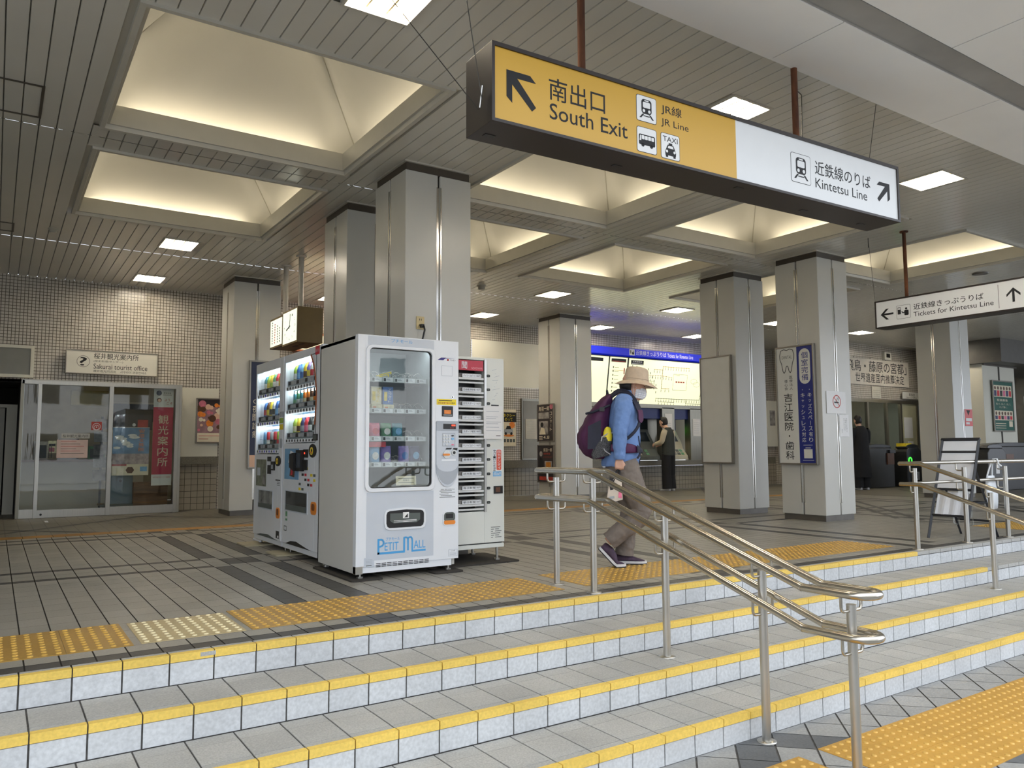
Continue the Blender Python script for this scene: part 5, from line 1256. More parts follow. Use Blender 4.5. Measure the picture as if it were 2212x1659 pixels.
# glazed front
YD = 13.2
FDr = Fr((0, YD, 0), (1, 0, 0), (0, 0, 1))
def door_unit(): 
    d = thing('door_1', None, None, (1.37, YD, 0), kind='structure')
    f = MB()
    f.box((.30, YD - .03, 1.925), (2.42, YD + .08, 1.985), M_stl)
    for x, w_ in ((.50, .05), (1.425, .06), (2.365, .055)): f.box((x, YD - .035, 0), (x + w_, YD + .06, 1.94), M_stl)
    f.box((.29, YD + .0, 0), (.335, 13.55, 1.94), M_stl); f.box((.285, YD - .03, 0), (.33, YD + .02, 1.94), M_stl2)
    f.box((.29, YD - .03, 1.925), (.335, 13.55, 1.985), M_stl)
    f.box((2.40, YD, 0), (2.46, 13.55, 1.985), M_stl); f.box((.3, YD, 1.98), (2.46, 13.56, 2.0), M_stl)
    f.build('frame', d, bevel=.004)
    for a, c_, h_, nm in ((.33, .50, .13, 'kick_plate'), (.55, 1.425, .115, 'kick_plate'), (1.485, 2.365, .125, 'kick_plate')):
        k = MB(); k.box((a, YD - .025, 0.004), (c_, YD + .02, h_), M_stl); 
        if a == .55: k.disc(FDr, .60, .05, .016, .006, M_black, .026, 14)
        k.build(nm, d)
        p = MB(); p.poly([(a, YD, h_), (c_, YD, h_), (c_, YD, 1.93), (a, YD, 1.93)], M_glass); p.build('pane', d)
    p = MB(); p.poly([(.31, YD + .02, .1), (.31, 13.54, .1), (.31, 13.54, 1.93), (.31, YD + .02, 1.93)], M_glass); p.build('pane', d)
    h = MB(); h.line(FDr, [(.668, .86), (.668, 1.06), (.70, 1.06), (.70, .86), (.668, .86)], .008, .01, M_black, .004); h.build('pull_plate', d)
    return d
door_unit()
# things stuck to / hung behind the glass
def flat(name, label, cat, fr, w_, h_, m, fn=None, d=.003):
    b = MB(); b.rect(fr, 0, 0, w_, h_, d, m)
    if fn: fn(b, fr, d + .0004)
    return tag(b.build(name), label, cat)
FB1 = Fr((2.055, YD + .05, .42), (1, 0, 0), (0, 0, 1))
def banner(b, f, n):
    b.rect(f, 0, .17, .29, 1.22, .001, M_crim, n); b.vtext(f, '観光案内所', .075, .28, .225, 1.11, M_cream2, n + .0015, .02, .84)
    b.disc(f, .075, 1.44, .04, .0005, M_navy, n, 16); b.text(f, '歴史街道', .14, 1.43, .25, 1.455, M_ink, n); b.rect(f, .13, 1.41, .26, 1.415, .0004, M_ink, n)
    b.text(f, 'よう', .16, 1.315, .235, 1.355, M_pred, n, .01); b.text(f, 'こそ', .19, 1.26, .275, 1.30, M_pred, n, .01); b.disc(f, .08, 1.33, .035, .0004, GC['brown'], n, 14); b.disc(f, .08, 1.325, .024, .0004, M_peach, n + .0005, 14)
    b.text(f, '桜井市観光まちづくり協議会', .02, .115, .27, .14, M_inkr, n)
flat('hanging_banner', 'crimson vertical banner with white characters behind the office glass', 'banner', FB1, .29, 1.51, M_paper, banner)
FPs2 = Fr((1.50, YD + .045, .585), (1, 0, 0), (0, 0, 1))
def skyposter(b, f, n):
    b.rect(f, 0, .17, .51, .73, .0005, M_skyp, n); b.rect(f, 0, .17, .51, .33, .0005, M_flow, n + .0006)
    for q in range(9): b.disc(f, .06 + (q * 83 % 40) / 100, .42 + (q * 37 % 20) / 100, .05 + (q % 3) * .015, .0004, GC['white'], n + .0008 + q * 1e-5, 14, .02)
    b.vtext(f, '安倍文殊院', .36, .36, .44, .71, GC['orange'], n + .002, .01); b.rect(f, 0, .145, .2, .17, .0005, M_pred, n + .001)
    b.fpoly(f, [(.25 + .06 * math.cos(k * math.pi / 3), .08 + .055 * math.sin(k * math.pi / 3)) for k in range(6)], .0005, GC['brown'], n); b.rect(f, .39, .06, .49, .13, .0005, GC['sky'], n)
flat('office_poster', 'sky and blossom poster hung behind the right pane of the office', 'poster', FPs2, .51, .735, M_cream2, skyposter)
flat('office_poster', 'dark night sky poster above the blossom poster inside the office', 'poster', Fr((1.50, YD + .14, 1.28), (1, 0, 0), (0, 0, 1)), .56, .24, M_pdark, lambda b, f, n: (b.disc(f, .3, .08, .025, .0004, M_paper, n, 12), b.rect(f, .35, .03, .5, .16, .0004, M_pred, n)))
flat('door_notice', 'pink printed notice stuck on the office sliding door', 'notice', Fr((.765, YD - .006, .86), (1, 0, 0), (0, 0, 1)), .40, .265, mat('paper_pink', (214, 190, 182), rough=.7), lambda b, f, n: [b.rect(f, .05, .06 + q * .035, .35 - (q % 3) * .05, .066 + q * .035, .0003, M_inkr if q % 2 else M_inkg, n) for q in range(6)])
flat('door_notice', 'narrow office name strip above the pink notice on the door', 'notice', Fr((.82, YD - .006, 1.145), (1, 0, 0), (0, 0, 1)), .365, .07, mat('strip_grey', (190, 190, 184), rough=.6), lambda b, f, n: b.text(f, '桜井観光案内所', .015, .012, .35, .058, M_ink, n))
flat('door_sticker', 'small red wireless sticker on the office sliding door', 'sticker', Fr((1.20, YD - .006, 1.27), (1, 0, 0), (0, 0, 1)), .14, .125, M_pred, lambda b, f, n: (b.annulus(f, .07, .04, .03, .037, .0003, M_paper, n), b.disc(f, .07, .045, .01, .0003, M_paper, n, 10), b.annulus(f, .07, .05, .048, .055, .0003, M_paper, n)))
flat('door_sign', 'small dark direction label left of the pink notice on the door', 'notice', Fr((.66, YD + .03, .93), (1, 0, 0), (0, 0, 1)), .11, .18, GC['cream'], lambda b, f, n: (b.rect(f, .01, .10, .09, .135, .0003, M_ink, n), b.rect(f, .01, .02, .08, .08, .0003, M_ppink, n)))
b = MB(); b.box((.93, 13.35, 1.64), (1.44, 13.42, 1.87), M_olive); tag(b.build('window_blind', bevel=.01), 'rolled olive blind hanging inside the office behind the door', 'blind')
t = thing('cabinet', 'blue grey low cabinet standing behind the right office pane', 'cabinet', (1.65, 13.9, 0)); b = MB(); b.box((1.52, 13.7, .13), (1.86, 14.0, .60), M_bluegrey); b.box((1.40, 13.62, .10), (2.1, 14.05, .13), M_inkg); b.build('body', t, bevel=.006); b = MB(); b.disc(Fr((0, 13.7, 0), (1, 0, 0), (0, 0, 1)), 1.68, .49, .022, .01, M_black, 0, 14); b.build('knob', t)
for x in (1.46, 2.04): b = MB(); b.box((x, 13.7, 0), (x + .03, 13.95, .1), M_black); b.build('leg', t)
b = MB(); b.box((1.86, 13.6, 0.0), (2.36, 13.9, .46), M_wood); tag(b.build('wooden_box', bevel=.004), 'brown wooden box below the crimson banner inside the office', 'box')
t = thing('office_counter', 'long pale office counter with papers at the back of the tourist office', 'counter', (1.2, 15.3, 0)); b = MB(); b.box((.35, 15.0, 0), (2.2, 15.5, .78), M_cream); b.build('body', t); b = MB(); b.box((.33, 14.96, .78), (2.22, 15.52, .82), M_wood); b.build('worktop', t)
for k, (x, w_, h_, m, nm) in enumerate(((.55, .2, .3, GC['white'], 'white brochure stand'), (.9, .3, .35, GC['black'], 'dark monitor'), (1.35, .25, .22, GC['green'], 'green file box'), (1.75, .28, .4, GC['silver'], 'silver rack'))):
    b = MB(); b.box((x, 15.1, .82), (x + w_, 15.3, .82 + h_), m); b.box((x + .02, 15.09, .85), (x + w_ - .02, 15.1, .82 + h_ * .8), M_inkg); tag(b.build('desk_item'), nm + ' on the counter inside the tourist office', 'office item')
t = thing('brochure_rack', 'grey brochure rack inside the office near the door post', 'rack', (1.47, 13.75, 0))
for k in range(5):
    b = MB(); b.prism([(1.30, 13.75, .5 + k * .2), (1.52, 13.75, .5 + k * .2), (1.52, 13.83, .66 + k * .2), (1.30, 13.83, .66 + k * .2)], (0, .02, 0), GC['silver'] if k % 2 else M_pgrey); b.build('tray', t)
b = MB(); b.box((1.40, 13.86, 0), (1.43, 13.89, 1.5), M_black); b.build('upright', t)
b = MB(); b.box((1.65, 14.6, 1.45), (2.3, 14.65, 1.75), M_black); b.box((1.63, 14.59, 1.75), (2.32, 14.66, 1.78), M_cream2); tag(b.build('wall_screen'), 'dark screen with a pale top rail deep inside the office', 'screen')
# signs on the wall
FT = Fr((.845, YB - .06, 2.13), (1, 0, 0), (0, 0, 1))
def tsign(f, n):
    f.annulus(FT, .235, .19, .083, .088, .0005, M_ink, n); f.text(FT, '?', .185, .125, .285, .255, M_ink, n, .05)
    f.text(FT, '桜井観光案内所', .375, .235, 1.0, .33, M_ink, n, .01); f.text(FT, '(歴史街道iセンター)', .375, .185, .78, .22, M_ink, n)
    f.text(FT, 'Sakurai tourist office', .375, .085, 1.13, .165, M_ink, n); f.text(FT, '櫻井观光问讯处', .375, .03, .69, .068, M_ink, n); f.text(FT, '사쿠라이 관광안내소', .745, .03, 1.12, .068, M_ink, n)
board('wall_sign', 'white tourist office sign with a circled question mark on the tiled wall', 'sign', FT, 1.28, .37, mat('sign_panel_warm', (222, 220, 210), rough=.4, noise=.01), .012, .06, M_alu, tsign)
FG = Fr((-.75, YB - .08, 2.03), (1, 0, 0), (0, 0, 1))
board('wall_sign', 'blank grey sign box on the tiled wall at the left edge', 'sign', FG, 1.19, .475, mat('sign_blank_grey', (132, 132, 126), rough=.4, noise=.03), .045, .09, M_cream)
FPo = Fr((2.735, YB - .03, 1.075), (1, 0, 0), (0, 0, 1))
def bloom(f, n):
    f.rect(FPo, .03, .60, .47, .72, .0005, M_pdark, n)
    for q in range(26): f.disc(FPo, .05 + (q * 67 % 40) / 100, .22 + (q * 41 % 44) / 100, .022 + (q % 4) * .012, .0004, (M_ppink, GC['orange'], M_peach, GC['brown'], M_cream2)[q % 5], n + .0007 + q * 2e-5, 12)
    f.rect(FPo, .03, .025, .47, .17, .0005, M_cream2, n + .002); f.rect(FPo, .05, .12, .45, .128, .0004, M_inkr, n + .003); f.rect(FPo, .05, .07, .2, .078, .0004, M_inkr, n + .003)
board('framed_poster', 'silver framed pink and orange poster on the cream wall beside the office', 'poster', FPo, .50, .745, mat('poster_mauve', (150, 116, 122), rough=.5, noise=.2, scale=8), .022, .03, M_alu, bloom)
b = MB(); b.box((.62, 12.35, 0), (.66, 12.6, .002), M_vw); tag(b.build('floor_sticker'), 'short white mark on the floor before the office door', 'floor marking')

# ================================================================ KIOSK SLIVER, FARE MAP, TICKET MACHINES
M_map = mat('fare_map_lit', (238, 240, 206), rough=.25, noise=.01, emit=(240, 242, 205), es=0.42)
M_hblue = mat('ticket_header_blue', (20, 34, 176), rough=.3, noise=.02, emit=(20, 34, 190), es=0.3)
M_mapt = mat('map_line_grey', (150, 150, 120), rough=.6); M_mapo = mat('map_line_amber', (222, 184, 96), rough=.6); M_maps = mat('map_text', (110, 112, 96), rough=.6)
t = thing('kiosk_front', 'maroon kiosk front with a lit white sign band and brown trims, behind the clock', 'kiosk', (5.3, 13.4, 2.2))
b = MB(); b.box((4.3, 13.35, 2.72), (6.6, 13.5, 2.98), mat('kiosk_white', (230, 222, 196), emit=(240, 226, 190), es=.35)); b.build('lit_panel', t); b = MB()
for z in (2.99, 2.68, 2.62): b.box((4.3, 13.33, z), (6.6, 13.5, z + .03), M_copper)
b.box((4.3, 13.34, 0), (6.6, 13.54, 2.6), mat('kiosk_maroon', (92, 24, 28), rough=.4)); b.build('fascia', t)
Hd = Fr((10.5, 13.28, 3.075), (1, 0, 0), (0, 0, 1))
FM = thing('fare_map', 'wide lit fare map with a blue Tickets for Kintetsu Line header over the ticket machines', 'fare map', (12.6, 13.4, 2.0))
b = MB(); b.rect(Hd, 0, 0, 4.13, .165, -.25, M_hblue)
b.rect(Hd, 1.52, .012, 1.68, .152, .002, M_swhite); b.rect(Hd, 1.55, .05, 1.575, .13, .001, M_ink, .002); b.disc(Hd, 1.635, .11, .014, .001, M_ink, .002, 10); b.rrect(Hd, 1.60, .035, 1.66, .09, .01, .001, M_ink, .002)
b.text(Hd, '近鉄線きっぷうりば', 1.72, .03, 2.68, .14, M_swhite, .002, .01); b.text(Hd, 'Tickets for Kintetsu Line', 2.72, .035, 3.58, .125, M_swhite, .002); b.build('header_box', FM)
tilt = Vector((0, .16, -1.03)).normalized()
FMp = Fr((10.6, 13.34, 3.03), (1, 0, 0), tuple(-tilt)); HM = 1.055
b = MB(); b.rect(FMp, -.05, -HM - .03, 4.07, .02, -.12, M_black, -.004); b.build('case', FM)
def mp(a0, a1, nm, fn):
    b = MB(); b.rect(FMp, a0, -HM, a1, 0, .004, M_map)
    fn(b); b.build(nm, FM)
n_ = .0045
def m1(b):
    b.rect(FMp, .1, -.12, .7, -.04, .0004, M_black, n_)
mp(0, .86, 'map_panel', m1)
def m2(b):
    b.rect(FMp, .94, -.11, 1.38, -.035, .0004, M_black, n_); b.rect(FMp, .96, -.10, 1.36, -.085, .0003, M_pred, n_ + .0005)
    for q in range(8): b.rect(FMp, 1.0, -.25 - q * .09, 1.03, -.21 - q * .09, .0003, M_maps, n_); b.rect(FMp, 1.05, -.24 - q * .09, 1.18, -.23 - q * .09, .0003, M_mapt, n_)
    b.line(FMp, [(.98, -.3), (1.36, -.3)], .008, .0003, M_mapo, n_); b.rect(FMp, 1.33, -.38, 1.36, -.24, .0003, M_pred, n_ + .0005)
mp(.90, 1.42, 'map_panel', m2)
def m3(b):
    b.rect(FMp, 1.53, -.14, 1.92, -.04, .0004, M_black, n_); b.text(FMp, '近鉄運賃表', 1.58, -.09, 1.87, -.055, M_swhite, n_ + .0005, .02); b.rect(FMp, 1.55, -.125, 1.9, -.112, .0003, M_swhite, n_ + .0005)
    def run(pts, m, w_=.012, tick=.085, td=.05, big=False):
        b.line(FMp, pts, w_, .0003, m, n_)
        for (x0, y0), (x1, y1) in zip(pts, pts[1:]):
            L = math.hypot(x1 - x0, y1 - y0); k = max(1, int(L / tick))
            for q in range(k + 1):
                x, y = x0 + (x1 - x0) * q / k, y0 + (y1 - y0) * q / k
                b.rect(FMp, x - .009, y - .009, x + .009, y + .009, .0003, M_maps, n_ + .0004)
                b.rect(FMp, x - .008, y - .03 - td, x + .008, y - .022, .0003, M_mapt, n_)
    run([(2.55, -.14), (3.42, -.14)], M_mapo); run([(2.55, -.14), (2.55, -.66), (2.8, -.66)], M_mapo); run([(2.28, -.22), (2.55, -.22)], M_mapo)
    run([(1.56, -.36), (2.5, -.36), (2.86, -.38)], M_pred, .006); run([(2.4, -.90), (3.86, -.90)], M_mapt); run([(2.5, -.98), (3.0, -.98)], M_mapt, .012)
    run([(3.4, -.90), (3.4, -1.0), (4.0, -1.0)], M_mapt); run([(3.86, -.9), (3.9, -.55), (3.86, -.2), (4.0, -.15)], M_mapt, .008); run([(1.6, -.5), (2.3, -.5)], M_mapt, .008)
    b.line(FMp, [(2.92, -.30), (3.38, -.30), (3.38, -.68), (2.92, -.68), (2.92, -.30)], .008, .0003, M_mapt, n_); b.text(FMp, '小児運賃', 2.95, -.34, 3.12, -.31, M_maps, n_)
    for q in range(4): b.rect(FMp, 3.0 + q * .08, -.50, 3.06 + q * .08, -.47, .0003, M_pred, n_ + .0004)
    for cx_, cz_ in ((3.62, -.45), (3.72, -.52)): b.line(FMp, [(cx_ + .11 * math.cos(k * math.pi / 8), cz_ + .06 * math.sin(k * math.pi / 8)) for k in range(17)], .006, .0003, M_mapt, n_)
    for q in range(24): b.rect(FMp, 1.58 + (q * 29 % 80) / 100, -.2 - (q * 53 % 75) / 100, 1.6 + (q * 29 % 80) / 100, -.15 - (q * 53 % 75) / 100, .0003, M_maps, n_)
mp(1.47, 4.03, 'map_panel', m3)
# machine front
b = MB(); b.box((10.4, 13.30, .56), (14.68, 13.55, .68), M_gran); b.build('trim_2', kind='structure')
b = MB(); b.box((14.47, 13.36, .68), (14.62, 13.55, 1.96), M_stl2); b.box((14.62, 13.36, .55), (14.75, 13.56, 2.05), M_stl2); b.box((10.4, 13.36, 1.9), (14.62, 13.56, 1.99), M_stl2)
for x0_, x1_ in ((11.30, 11.55), (12.15, 12.35), (13.09, 13.49), (14.02, 14.47)): b.box((x0_, 13.36, .68), (x1_, 13.55, 1.92), M_stl2)
b.box((10.4, 13.9, .68), (14.62, 13.95, 1.95), M_stl2)
b.build('wall_ticket_front', kind='structure')
for x, z, w_, h_, lb in ((13.17, 1.22, .24, .56, 'white sheet on the steel panel left of the ticket machine'), (14.10, 1.25, .26, .42, 'white sheet on the steel panel right of the green lit ticket machine')):
    f = Fr((x, 13.357, z), (1, 0, 0), (0, 0, 1)); flat('paper_notice', lb, 'notice', f, w_, h_, M_paper, lambda b, fr, n: [b.rect(fr, .03, .08 + q * .05, .2, .085 + q * .05, .0003, M_vmid, n) for q in range(6)])
M_tm = mat('ticket_machine_cream', (186, 182, 160), rough=.4, noise=.03); M_grn = mat('lamp_green', (70, 230, 60), emit=(60, 255, 60), es=1.6); M_scr = mat('screen_dark', (40, 48, 52), rough=.15)
def tmach(x0_, x1_, label, lit):
    t = thing('ticket_machine', label, 'ticket machine', ((x0_ + x1_) / 2, 13.7, .68)); xm = (x0_ + x1_) / 2
    b = MB(); b.box((x0_, 13.86, .68), (x1_, 13.9, 1.9), M_scr if not lit else mat('machine_back_blue', (28, 34, 110), rough=.4)); b.box((x0_, 13.44, 1.66), (x1_, 13.86, 1.9), M_hb2); b.build('hood', t)
    b = MB(); b.prism([(x0_ + .02, 13.86, .69), (x0_ + .02, 13.42, .69), (x0_ + .02, 13.44, .78), (x0_ + .02, 13.60, .95), (x0_ + .02, 13.66, 1.12), (x0_ + .02, 13.86, 1.42)], (x1_ - x0_ - .04, 0, 0), M_tm if lit else M_inkg); b.build('body', t, bevel=.006)
    fs = Fr((x0_ + .08, 13.665, 1.125), (1, 0, 0), (0, .2, .3)); s = MB(); s.rect(fs, 0, 0, x1_ - x0_ - .2, .26, .004, M_scr, .002); s.build('screen', t)
    fk = Fr((x0_ + .06, 13.445, .785), (1, 0, 0), (0, .16, .17)); s = MB()
    for q in range(6): s.rect(fk, .03 + (q % 3) * .12, .03 + q // 3 * .10, .12 + (q % 3) * .12, .10 + q // 3 * .10, .006, (M_stl, M_inkg, GC['green'])[q % 3], .001)
    s.build('coin_tray', t)
    if lit: s = MB(); s.box((x0_ + .06, 13.80, 1.26), (x0_ + .3, 13.84, 1.5), GC['lime']); s.cyl((x0_ + .36, 13.78, 1.3), (x0_ + .36, 13.78, 1.48), .012, M_grn, 8); s.build('guide_lamp', t)
M_hb2 = mat('machine_hood_blue', (30, 44, 110), rough=.4)
tmach(13.49, 14.02, 'ticket machine with a green guide lamp under the right part of the map', True)
tmach(12.35, 13.09, 'dark ticket machine in front of the customer under the map', False)
tmach(11.55, 12.15, 'ticket machine hidden behind the walking person', True)
# wall things between 8 and 11
b = MB(); b.box((9.19, 13.50, .74), (9.95, 13.56, 2.02), M_stl2); b.box((9.22, 13.495, .76), (9.92, 13.50, 1.97), mat('steel_door_face', (104, 98, 86), rough=.3, metal=.8, noise=.06, scale=3)); b.build('door_3', kind='structure')
flat('paper_notice', 'pale form sheet on the steel door behind the newspaper machine', 'notice', Fr((9.27, 13.49, 1.17), (1, 0, 0), (0, 0, 1)), .29, .42, mat('paper_grey', (196, 194, 186), rough=.7), lambda b, f, n: [b.rect(f, .04, .06 + q * .05, .25, .064 + q * .05, .0003, M_vmid, n) for q in range(7)])
def taxi(b, f, n):
    b.rect(f, 0, .50, .34, .70, .0005, M_ink, n); b.text(f, 'タクシー', .02, .60, .31, .67, M_ystk, n + .0006, .03); b.text(f, 'のって', .06, .52, .25, .585, M_ystk, n + .0006, .03)
    b.fpoly(f, [(.24 + (.06 if k % 2 else .085) * math.cos(k * math.pi / 9), .44 + (.06 if k % 2 else .085) * math.sin(k * math.pi / 9)) for k in range(18)], .0004, GC['orange'], n)
    b.rrect(f, .04, .26, .26, .36, .03, .0005, GC['silver'], n + .0006); b.fpoly(f, [(.08, .35), (.22, .35), (.19, .42), (.11, .42)], .0005, M_ink, n + .0012); b.disc(f, .08, .26, .03, .0005, M_ink, n + .0012, 12); b.disc(f, .22, .26, .03, .0005, M_ink, n + .0012, 12); b.disc(f, .16, .22, .13, .0004, GC['orange'], n, 16, .025)
    for q in range(4): b.rect(f, .03 + q * .075, .08, .085 + q * .075, .15, .0004, M_inkg, n)
flat('taxi_poster', 'yellow and black taxi poster on the tiled wall behind the newspaper machine', 'poster', Fr((8.72, 13.53, 1.02), (1, 0, 0), (0, 0, 1)), .34, .76, M_cream2, taxi)
t = thing('wall_panel', 'pale wall cabinet glimpsed between the two right hand columns', 'cabinet', (17.1, 13.45, 1.4)); b = MB(); b.box((16.95, 13.42, 1.0), (17.36, 13.55, 2.2), M_cream); b.build('body', t); b = MB(); b.box((17.05, 13.405, 1.55), (17.25, 13.42, 1.95), M_lg if False else M_pgrey); b.build('front', t)

# ================================================================ STATION OFFICE, GATES, POSTER PILLAR
YO = 11.45
FO_ = Fr((16.9, YO - .02, 2.54), (1, 0, 0), (0, 0, 1))
b = MB(); b.rect(FO_, .4, 0, 3.36, .66, .004, mat('banner_cloth', (208, 202, 192), rough=.8, noise=.03))
b.text(FO_, '「飛鳥・藤原の宮都」', .46, .33, 3.25, .62, M_ink, .005, .02); b.text(FO_, '世界遺産国内推薦決定', .95, .06, 3.12, .30, M_ink, .005, .02)
for a in (.9, 1.6, 2.3, 3.0): b.rect(FO_, a, .655, a + .02, .70, .002, M_ink)
tag(b.build('cloth_banner'), 'white cloth banner with two lines of black characters over the station office', 'banner')
t = thing('station_office_front', 'steel framed glazed front of the station office below the cloth banner', 'glazed front', (19, YO, 0))
b = MB(); b.box((17.4, YO - .04, 2.10), (22.6, YO + .05, 2.18), M_stl2)
for x in (17.45, 18.28, 19.12, 19.78, 20.55, 21.4): b.box((x, YO - .035, .25), (x + .07, YO + .04, 2.12), M_stl2)
b.box((17.4, YO - .04, .85), (18.28, YO + .04, .92), M_stl2); b.build('frame', t)
M_offglow = mat('office_inner_wall', (176, 174, 146), rough=.7, noise=.03)
for x0_, x1_ in ((17.52, 18.28), (18.35, 19.12), (19.19, 19.78), (20.62, 21.4)):
    p = MB(); p.poly([(x0_, YO, .3), (x1_, YO, .3), (x1_, YO, 2.1), (x0_, YO, 2.1)], M_glass); p.build('pane', t)
p = MB(); p.box((19.85, YO - .01, .25), (20.55, YO + .02, 2.1), M_offglow); p.box((19.95, YO - .015, 1.2), (20.35, YO - .01, 1.75), M_paper); p.box((20.1, YO - .015, .8), (20.35, YO - .01, 1.12), M_paper); p.build('door_leaf', t)
b = MB(); b.box((17.4, 13.0, 0), (22.6, 13.05, 2.4), M_offglow); b.box((17.4, YO + .05, 2.35), (22.6, 13.0, 2.4), M_offglow); b.box((18.7, 12.95, .6), (19.3, 13.0, 1.8), GC['white']); b.build('wall_office_room', kind='structure')
t = thing('office_lamp', 'lamp glowing inside the station office', 'ceiling lamp', (19, 12.2, 2.33)); l = MB(); l.box((17.9, 12.15, 2.30), (19.6, 12.2, 2.345), mat('office_lamp_soft', (255, 250, 230), emit=(255, 246, 214), es=3.0)); l.build('tube', t)
def so_t(b, f, n): b.text(f, '駅長室', .28, .07, .56, .15, M_ink, n, .01); b.text(f, 'Station Office', .16, .015, .66, .055, M_ink, n)
flat('wall_sign', 'small white Station Office sign above the office door', 'sign', Fr((19.83, YO - .06, 2.235), (1, 0, 0), (0, 0, 1)), .80, .18, M_swhite if False else mat('sign_panel_cool', (206, 206, 202), rough=.4), so_t, .03)
flat('paper_notice', 'small square notice on the tiles under the cloth banner', 'notice', Fr((18.55, YO - .01, 2.21), (1, 0, 0), (0, 0, 1)), .40, .30, mat('notice_cream', (200, 196, 182), rough=.6), lambda b, f, n: [b.rect(f, .05, .05 + q * .05, .34, .056 + q * .05, .0004, M_maps, n) for q in range(4)])
t = thing('wall_box', 'small white control box above the cloth banner', 'box', (19.25, YO - .05, 3.2)); b = MB(); b.box((19.08, YO - .08, 3.22), (19.38, YO, 3.42), M_cream); b.build('body', t); b = MB(); b.box((19.16, YO - .085, 3.28), (19.32, YO - .08, 3.38), M_black); b.build('window', t)
M_gate = mat('gate_dark', (50, 50, 50), rough=.35, noise=.06); M_gate2 = mat('gate_charcoal', (30, 31, 33), rough=.3, noise=.05)
def gate(name, label, x0_, x1_, y0_, y1_, h_, extras):
    t = thing(name, label, 'ticket gate', ((x0_ + x1_) / 2, (y0_ + y1_) / 2, 0))
    b = MB(); pr = [(x0_, 0.0), (x1_, 0.0), (x1_, h_ * .86), (x1_ - .12, h_ * .93), (x0_ + .1, h_ * .93), (x0_, h_ * .84)]
    b.prism([(x, y0_, z) for x, z in pr], (0, y1_ - y0_, 0), M_gate); b.build('body', t, bevel=.015)
    b = MB(); k = 10; xm, hw = (x0_ + x1_) / 2, (x1_ - x0_) / 2 - .06
    top = [(xm - hw * math.cos(math.pi * i / k), h_ * .93 + .09 * math.sin(math.pi * i / k) ** .6) for i in range(k + 1)]
    b.prism([(x, y0_ + .03, z) for x, z in top][::-1], (0, y1_ - y0_ - .06, 0), M_gate2); b.build('top_cover', t, bevel=.008)
    for nm, fn in extras: b = MB(); fn(b); b.build(nm, t)
FGt = lambda y: Fr((0, y - .001, 0), (1, 0, 0), (0, 0, 1))
gate('ticket_gate', 'dark ticket gate beside the person in the long black coat', 17.1, 18.25, 10.75, 11.1, 1.02, [('card_reader', lambda b: (b.rect(FGt(10.75), 17.92, .55, 18.2, .82, .03, GC['brown']), b.rect(FGt(10.75), 18.0, .82, 18.24, .9, .05, M_gate2)))])
gate('ticket_gate', 'dark ticket gate with a green glowing ring and a yellow top', 18.55, 19.2, 10.6, 10.95, 1.02, [('ring_light', lambda b: b.annulus(FGt(10.6), 18.68, .64, .055, .08, .01, M_grn)), ('yellow_reader', lambda b: b.box((18.62, 10.65, .95), (18.86, 10.9, 1.06), M_ystk)), ('number_plate', lambda b: (b.rect(FGt(10.6), 18.86, .16, 19.06, .36, .004, M_vw), b.text(FGt(10.6), '1', 18.93, .19, 18.98, .33, M_ink, .005, .04)))])
gate('ticket_gate', 'wide dark ticket gate behind the folding board and the poster pillar', 18.15, 20.6, 8.45, 8.85, 1.04, [('sticker', lambda b: (b.rect(FGt(8.45), 18.35, .52, 18.62, .80, .003, M_paper), b.rect(FGt(8.45), 18.40, .56, 18.57, .76, .003, M_inkg, .003))), ('sticker', lambda b: b.rect(FGt(8.45), 18.75, .6, 19.1, .80, .003, GC['brown'])), ('sticker', lambda b: b.rect(FGt(8.45), 18.2, .36, 18.4, .50, .003, GC['red'])), ('handle', lambda b: b.box((20.0, 8.43, .98), (20.4, 8.5, 1.03), M_stl))])
gate('ticket_gate', 'dark ticket gate partly hidden behind the folding board', 17.2, 17.95, 8.1, 8.5, 1.0, [('sticker', lambda b: b.rect(FGt(8.1), 17.5, .4, 17.65, .58, .003, M_paper))])
t = thing('advert_stand', 'tall blue panel standing beside the column near the gates', 'panel', (19.2, 10.45, 0)); b = MB(); b.box((18.98, 10.35, 0), (19.45, 10.43, 1.58), mat('panel_blue', (30, 110, 180), rough=.4, noise=.06)); b.build('panel', t); b = MB(); b.rect(FGt(10.35), 19.0, .95, 19.4, 1.15, .002, M_paper); b.rect(FGt(10.35), 19.0, 1.18, 19.43, 1.4, .002, M_ink); b.build('sheet', t)
t = thing('poster_pillar', 'broad cream pillar carrying a green poster near the ticket gates', 'column', (21.1, 9.8, 0))
b = MB(); b.box((20.12, 9.5, 0), (21.75, 10.9, 3.0), M_cream); b.build('shaft', t, bevel=.01); b = MB(); b.box((20.12, 9.46, 2.96), (21.8, 9.5, 3.0), M_plinth); b.box((20.9, 9.485, 0), (20.95, 9.5, 2.96), M_colg); b.build('channel_rail', t)
b = MB(); b.box((20.0, 9.0, 3.0), (29.8, 10.9, 3.6), mat('beam_dark', (92, 90, 86), rough=.5)); b.build('ceiling_beam', kind='structure')
FPp = Fr((20.47, 9.47, 1.34), (1, 0, 0), (0, 0, 1)); M_pgreen = mat('poster_green', (26, 92, 78), rough=.35, noise=.04)
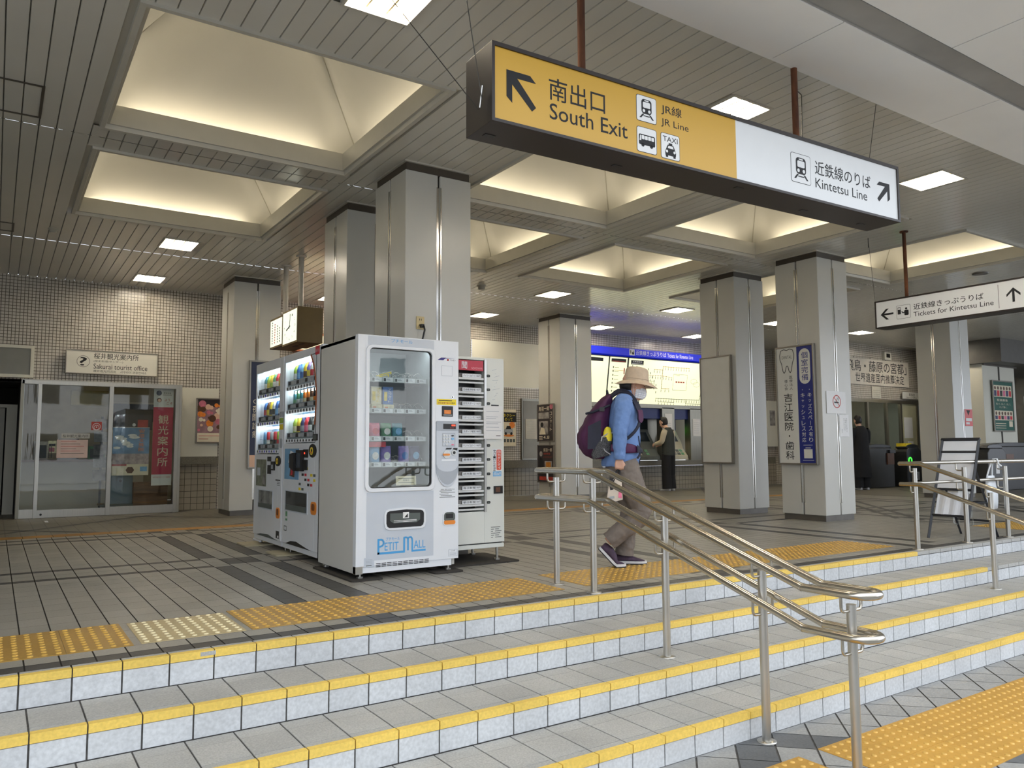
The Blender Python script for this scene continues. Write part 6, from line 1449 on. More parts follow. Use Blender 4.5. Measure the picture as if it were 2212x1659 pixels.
def gp(f, n):
    for z0_, z1_ in ((.86, 1.15), (.28, .52)):
        f.rect(FPp, .06, z0_, .97, z1_, .0005, M_cream2, n)
        for q in range(6): f.disc(FPp, .13 + q * .15, z1_ - .07, .045, .0005, GC['brown'], n + .0006, 10); f.rect(FPp, .07 + q * .15, z0_ + .02, .19 + q * .15, z1_ - .13, .0005, (GC['navy'], GC['red'], GC['black'], GC['pink'])[q % 4], n + .0006)
    f.text(FPp, '駅員募集', .2, .75, .75, .81, M_cream2, n, .01); f.text(FPp, '聞いて、話して、試して、', .15, .66, .9, .71, M_cream2, n); f.text(FPp, 'そして働く。', .3, .58, .7, .63, M_cream2, n)
    for q in range(3): f.rect(FPp, .08, .08 + q * .055, .6, .095 + q * .055, .0004, M_cream2, n)
    f.rect(FPp, .76, .12, .94, .26, .0004, M_cream2, n)
board('framed_poster', 'green recruitment poster with rows of people on the broad pillar', 'poster', FPp, 1.04, 1.27, M_pgreen, .03, .03, M_alu, gp)
flat('wall_sign', 'narrow white vertical sign at the right edge of the pillar', 'sign', Fr((21.75 + .25, 9.42, 1.75), (1, 0, 0), (0, 0, 1)), .16, .5, M_paper, lambda b, f, n: b.vtext(f, '定期券うりば', .04, .05, .12, .45, M_ink, n), .02)
t = thing('hanging_sign', 'small white hanging sign between the sticker column and the poster pillar', 'sign', (22.8, 11, 2.5)); b = MB(); b.box((22.3, 10.98, 2.55), (23.1, 11.03, 2.86), mat('sign_panel_dim', (196, 196, 192), rough=.4)); b.box((22.3, 10.97, 2.46), (23.1, 11.03, 2.54), M_inkg); b.text(Fr((22.3, 10.979, 2.55), (1, 0, 0), (0, 0, 1)), '改札口', .1, .18, .6, .26, M_inkg); b.build('panel', t)
for x in (22.4, 23.0): b = MB(); b.cyl((x, 11.0, 2.86), (x, 11.0, ZC), .012, M_cream, 8); b.build('hanger', t)

# ================================================================ SMALL CEILING FITTINGS
M_det = mat('detector_white', (176, 174, 162), rough=.4)
def detector(x, y, label, r=.055, d=.05):
    b = MB(); b.tube([(x, y, ZC + .002), (x, y, ZC - .012), (x, y, ZC - .014), (x, y, ZC - d * .75), (x, y, ZC - d)], [r, r, r * .75, r * .72, r * .5], M_det, 18); tag(b.build('smoke_detector'), label, 'smoke detector')
detector(.475, 10.49, 'round smoke detector on the ceiling slats at the far left')
detector(6.405, 10.54, 'round smoke detector on the ceiling beside the lamp before the poster column', .075, .07)
b = MB(); b.tube([(12.30, 5.76, ZC + .002), (12.30, 5.76, ZC - .014), (12.30, 5.76, ZC - .02)], [.11, .11, .09], M_plinth, 22); tag(b.build('ceiling_downlight'), 'flat round ceiling fitting above the Tickets sign', 'downlight')  # round downlight body, modelled unlit
def hatch(x0_, x1_, y0_, y1_, label):
    b = MB(); f = Fr((0, 0, ZC - .001), (1, 0, 0), (0, -1, 0)); b.ring(f, [(x0_, -y1_), (x1_, -y1_), (x1_, -y0_), (x0_, -y0_)], [(x0_ + .02, -y1_ + .02), (x1_ - .02, -y1_ + .02), (x1_ - .02, -y0_ + .02 - .04), (x0_ + .02, -y0_ - .02)], .006, M_colcap); tag(b.build('ceiling_hatch'), label, 'hatch')
hatch(-.42, .20, 6.36, 7.0, 'square access hatch in the ceiling slats at the left edge')
hatch(-.30, .09, 10.47, 10.88, 'small access hatch in the ceiling near the tiled wall')
# ================================================================ STREET SIDE (only met as reflection and bounce)
M_asph = mat('street_bounce_pale', (188, 188, 188), rough=.85, noise=.08, scale=30)  # kept paler than a real road to bounce light up to the soffit
b = MB(); b.poly([(-40, -40, ZG - .02), (60, -40, ZG - .02), (60, 2.7, ZG - .02), (-40, 2.7, ZG - .02)], M_asph); b.build('floor_street', kind='structure')
M_bld = mat('street_facade', (226, 225, 222), rough=.7, noise=.05); M_bldw = mat('street_window', (70, 76, 82), rough=.2)
b = MB()
for x0_, x1_, h_ in ((-16, -9, 7.5), (-8.6, -3, 5.5), (-2.6, 5.5, 8.2), (6, 14, 6.5)):
    b.box((x0_, -24, ZG), (x1_, -16, h_), M_bld)
    for q in range(int((x1_ - x0_) / 1.8)):
        for lv in range(int(h_ / 2.7)): b.box((x0_ + .5 + q * 1.8, -16.02, .6 + lv * 2.6), (x0_ + 1.5 + q * 1.8, -15.98, 1.8 + lv * 2.6), M_bldw)
b.build('wall_street_facade', kind='structure')
# ================================================================ PEOPLE
M_skin = mat('skin', (206, 160, 136), rough=.5, noise=.05, scale=12)
M_skin2 = mat('skin_light', (214, 172, 148), rough=.5, noise=.04, scale=12)
M_hair = mat('hair_black', (26, 23, 22), rough=.45, noise=.15, scale=40, bump=.4, stretch=(1, 1, .15))
M_jacket = mat('jacket_blue', (104, 134, 184), rough=.75, noise=.07, scale=5, bump=.35, bscale=14)
M_trouser = mat('trousers_taupe', (116, 106, 98), rough=.85, noise=.08, scale=6, bump=.4, bscale=16)
M_hat = mat('hat_beige', (196, 176, 152), rough=.85, noise=.05, scale=20, bump=.2, bscale=60)
M_mask = mat('mask_white', (228, 228, 232), rough=.8, noise=.01)
M_pack = mat('pack_plum', (74, 26, 66), rough=.65, noise=.12, scale=8, bump=.3, bscale=20)
M_packn = mat('pack_navy', (34, 36, 52), rough=.7, noise=.1, scale=10, bump=.2)
M_mesh = mat('pack_mesh', (70, 70, 72), rough=.8, noise=.5, scale=120)
M_shoe = mat('shoe_plum', (66, 48, 68), rough=.7, noise=.15, scale=30, bump=.3)
M_sole = mat('shoe_midsole', (206, 206, 208), rough=.6, noise=.03)
M_soleb = mat('shoe_outsole', (36, 36, 38), rough=.8)
M_eye = mat('eye_dark', (30, 24, 22), rough=.15)
def ell(cx, cy, z, rx, ry, n=20, wob=0.0, ph=0.0, tilt=0.0):
    out = []
    for k in range(n):
        t = 2 * math.pi * k / n; q = 1 + wob * (math.sin(3 * t + ph) + .6 * math.sin(5 * t + ph * 2.3))
        x, y = rx * math.cos(t) * q, ry * math.sin(t) * q
        out.append((cx + x, cy + y, z + tilt * x))
    return out
def body_mesh(root, parts, vox, m, name='body'):
    """closed pieces fused into one continuous skin"""
    b = MB()
    for kind, *a in parts:
        if kind == 'tube': b.tube(a[0], a[1], m, 12)
        else: b.loft(a[0], m)
    o = b.build(name, root, local=True)
    r = o.modifiers.new('r', 'REMESH'); r.mode = 'VOXEL'; r.voxel_size = vox; r.use_smooth_shade = True
    s = o.modifiers.new('s', 'SMOOTH'); s.iterations = 3; s.factor = .5
    return o
def head_parts(hx, hz, s=1.0, pitch=0.0):
    """rings of a head centred on (hx, hz), facing +x; ears, nose, lips and brow added as lumps"""
    R_ = []
    for z, cx, rx, ry in ((-.118, .030, .030, .030), (-.112, .028, .048, .042), (-.095, .022, .066, .054), (-.065, .012, .078, .064), (-.03, .006, .086, .070), (.01, .0, .094, .075), (.05, -.004, .096, .078), (.085, -.006, .085, .070), (.108, -.008, .060, .05), (.120, -.008, .025, .022)):
        R_.append(ell(hx + cx * s + z * s * math.sin(pitch), 0, hz + z * s * math.cos(pitch), rx * s, ry * s, 18, tilt=-math.sin(pitch)))
    def P(x, y, z): return (hx + x * s + z * s * math.sin(pitch), y * s, hz + z * s * math.cos(pitch) - x * s * math.sin(pitch))
    out = [('loft', R_)]
    out.append(('tube', [P(.082, 0, .02), P(.100, 0, -.012), P(.108, 0, -.03), P(.090, 0, -.04)], [.008 * s, .011 * s, .013 * s, .010 * s]))
    out.append(('tube', [P(.086, -.022, -.068), P(.093, 0, -.066), P(.086, .022, -.068)], [.005 * s, .008 * s, .005 * s]))
    out.append(('tube', [P(.084, -.05, .028), P(.094, -.02, .034), P(.094, .02, .034), P(.084, .05, .028)], [.006 * s] * 4))
    for sy in (-1, 1): out.append(('tube', [P(.0, sy * .074, .03), P(-.008, sy * .084, .01), P(-.002, sy * .078, -.025)], [.010 * s, .014 * s, .008 * s]))
    return out, P
def hand_parts(w, d, out, fwd, curl, s=1.0):
    """hand at wrist w pointing along d; `out` is the back of the hand, fwd the thumb side; curl in 0..1"""
    w, d, o, f = Vector(w), Vector(d).normalized(), Vector(out).normalized(), Vector(fwd).normalized()
    P = []
    for i, (off, L, k0) in enumerate(((.028, .074, 0), (.009, .082, 0), (-.010, .077, 0), (-.028, .062, 0))):
        kn = w + d * (.088 - abs(i - 1) * .004) * s + f * off * s
        P.append(('tube', [w + f * off * .55 * s + d * .004 * s, w + d * .045 * s + f * off * .9 * s, kn], [.015 * s, .0155 * s, .0125 * s]))
        a = 0.0; p = kn; pts = [kn]; rr = [.0105 * s]
        for seg, fr_ in enumerate((.45, .32, .23)):
            a += curl * math.radians((78, 85, 50)[seg])
            p = p + (d * math.cos(a) - o * math.sin(a)) * L * fr_ * s; pts.append(p); rr.append((.0098, .0090, .0078)[seg] * s)
        P.append(('tube', pts, rr))
    t0 = w + d * .022 * s + f * .022 * s; t1 = t0 + d * .032 * s + f * .020 * s - o * .012 * s; t2 = t1 + d * .026 * s - o * .016 * s - f * .010 * curl * s; t3 = t2 + d * .016 * s - o * .010 * s - f * .016 * curl * s
    P.append(('tube', [t0, t1, t2, t3], [.014 * s, .0125 * s, .011 * s, .0085 * s]))
    return P

# ---------------------------------------------------------------- the walker in the hat
HD = math.radians(-36)
WP = thing('person', 'person walking in beige bucket hat, white face mask, blue jacket and taupe trousers', 'person', (4.377, 4.853, .005), HD)
hp, HP = head_parts(.040, 1.464, .98, .20)
wr_r = (-.105, -.205, .868)
parts = hp + [('tube', [(-.055, 0, 1.30), (-.035, 0, 1.37), (.0, 0, 1.40), (.02, 0, 1.44)], [.09, .062, .054, .056]),
    ('loft', [ell(-.07, 0, .80, .11, .14), ell(-.06, 0, 1.0, .10, .13), ell(-.05, 0, 1.2, .10, .14), ell(-.05, 0, 1.32, .07, .12)]),
    ('tube', [(-.055, -.155, 1.325), (-.095, -.20, 1.09), wr_r], [.045, .035, .026]),
    ('tube', [(-.055, .155, 1.325), (-.07, .205, 1.09), (-.02, .20, .87)], [.045, .035, .026]),
    ('tube', [(-.065, -.085, .83), (.08, -.085, .455), (-.20, -.085, .20)], [.085, .05, .036]),
    ('tube', [(-.065, .085, .83), (.015, .085, .44), (-.045, .085, .09)], [.085, .05, .036])]
parts += hand_parts(wr_r, (-.02, .02, -1), (-.1, -1, 0), (1, 0, 0), 1.0, .92)
parts += hand_parts((-.02, .20, .87), (.15, -.05, -1), (0, 1, 0), (1, 0, 0), .45, .92)
body_mesh(WP, parts, .0045, M_skin)
for sy in (-1, 1):
    e = MB(); c = Vector(HP(.083, sy * .033, .012)); e.loft([[(c.x + q * .004, c.y + .012 * s_ * math.cos(k * math.pi / 5), c.z + .006 * s_ * math.sin(k * math.pi / 5)) for k in range(10)] for q, s_ in ((0, 1), (1.4, .6), (1.7, .2))], M_eye); e.build('eye', WP, local=True)
# hair under the brim
b = MB(); b.loft([ell(.006, 0, z, rx, ry, 20) for z, rx, ry in ((1.405, .03, .045), (1.425, .066, .062), (1.455, .082, .076), (1.488, .084, .080), (1.504, .06, .07))], M_hair); ho = b.build('hair', WP, local=True)
for v in ho.data.vertices:
    if v.co.x > .015: v.co.x = .015
# jacket
def wr(z): return .012 * math.sin(z * 37) + .006 * math.sin(z * 71)
J = [(.805, -.078, .148, .182), (.815, -.078, .158, .190), (.86, -.074, .156, .190), (.93, -.064, .150, .186), (1.0, -.058, .146, .180), (1.08, -.052, .140, .180), (1.16, -.050, .134, .184), (1.24, -.050, .126, .190), (1.30, -.052, .112, .188), (1.345, -.050, .094, .165), (1.378, -.040, .076, .115), (1.402, -.024, .064, .078), (1.43, -.010, .060, .064), (1.438, -.008, .053, .056)]
b = MB(); b.loft([ell(cx + wr(z) * .4, 0, z, rx, ry, 28, .012, z * 23, .10 if z > 1.33 else 0) for z, cx, rx, ry in J], M_jacket, caps=False)
jk = b.build('jacket', WP, local=True, sub=1)
def sleeve(pts, rad, nm='sleeve', m=M_jacket, par=jk, n=22, cuff=True):
    b = MB(); P = [Vector(p) for p in pts]; C = []; RR = []
    for (p, q), (r0, r1) in zip(zip(P, P[1:]), zip(rad, rad[1:])):
        for k in range(8):
            t = k / 8; C.append(p.lerp(q, t)); RR.append(r0 + (r1 - r0) * t + .0032 * math.sin(k * 2.1 + len(C)))
    C.append(P[-1]); RR.append(rad[-1])
    for _ in range(2): C = [C[0]] + [(C[i - 1] + C[i] * 2 + C[i + 1]) / 4 for i in range(1, len(C) - 1)] + [C[-1]]
    b.tube(C, RR, m, n, caps=False)
    o = b.build(nm, par, local=True, sub=1)
    return o
sleeve([(-.050, -.125, 1.345), (-.062, -.178, 1.29), (-.098, -.208, 1.10), (-.104, -.208, .885)], [.068, .074, .062, .046])
sleeve([(-.050, .125, 1.345), (-.056, .178, 1.29), (-.07, .212, 1.10), (-.022, .205, .885)], [.068, .074, .062, .046])
for y, x in ((-.208, -.104), (.205, -.022)):
    b = MB()
    b.tube([(x, y, .892), (x, y, .872), (x, y, .862)], [.049, .046, .040], M_jacket, 18, caps=False); b.build('cuff', jk, local=True)
b = MB(); b.tube([(.088, .0, 1.40), (.078, 0, 1.30), (.088, 0, 1.1), (.085, 0, .9), (.079, 0, .82)], .004, M_packn, 6); b.build('zip', jk, local=True)
b = MB(); b.tube([(.062, -.11, 1.05), (.078, -.085, .95)], .004, M_packn, 6); b.build('pocket_zip', jk, local=True)
# trousers
b = MB(); b.loft([ell(-.07, 0, z, rx, ry, 24, .01, z * 20) for z, rx, ry in ((.90, .125, .165), (.84, .135, .17), (.79, .138, .172), (.745, .12, .165))], M_trouser, caps=False); tr = b.build('trousers', WP, local=True, sub=1)
def leg_cloth(pts, rad): return sleeve(pts, rad, 'trouser_leg', M_trouser, tr, 22)
leg_cloth([(-.062, -.082, .84), (-.02, -.088, .70), (.085, -.088, .465), (.035, -.088, .38), (-.19, -.088, .205)], [.115, .112, .088, .084, .072])
leg_cloth([(-.066, .082, .84), (-.04, .085, .68), (.012, .086, .44), (-.03, .086, .25), (-.05, .086, .075)], [.115, .108, .084, .076, .076])
# shoes
def shoe(root, ball, pitch, y, s=1.0, cm=M_shoe, nm='shoe'):
    def P(t, h, w_):
        t -= .185 * s
        if t < 0: return (ball + t * math.cos(pitch) + h * math.sin(pitch), y + w_, -t * math.sin(pitch) + h * math.cos(pitch))
        a = pitch * max(0, 1 - t / (.05 * s)) * .35
        return (ball + t + h * math.sin(a), y + w_, h * math.cos(a))
    sec = [(.0, .078, .022), (.012, .085, .032), (.04, .088, .036), (.075, .092, .037), (.11, .085, .038), (.15, .066, .043), (.19, .052, .047), (.225, .042, .044), (.252, .032, .033), (.268, .022, .016)]
    b = MB(); b.loft([[P(t * s, (.022 + (h - .022) * max(0, math.sin(math.pi * k / 11)) ** .7) * s, w_ * s * math.cos(math.pi * k / 11)) for k in range(12)] for t, h, w_ in sec], cm); o = b.build(nm, root, local=True, sub=1)
    b = MB(); b.loft([[P((t - .004 if t < .1 else t + .004) * s, z * s, (w_ + .004) * s * c) for c, z in ((1, .008), (1, .026), (0, .027), (-1, .026), (-1, .008), (0, .007))] for t, h, w_ in sec], M_sole, smooth=False); b.build('midsole', o, local=True)
    b = MB(); b.loft([[P((t - .004 if t < .1 else t + .004) * s, z * s, (w_ + .003) * s * c) for c, z in ((1, .0), (1, .009), (-1, .009), (-1, .0))] for t, h, w_ in sec], M_soleb, smooth=False); b.build('outsole', o, local=True)
    b = MB()
    for q in range(4): b.tube([P((.10 + q * .016) * s, (.083 - q * .010) * s, -.020 * s), P((.104 + q * .016) * s, (.086 - q * .0095) * s, .020 * s)], .0025, M_packn, 5)
    b.build('laces', o, local=True)
    return o
shoe(WP, -.145, math.radians(47), -.088, 1.03)
shoe(WP, .045, 0.0, .086, 1.0)
# hat
def tiltp(p, c=(.066, 0, 1.50), a=.13):
    x, z = p[0] - c[0], p[2] - c[2]
    return (c[0] + x * math.cos(a) + z * math.sin(a), p[1], c[2] - x * math.sin(a) + z * math.cos(a))
crown = [(1.625, .002, .002), (1.624, .05, .045), (1.617, .080, .072), (1.602, .094, .086), (1.57, .098, .090), (1.53, .102, .094), (1.508, .106, .098)]
brim = [(1.503, .112, .104), (1.492, .138, .130), (1.478, .160, .152), (1.468, .178, .168)]
b = MB(); b.loft([[tiltp(p) for p in ell(.062, 0, z, rx, ry, 32, .006 if z > 1.6 else .002, z * 9)] for z, rx, ry in crown], M_hat, caps=False); hc = b.build('hat', WP, local=True)
b = MB(); rings = [[tiltp((p[0], p[1], p[2] + (.006 * math.sin(3 * k / 32 * 6.28) if i == 3 else 0))) for k, p in enumerate(ell(.068, 0, z, rx, ry, 32))] for i, (z, rx, ry) in enumerate(brim)]
b.loft([[tiltp(p) for p in ell(.064, 0, 1.508, .106, .098, 32)]] + rings + [[(p[0], p[1], p[2] - .003) for p in rings[-1]]] + [[(p[0], p[1], p[2] - .003) for p in r] for r in rings[::-1]], M_hat, caps=False); b.build('brim', hc, local=True)
b = MB(); b.tube([tiltp(p) for p in ell(.063, 0, 1.52, .1035, .0955, 32)], .0022, mat('hat_seam', (168, 148, 124), rough=.9), 5, closed=True); b.build('seam_band', hc, local=True)
# mask
b = MB(); gr = []
for i in range(7):
    z = -.098 + .094 * i / 6; row = []
    for k in range(13):
        a = math.radians(-82 + 164 * k / 12); bl = .018 * math.sin(math.pi * i / 6) * math.cos(a) ** 2
        row.append(HP((.064 + (.032 + bl) * 1.0) * math.cos(a) * (1.0 if i else .9) + .006, (.072 - .004 * abs(i - 4)) * math.sin(a), z))
    gr.append(row)
for i in range(6):
    for k in range(12): b.poly([gr[i][k], gr[i][k + 1], gr[i + 1][k + 1], gr[i + 1][k]], M_mask, True)
mk = b.build('face_mask', WP, local=True)
so_ = mk.modifiers.new('t', 'SOLIDIFY'); so_.thickness = .003
b = MB()
for sy in (-1, 1): b.tube([HP(.02, sy * .074, -.015), HP(-.01, sy * .083, .01), HP(.012, sy * .078, -.085)], .0016, M_mask, 5)
b.build('ear_loop', mk, local=True)

# ---------------------------------------------------------------- her backpack and tote bag
c_, s_ = math.cos(HD), math.sin(HD)
BP = thing('backpack', 'plum and navy backpack worn by the walking person in the hat', 'backpack', (4.377, 4.853, .005), HD)
b = MB(); b.loft([ell(cx, -.01, z, rx, ry, 24, .012, z * 11) for z, cx, rx, ry in ((.868, -.262, .045, .08), (.885, -.272, .090, .115), (.94, -.288, .122, .14), (1.02, -.296, .130, .15), (1.10, -.288, .122, .15), (1.2, -.262, .104, .145), (1.3, -.222, .078, .13), (1.36, -.188, .052, .115), (1.392, -.165, .028, .09), (1.40, -.160, .01, .05))], M_pack); b.build('main_body', BP, local=True, sub=1)
b = MB(); b.loft([ell(cx, -.01, z, rx, ry, 20, .01, z * 17) for z, cx, rx, ry in ((.915, -.345, .03, .07), (.95, -.358, .066, .105), (1.04, -.366, .072, .115), (1.12, -.352, .066, .112), (1.17, -.335, .04, .09), (1.185, -.325, .012, .05))], M_pack); b.build('front_pocket', BP, local=True, sub=1)
b = MB()
b.loft([[(-.30 + dx * .055 * q, -.155 - .012 * q + .004 * abs(dz), 1.045 + dz * .115 * q + dx * .02) for dx, dz in ((1, -1), (1, 1), (-.9, .9), (-1, -.7))] for q in (1.0, .96)], M_packn, smooth=False); b.build('side_panel', BP, local=True)
b = MB(); rr = []
for z, x0_, x1_, bu in ((.895, -.31, -.185, .012), (.93, -.325, -.165, .022), (1.0, -.30, -.155, .024), (1.06, -.25, -.15, .018), (1.075, -.24, -.15, .008)):
    rr.append([(x0_ + (x1_ - x0_) * k / 8, -.150 - bu * math.sin(math.pi * k / 8) - .006, z - .03 * (1 - k / 8)) for k in range(9)] + [(x1_ - (x1_ - x0_) * k / 8, -.135, z - .03 * k / 8) for k in range(9)])
b.loft(rr, M_mesh); b.build('mesh_pocket', BP, local=True)
b = MB(); b.tube([(-.245, -.162, .99), (-.24, -.172, 1.04), (-.19, -.172, 1.07), (-.155, -.16, 1.075)], .006, mat('pocket_trim', (170, 168, 170), rough=.8), 6); b.tube([(-.245, -.165, .99), (-.215, -.178, .93), (-.17, -.17, .90)], .005, MATS['pocket_trim'], 6); b.build('pocket_trim', BP, local=True)
b = MB(); b.loft([ell(-.19, -.158, z, rx, ry, 12, .08, z * 40) for z, rx, ry in ((1.01, .03, .016), (1.05, .038, .02), (1.085, .032, .018), (1.115, .024, .014), (1.125, .008, .006))], mat('yellow_pouch', (236, 214, 50), rough=.5, noise=.06)); b.build('yellow_pouch', BP, local=True)
for sy in (-1, 1):
    b = MB(); P = [(-.15, sy * .085, 1.375), (-.09, sy * .10, 1.425), (-.02, sy * .112, 1.405), (.045, sy * .128, 1.32), (.075, sy * .145, 1.22), (.055, sy * .180, 1.12), (-.03, sy * .196, 1.03), (-.14, sy * .175, .98)]
    C = [Vector(p) for p in P]
    for _ in range(2): C = [C[0]] + [v for a, q in zip(C, C[1:]) for v in (a.lerp(q, .25), a.lerp(q, .75))] + [C[-1]]
    for i, (a, q) in enumerate(zip(C, C[1:])): pass
    rr = []
    for i, p in enumerate(C):
        t = (C[min(i + 1, len(C) - 1)] - C[max(i - 1, 0)]).normalized(); o = Vector((p.x + .05, p.y * 1.0, (p.z - 1.2) * .6)); o = (o - t * o.dot(t)).normalized(); w_ = t.cross(o)
        hw = .026 if i < len(C) * .62 else .011
        rr.append([p + w_ * hw + o * .008, p + w_ * hw - o * .004, p - w_ * hw - o * .004, p - w_ * hw + o * .008])
    b.loft(rr, M_packn if sy > 0 else M_packn, smooth=False); st = b.build('shoulder_strap', BP, local=True)
    b = MB(); k0, k1 = int(len(C) * .50), int(len(C) * .66); b.loft([[v + Vector((.006, sy * .004, 0)) for v in r] for r in rr[k0:k1]], M_pack, smooth=False); b.build('strap_pad', st, local=True)
b = MB(); rr = []
for x, y, z, h in ((-.17, -.17, .955, .03), (-.10, -.196, .955, .042), (-.03, -.198, .95, .044), (.03, -.17, .945, .034), (.07, -.12, .935, .014), (.088, -.04, .925, .012), (.088, .04, .92, .012)):
    rr.append([(x, y - .014, z - h), (x, y - .018, z), (x, y - .014, z + h), (x, y + .006, z + h), (x, y + .006, z - h)])
b.loft(rr[:5], M_pack); b.build('hip_belt', BP, local=True, sub=1)
b = MB(); b.loft([[(p[0] + .012, p[1] - .004, p[2]) for p in r] for r in rr[3:]], M_packn, smooth=False); b.tube([(.075, -.135, .93), (.06, -.15, .89), (.045, -.155, .87)], .009, M_packn, 6); b.build('belt_strap', BP, local=True)
b = MB(); b.tube([(-.36, -.09, 1.235), (-.31, -.135, 1.245), (-.24, -.158, 1.27), (-.17, -.145, 1.30)], .010, M_packn, 6); b.box((-.255, -.172, 1.25), (-.215, -.155, 1.285), M_black); b.build('compression_strap', BP, local=True)
b = MB(); b.tube([(-.17, -.03, 1.39), (-.18, -.02, 1.43), (-.18, .02, 1.43), (-.17, .03, 1.39)], .007, M_packn, 6); b.build('haul_loop', BP, local=True)
TB = thing('tote_bag', 'small printed cream tote bag hanging from the hand of the walking person', 'bag', (4.377, 4.853, .005), HD)
M_tote = mat('tote_cream', (206, 194, 180), rough=.8, noise=.06, scale=9)
FTb = Fr((-.205, -.226, .515), (1, 0, .18), (-.12, 0, 1), (0, -1, 0))
b = MB(); b.prism([(-.215, -.224, .515), (-.085, -.224, .545), (-.092, -.224, .725), (-.185, -.224, .70)], (0, .035, 0), M_tote)
b.fpoly(FTb, [(.035, .10), (.06, .10), (.075, .16), (.05, .20), (.03, .17)], .0008, M_ink, .0005); b.line(FTb, [(.02, .19), (.05, .13), (.08, .18)], .010, .0008, M_ink, .0005); b.fpoly(FTb, [(.09, .03), (.118, .02), (.122, .09), (.10, .08)], .0008, GC['pink'], .0005); b.fpoly(FTb, [(.02, .03), (.06, .03), (.06, .05), (.02, .05)], .0008, GC['silver'], .0005)
b.build('bag_body', TB, local=True, bevel=.006)
for dy in (0, .03): b = MB(); b.tube([(-.165, -.222 + dy, .70), (-.135, -.215 + dy * .5, .76), (-.108, -.195, .792), (-.104, -.195, .80), (-.104, -.20 + dy * .5, .76), (-.110, -.222 + dy, .715)], .006, M_ink, 6); b.build('handle', TB, local=True)

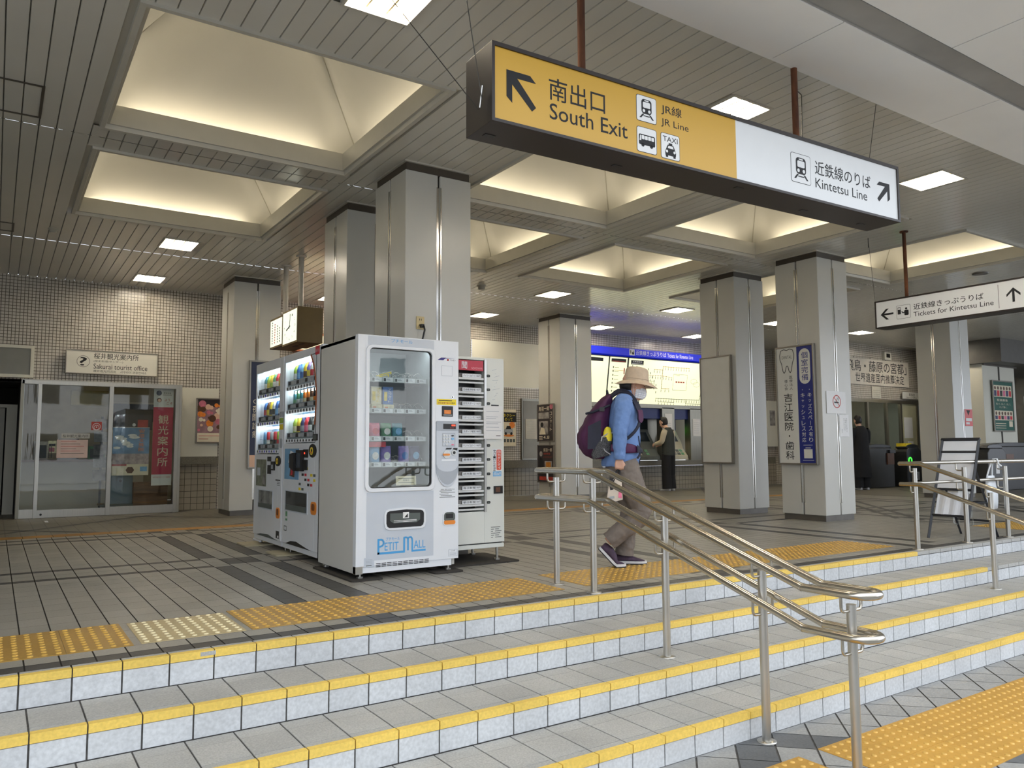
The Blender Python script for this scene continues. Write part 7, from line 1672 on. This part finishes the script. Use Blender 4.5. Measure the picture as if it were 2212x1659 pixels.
# ---------------------------------------------------------------- people further back
def bystander(label, loc, rz, H, top_m, sleeve_m, leg_m, shoe_m, hair_m, coat=None, bend=0.1, arm_f=.22, hair_long=False, wide=1.0):
    k = H / 1.65
    t = thing('person', label, 'person', loc, rz)
    hx, hz = .02 + bend * .25, 1.535 * k
    hp, P = head_parts(hx, hz, .95, bend * 1.2)
    prt = hp + [('tube', [(-.01, 0, 1.28 * k), (0, 0, 1.38 * k), (hx - .02, 0, 1.46 * k)], [.08, .055, .052]), ('loft', [ell(-.01, 0, .85 * k, .10, .15), ell(-.01, 0, 1.1 * k, .09, .13), ell(-.01, 0, 1.3 * k, .09, .15), ell(-.01, 0, 1.37 * k, .06, .1)])]
    for sy in (-1, 1):
        e = (.03, sy * .215, 1.10 * k); w_ = (arm_f, sy * .13, 1.05 * k if arm_f > .15 else .86 * k)
        prt.append(('tube', [(-.01, sy * .165, 1.33 * k), e, w_], [.042, .034, .025])); d = Vector(w_) - Vector(e)
        prt += hand_parts(w_, d, (0, sy * .6, .5) if arm_f > .15 else (0, sy, 0), (0, -sy * .4, 1) if arm_f > .15 else (1, 0, 0), .6, .95)
        prt.append(('tube', [(-.01, sy * .085, .84 * k), (.005, sy * .09, .45 * k), (-.01, sy * .09, .08)], [.08, .05, .036]))
    body_mesh(t, prt, .008, M_skin2)
    b = MB(); hair = [(-.07, .05, .056), (-.05, .076, .070), (-.02, .092, .078), (.02, .102, .083), (.06, .104, .086), (.09, .094, .078), (.115, .068, .058), (.13, .025, .025)]
    if hair_long: hair = [(-.30, .05, .07), (-.2, .07, .08), (-.1, .075, .08)] + hair[1:]
    b.loft([[P(q[0] - .006, q[1], z / .95 + .012 * math.sin(9 * q[1] / .08 + z * 40) * (z > 0)) for q in ell(0, 0, 0, rx, ry, 20, .015, z * 50)] for z, rx, ry in hair], hair_m)
    h = b.build('hair', t, local=True)
    for v in h.data.vertices:
        if v.co.z < hz + .062 and v.co.x > hx + .012: v.co.x = hx + .012
    lo = coat or .80
    J = [(lo, .17 * wide if coat else .135, .22 * wide if coat else .19), (lo + .02, .172 * wide if coat else .14, .225 * wide if coat else .195), (.95, .13, .19), (1.1, .122, .18), (1.25, .118, .195), (1.34, .095, .175), (1.40, .07, .11), (1.43, .06, .07)]
    b = MB(); b.loft([ell(-.01, 0, z * k, rx, ry, 24, .012, z * 19) for z, rx, ry in J], top_m, caps=False); jk2 = b.build('jacket' if not coat else 'coat', t, local=True, sub=1)
    for sy in (-1, 1):
        sleeve([(-.01, sy * .14, 1.355 * k), (-.005, sy * .185, 1.29 * k), (.03, sy * .215, 1.10 * k), (arm_f - .015, sy * .137, (1.052 if arm_f > .15 else .885) * k)], [.06, .068, .058, .042], 'sleeve', sleeve_m, jk2)
    b = MB(); b.loft([ell(-.01, 0, z * k, rx, ry, 22) for z, rx, ry in ((.95, .12, .16), (.85, .128, .175), (.78, .125, .175))], leg_m, caps=False); tr2 = b.build('trousers', t, local=True)
    for sy in (-1, 1):
        sleeve([(-.01, sy * .085, .86 * k), (.0, sy * .09, .6 * k), (.0, sy * .092, .35 * k), (-.01, sy * .092, .05)], [.105, .10 * wide, .095 * wide, .10 * wide], 'trouser_leg', leg_m, tr2)
        shoe(t, .09, 0.0, sy * .092, .95, shoe_m)
    return t
M_vest = mat('vest_dark', (46, 50, 46), rough=.7, noise=.08); M_crs = mat('sleeve_cream', (196, 184, 160), rough=.8, noise=.05); M_blk = mat('cloth_black', (22, 22, 25), rough=.85, noise=.1); M_shw2 = mat('shoe_white', (206, 206, 204), rough=.6)
bystander('person in a dark vest with cream sleeves and wide black trousers at a ticket machine', (12.83, 12.93, 0), math.radians(105), 1.66, M_vest, M_crs, M_blk, M_shw2, M_hair, bend=.32, arm_f=.26, wide=1.12)
bystander('person seen from behind in a long black coat walking toward the gates', (16.58, 10.55, 0), math.radians(70), 1.68, M_blk, M_blk, M_blk, M_shw2, M_hair, coat=.28, bend=.2, arm_f=.05, wide=1.05)
bystander('person with long dark hair in a cream top, half hidden behind the broad pillar', (22.35, 11.3, 0), math.radians(200), 1.66, M_crs, M_crs, M_blk, M_shw2, M_hair, bend=.1, arm_f=.2, hair_long=True)
def wrinkle(o, tex, st):
    t_ = bpy.data.textures.get(tex) or bpy.data.textures.new(tex, 'CLOUDS'); t_.noise_scale = .07; t_.noise_depth = 3
    s = o.modifiers.new('s2', 'SUBSURF'); s.levels = 1; s.render_levels = 1
    d = o.modifiers.new('d', 'DISPLACE'); d.texture = t_; d.strength = st; d.texture_coords = 'LOCAL'
for o in list(WP.children_recursive) + list(BP.children):
    n_ = o.name.split('.')[0]
    if n_ in ('jacket', 'sleeve'): wrinkle(o, 'cloth_wrinkle', .022)
    elif n_ in ('trousers', 'trouser_leg'): wrinkle(o, 'cloth_wrinkle', .026)
    elif n_ in ('main_body', 'front_pocket'): wrinkle(o, 'cloth_wrinkle', .022)
    elif n_ in ('hat', 'brim'): wrinkle(o, 'cloth_wrinkle', .007)
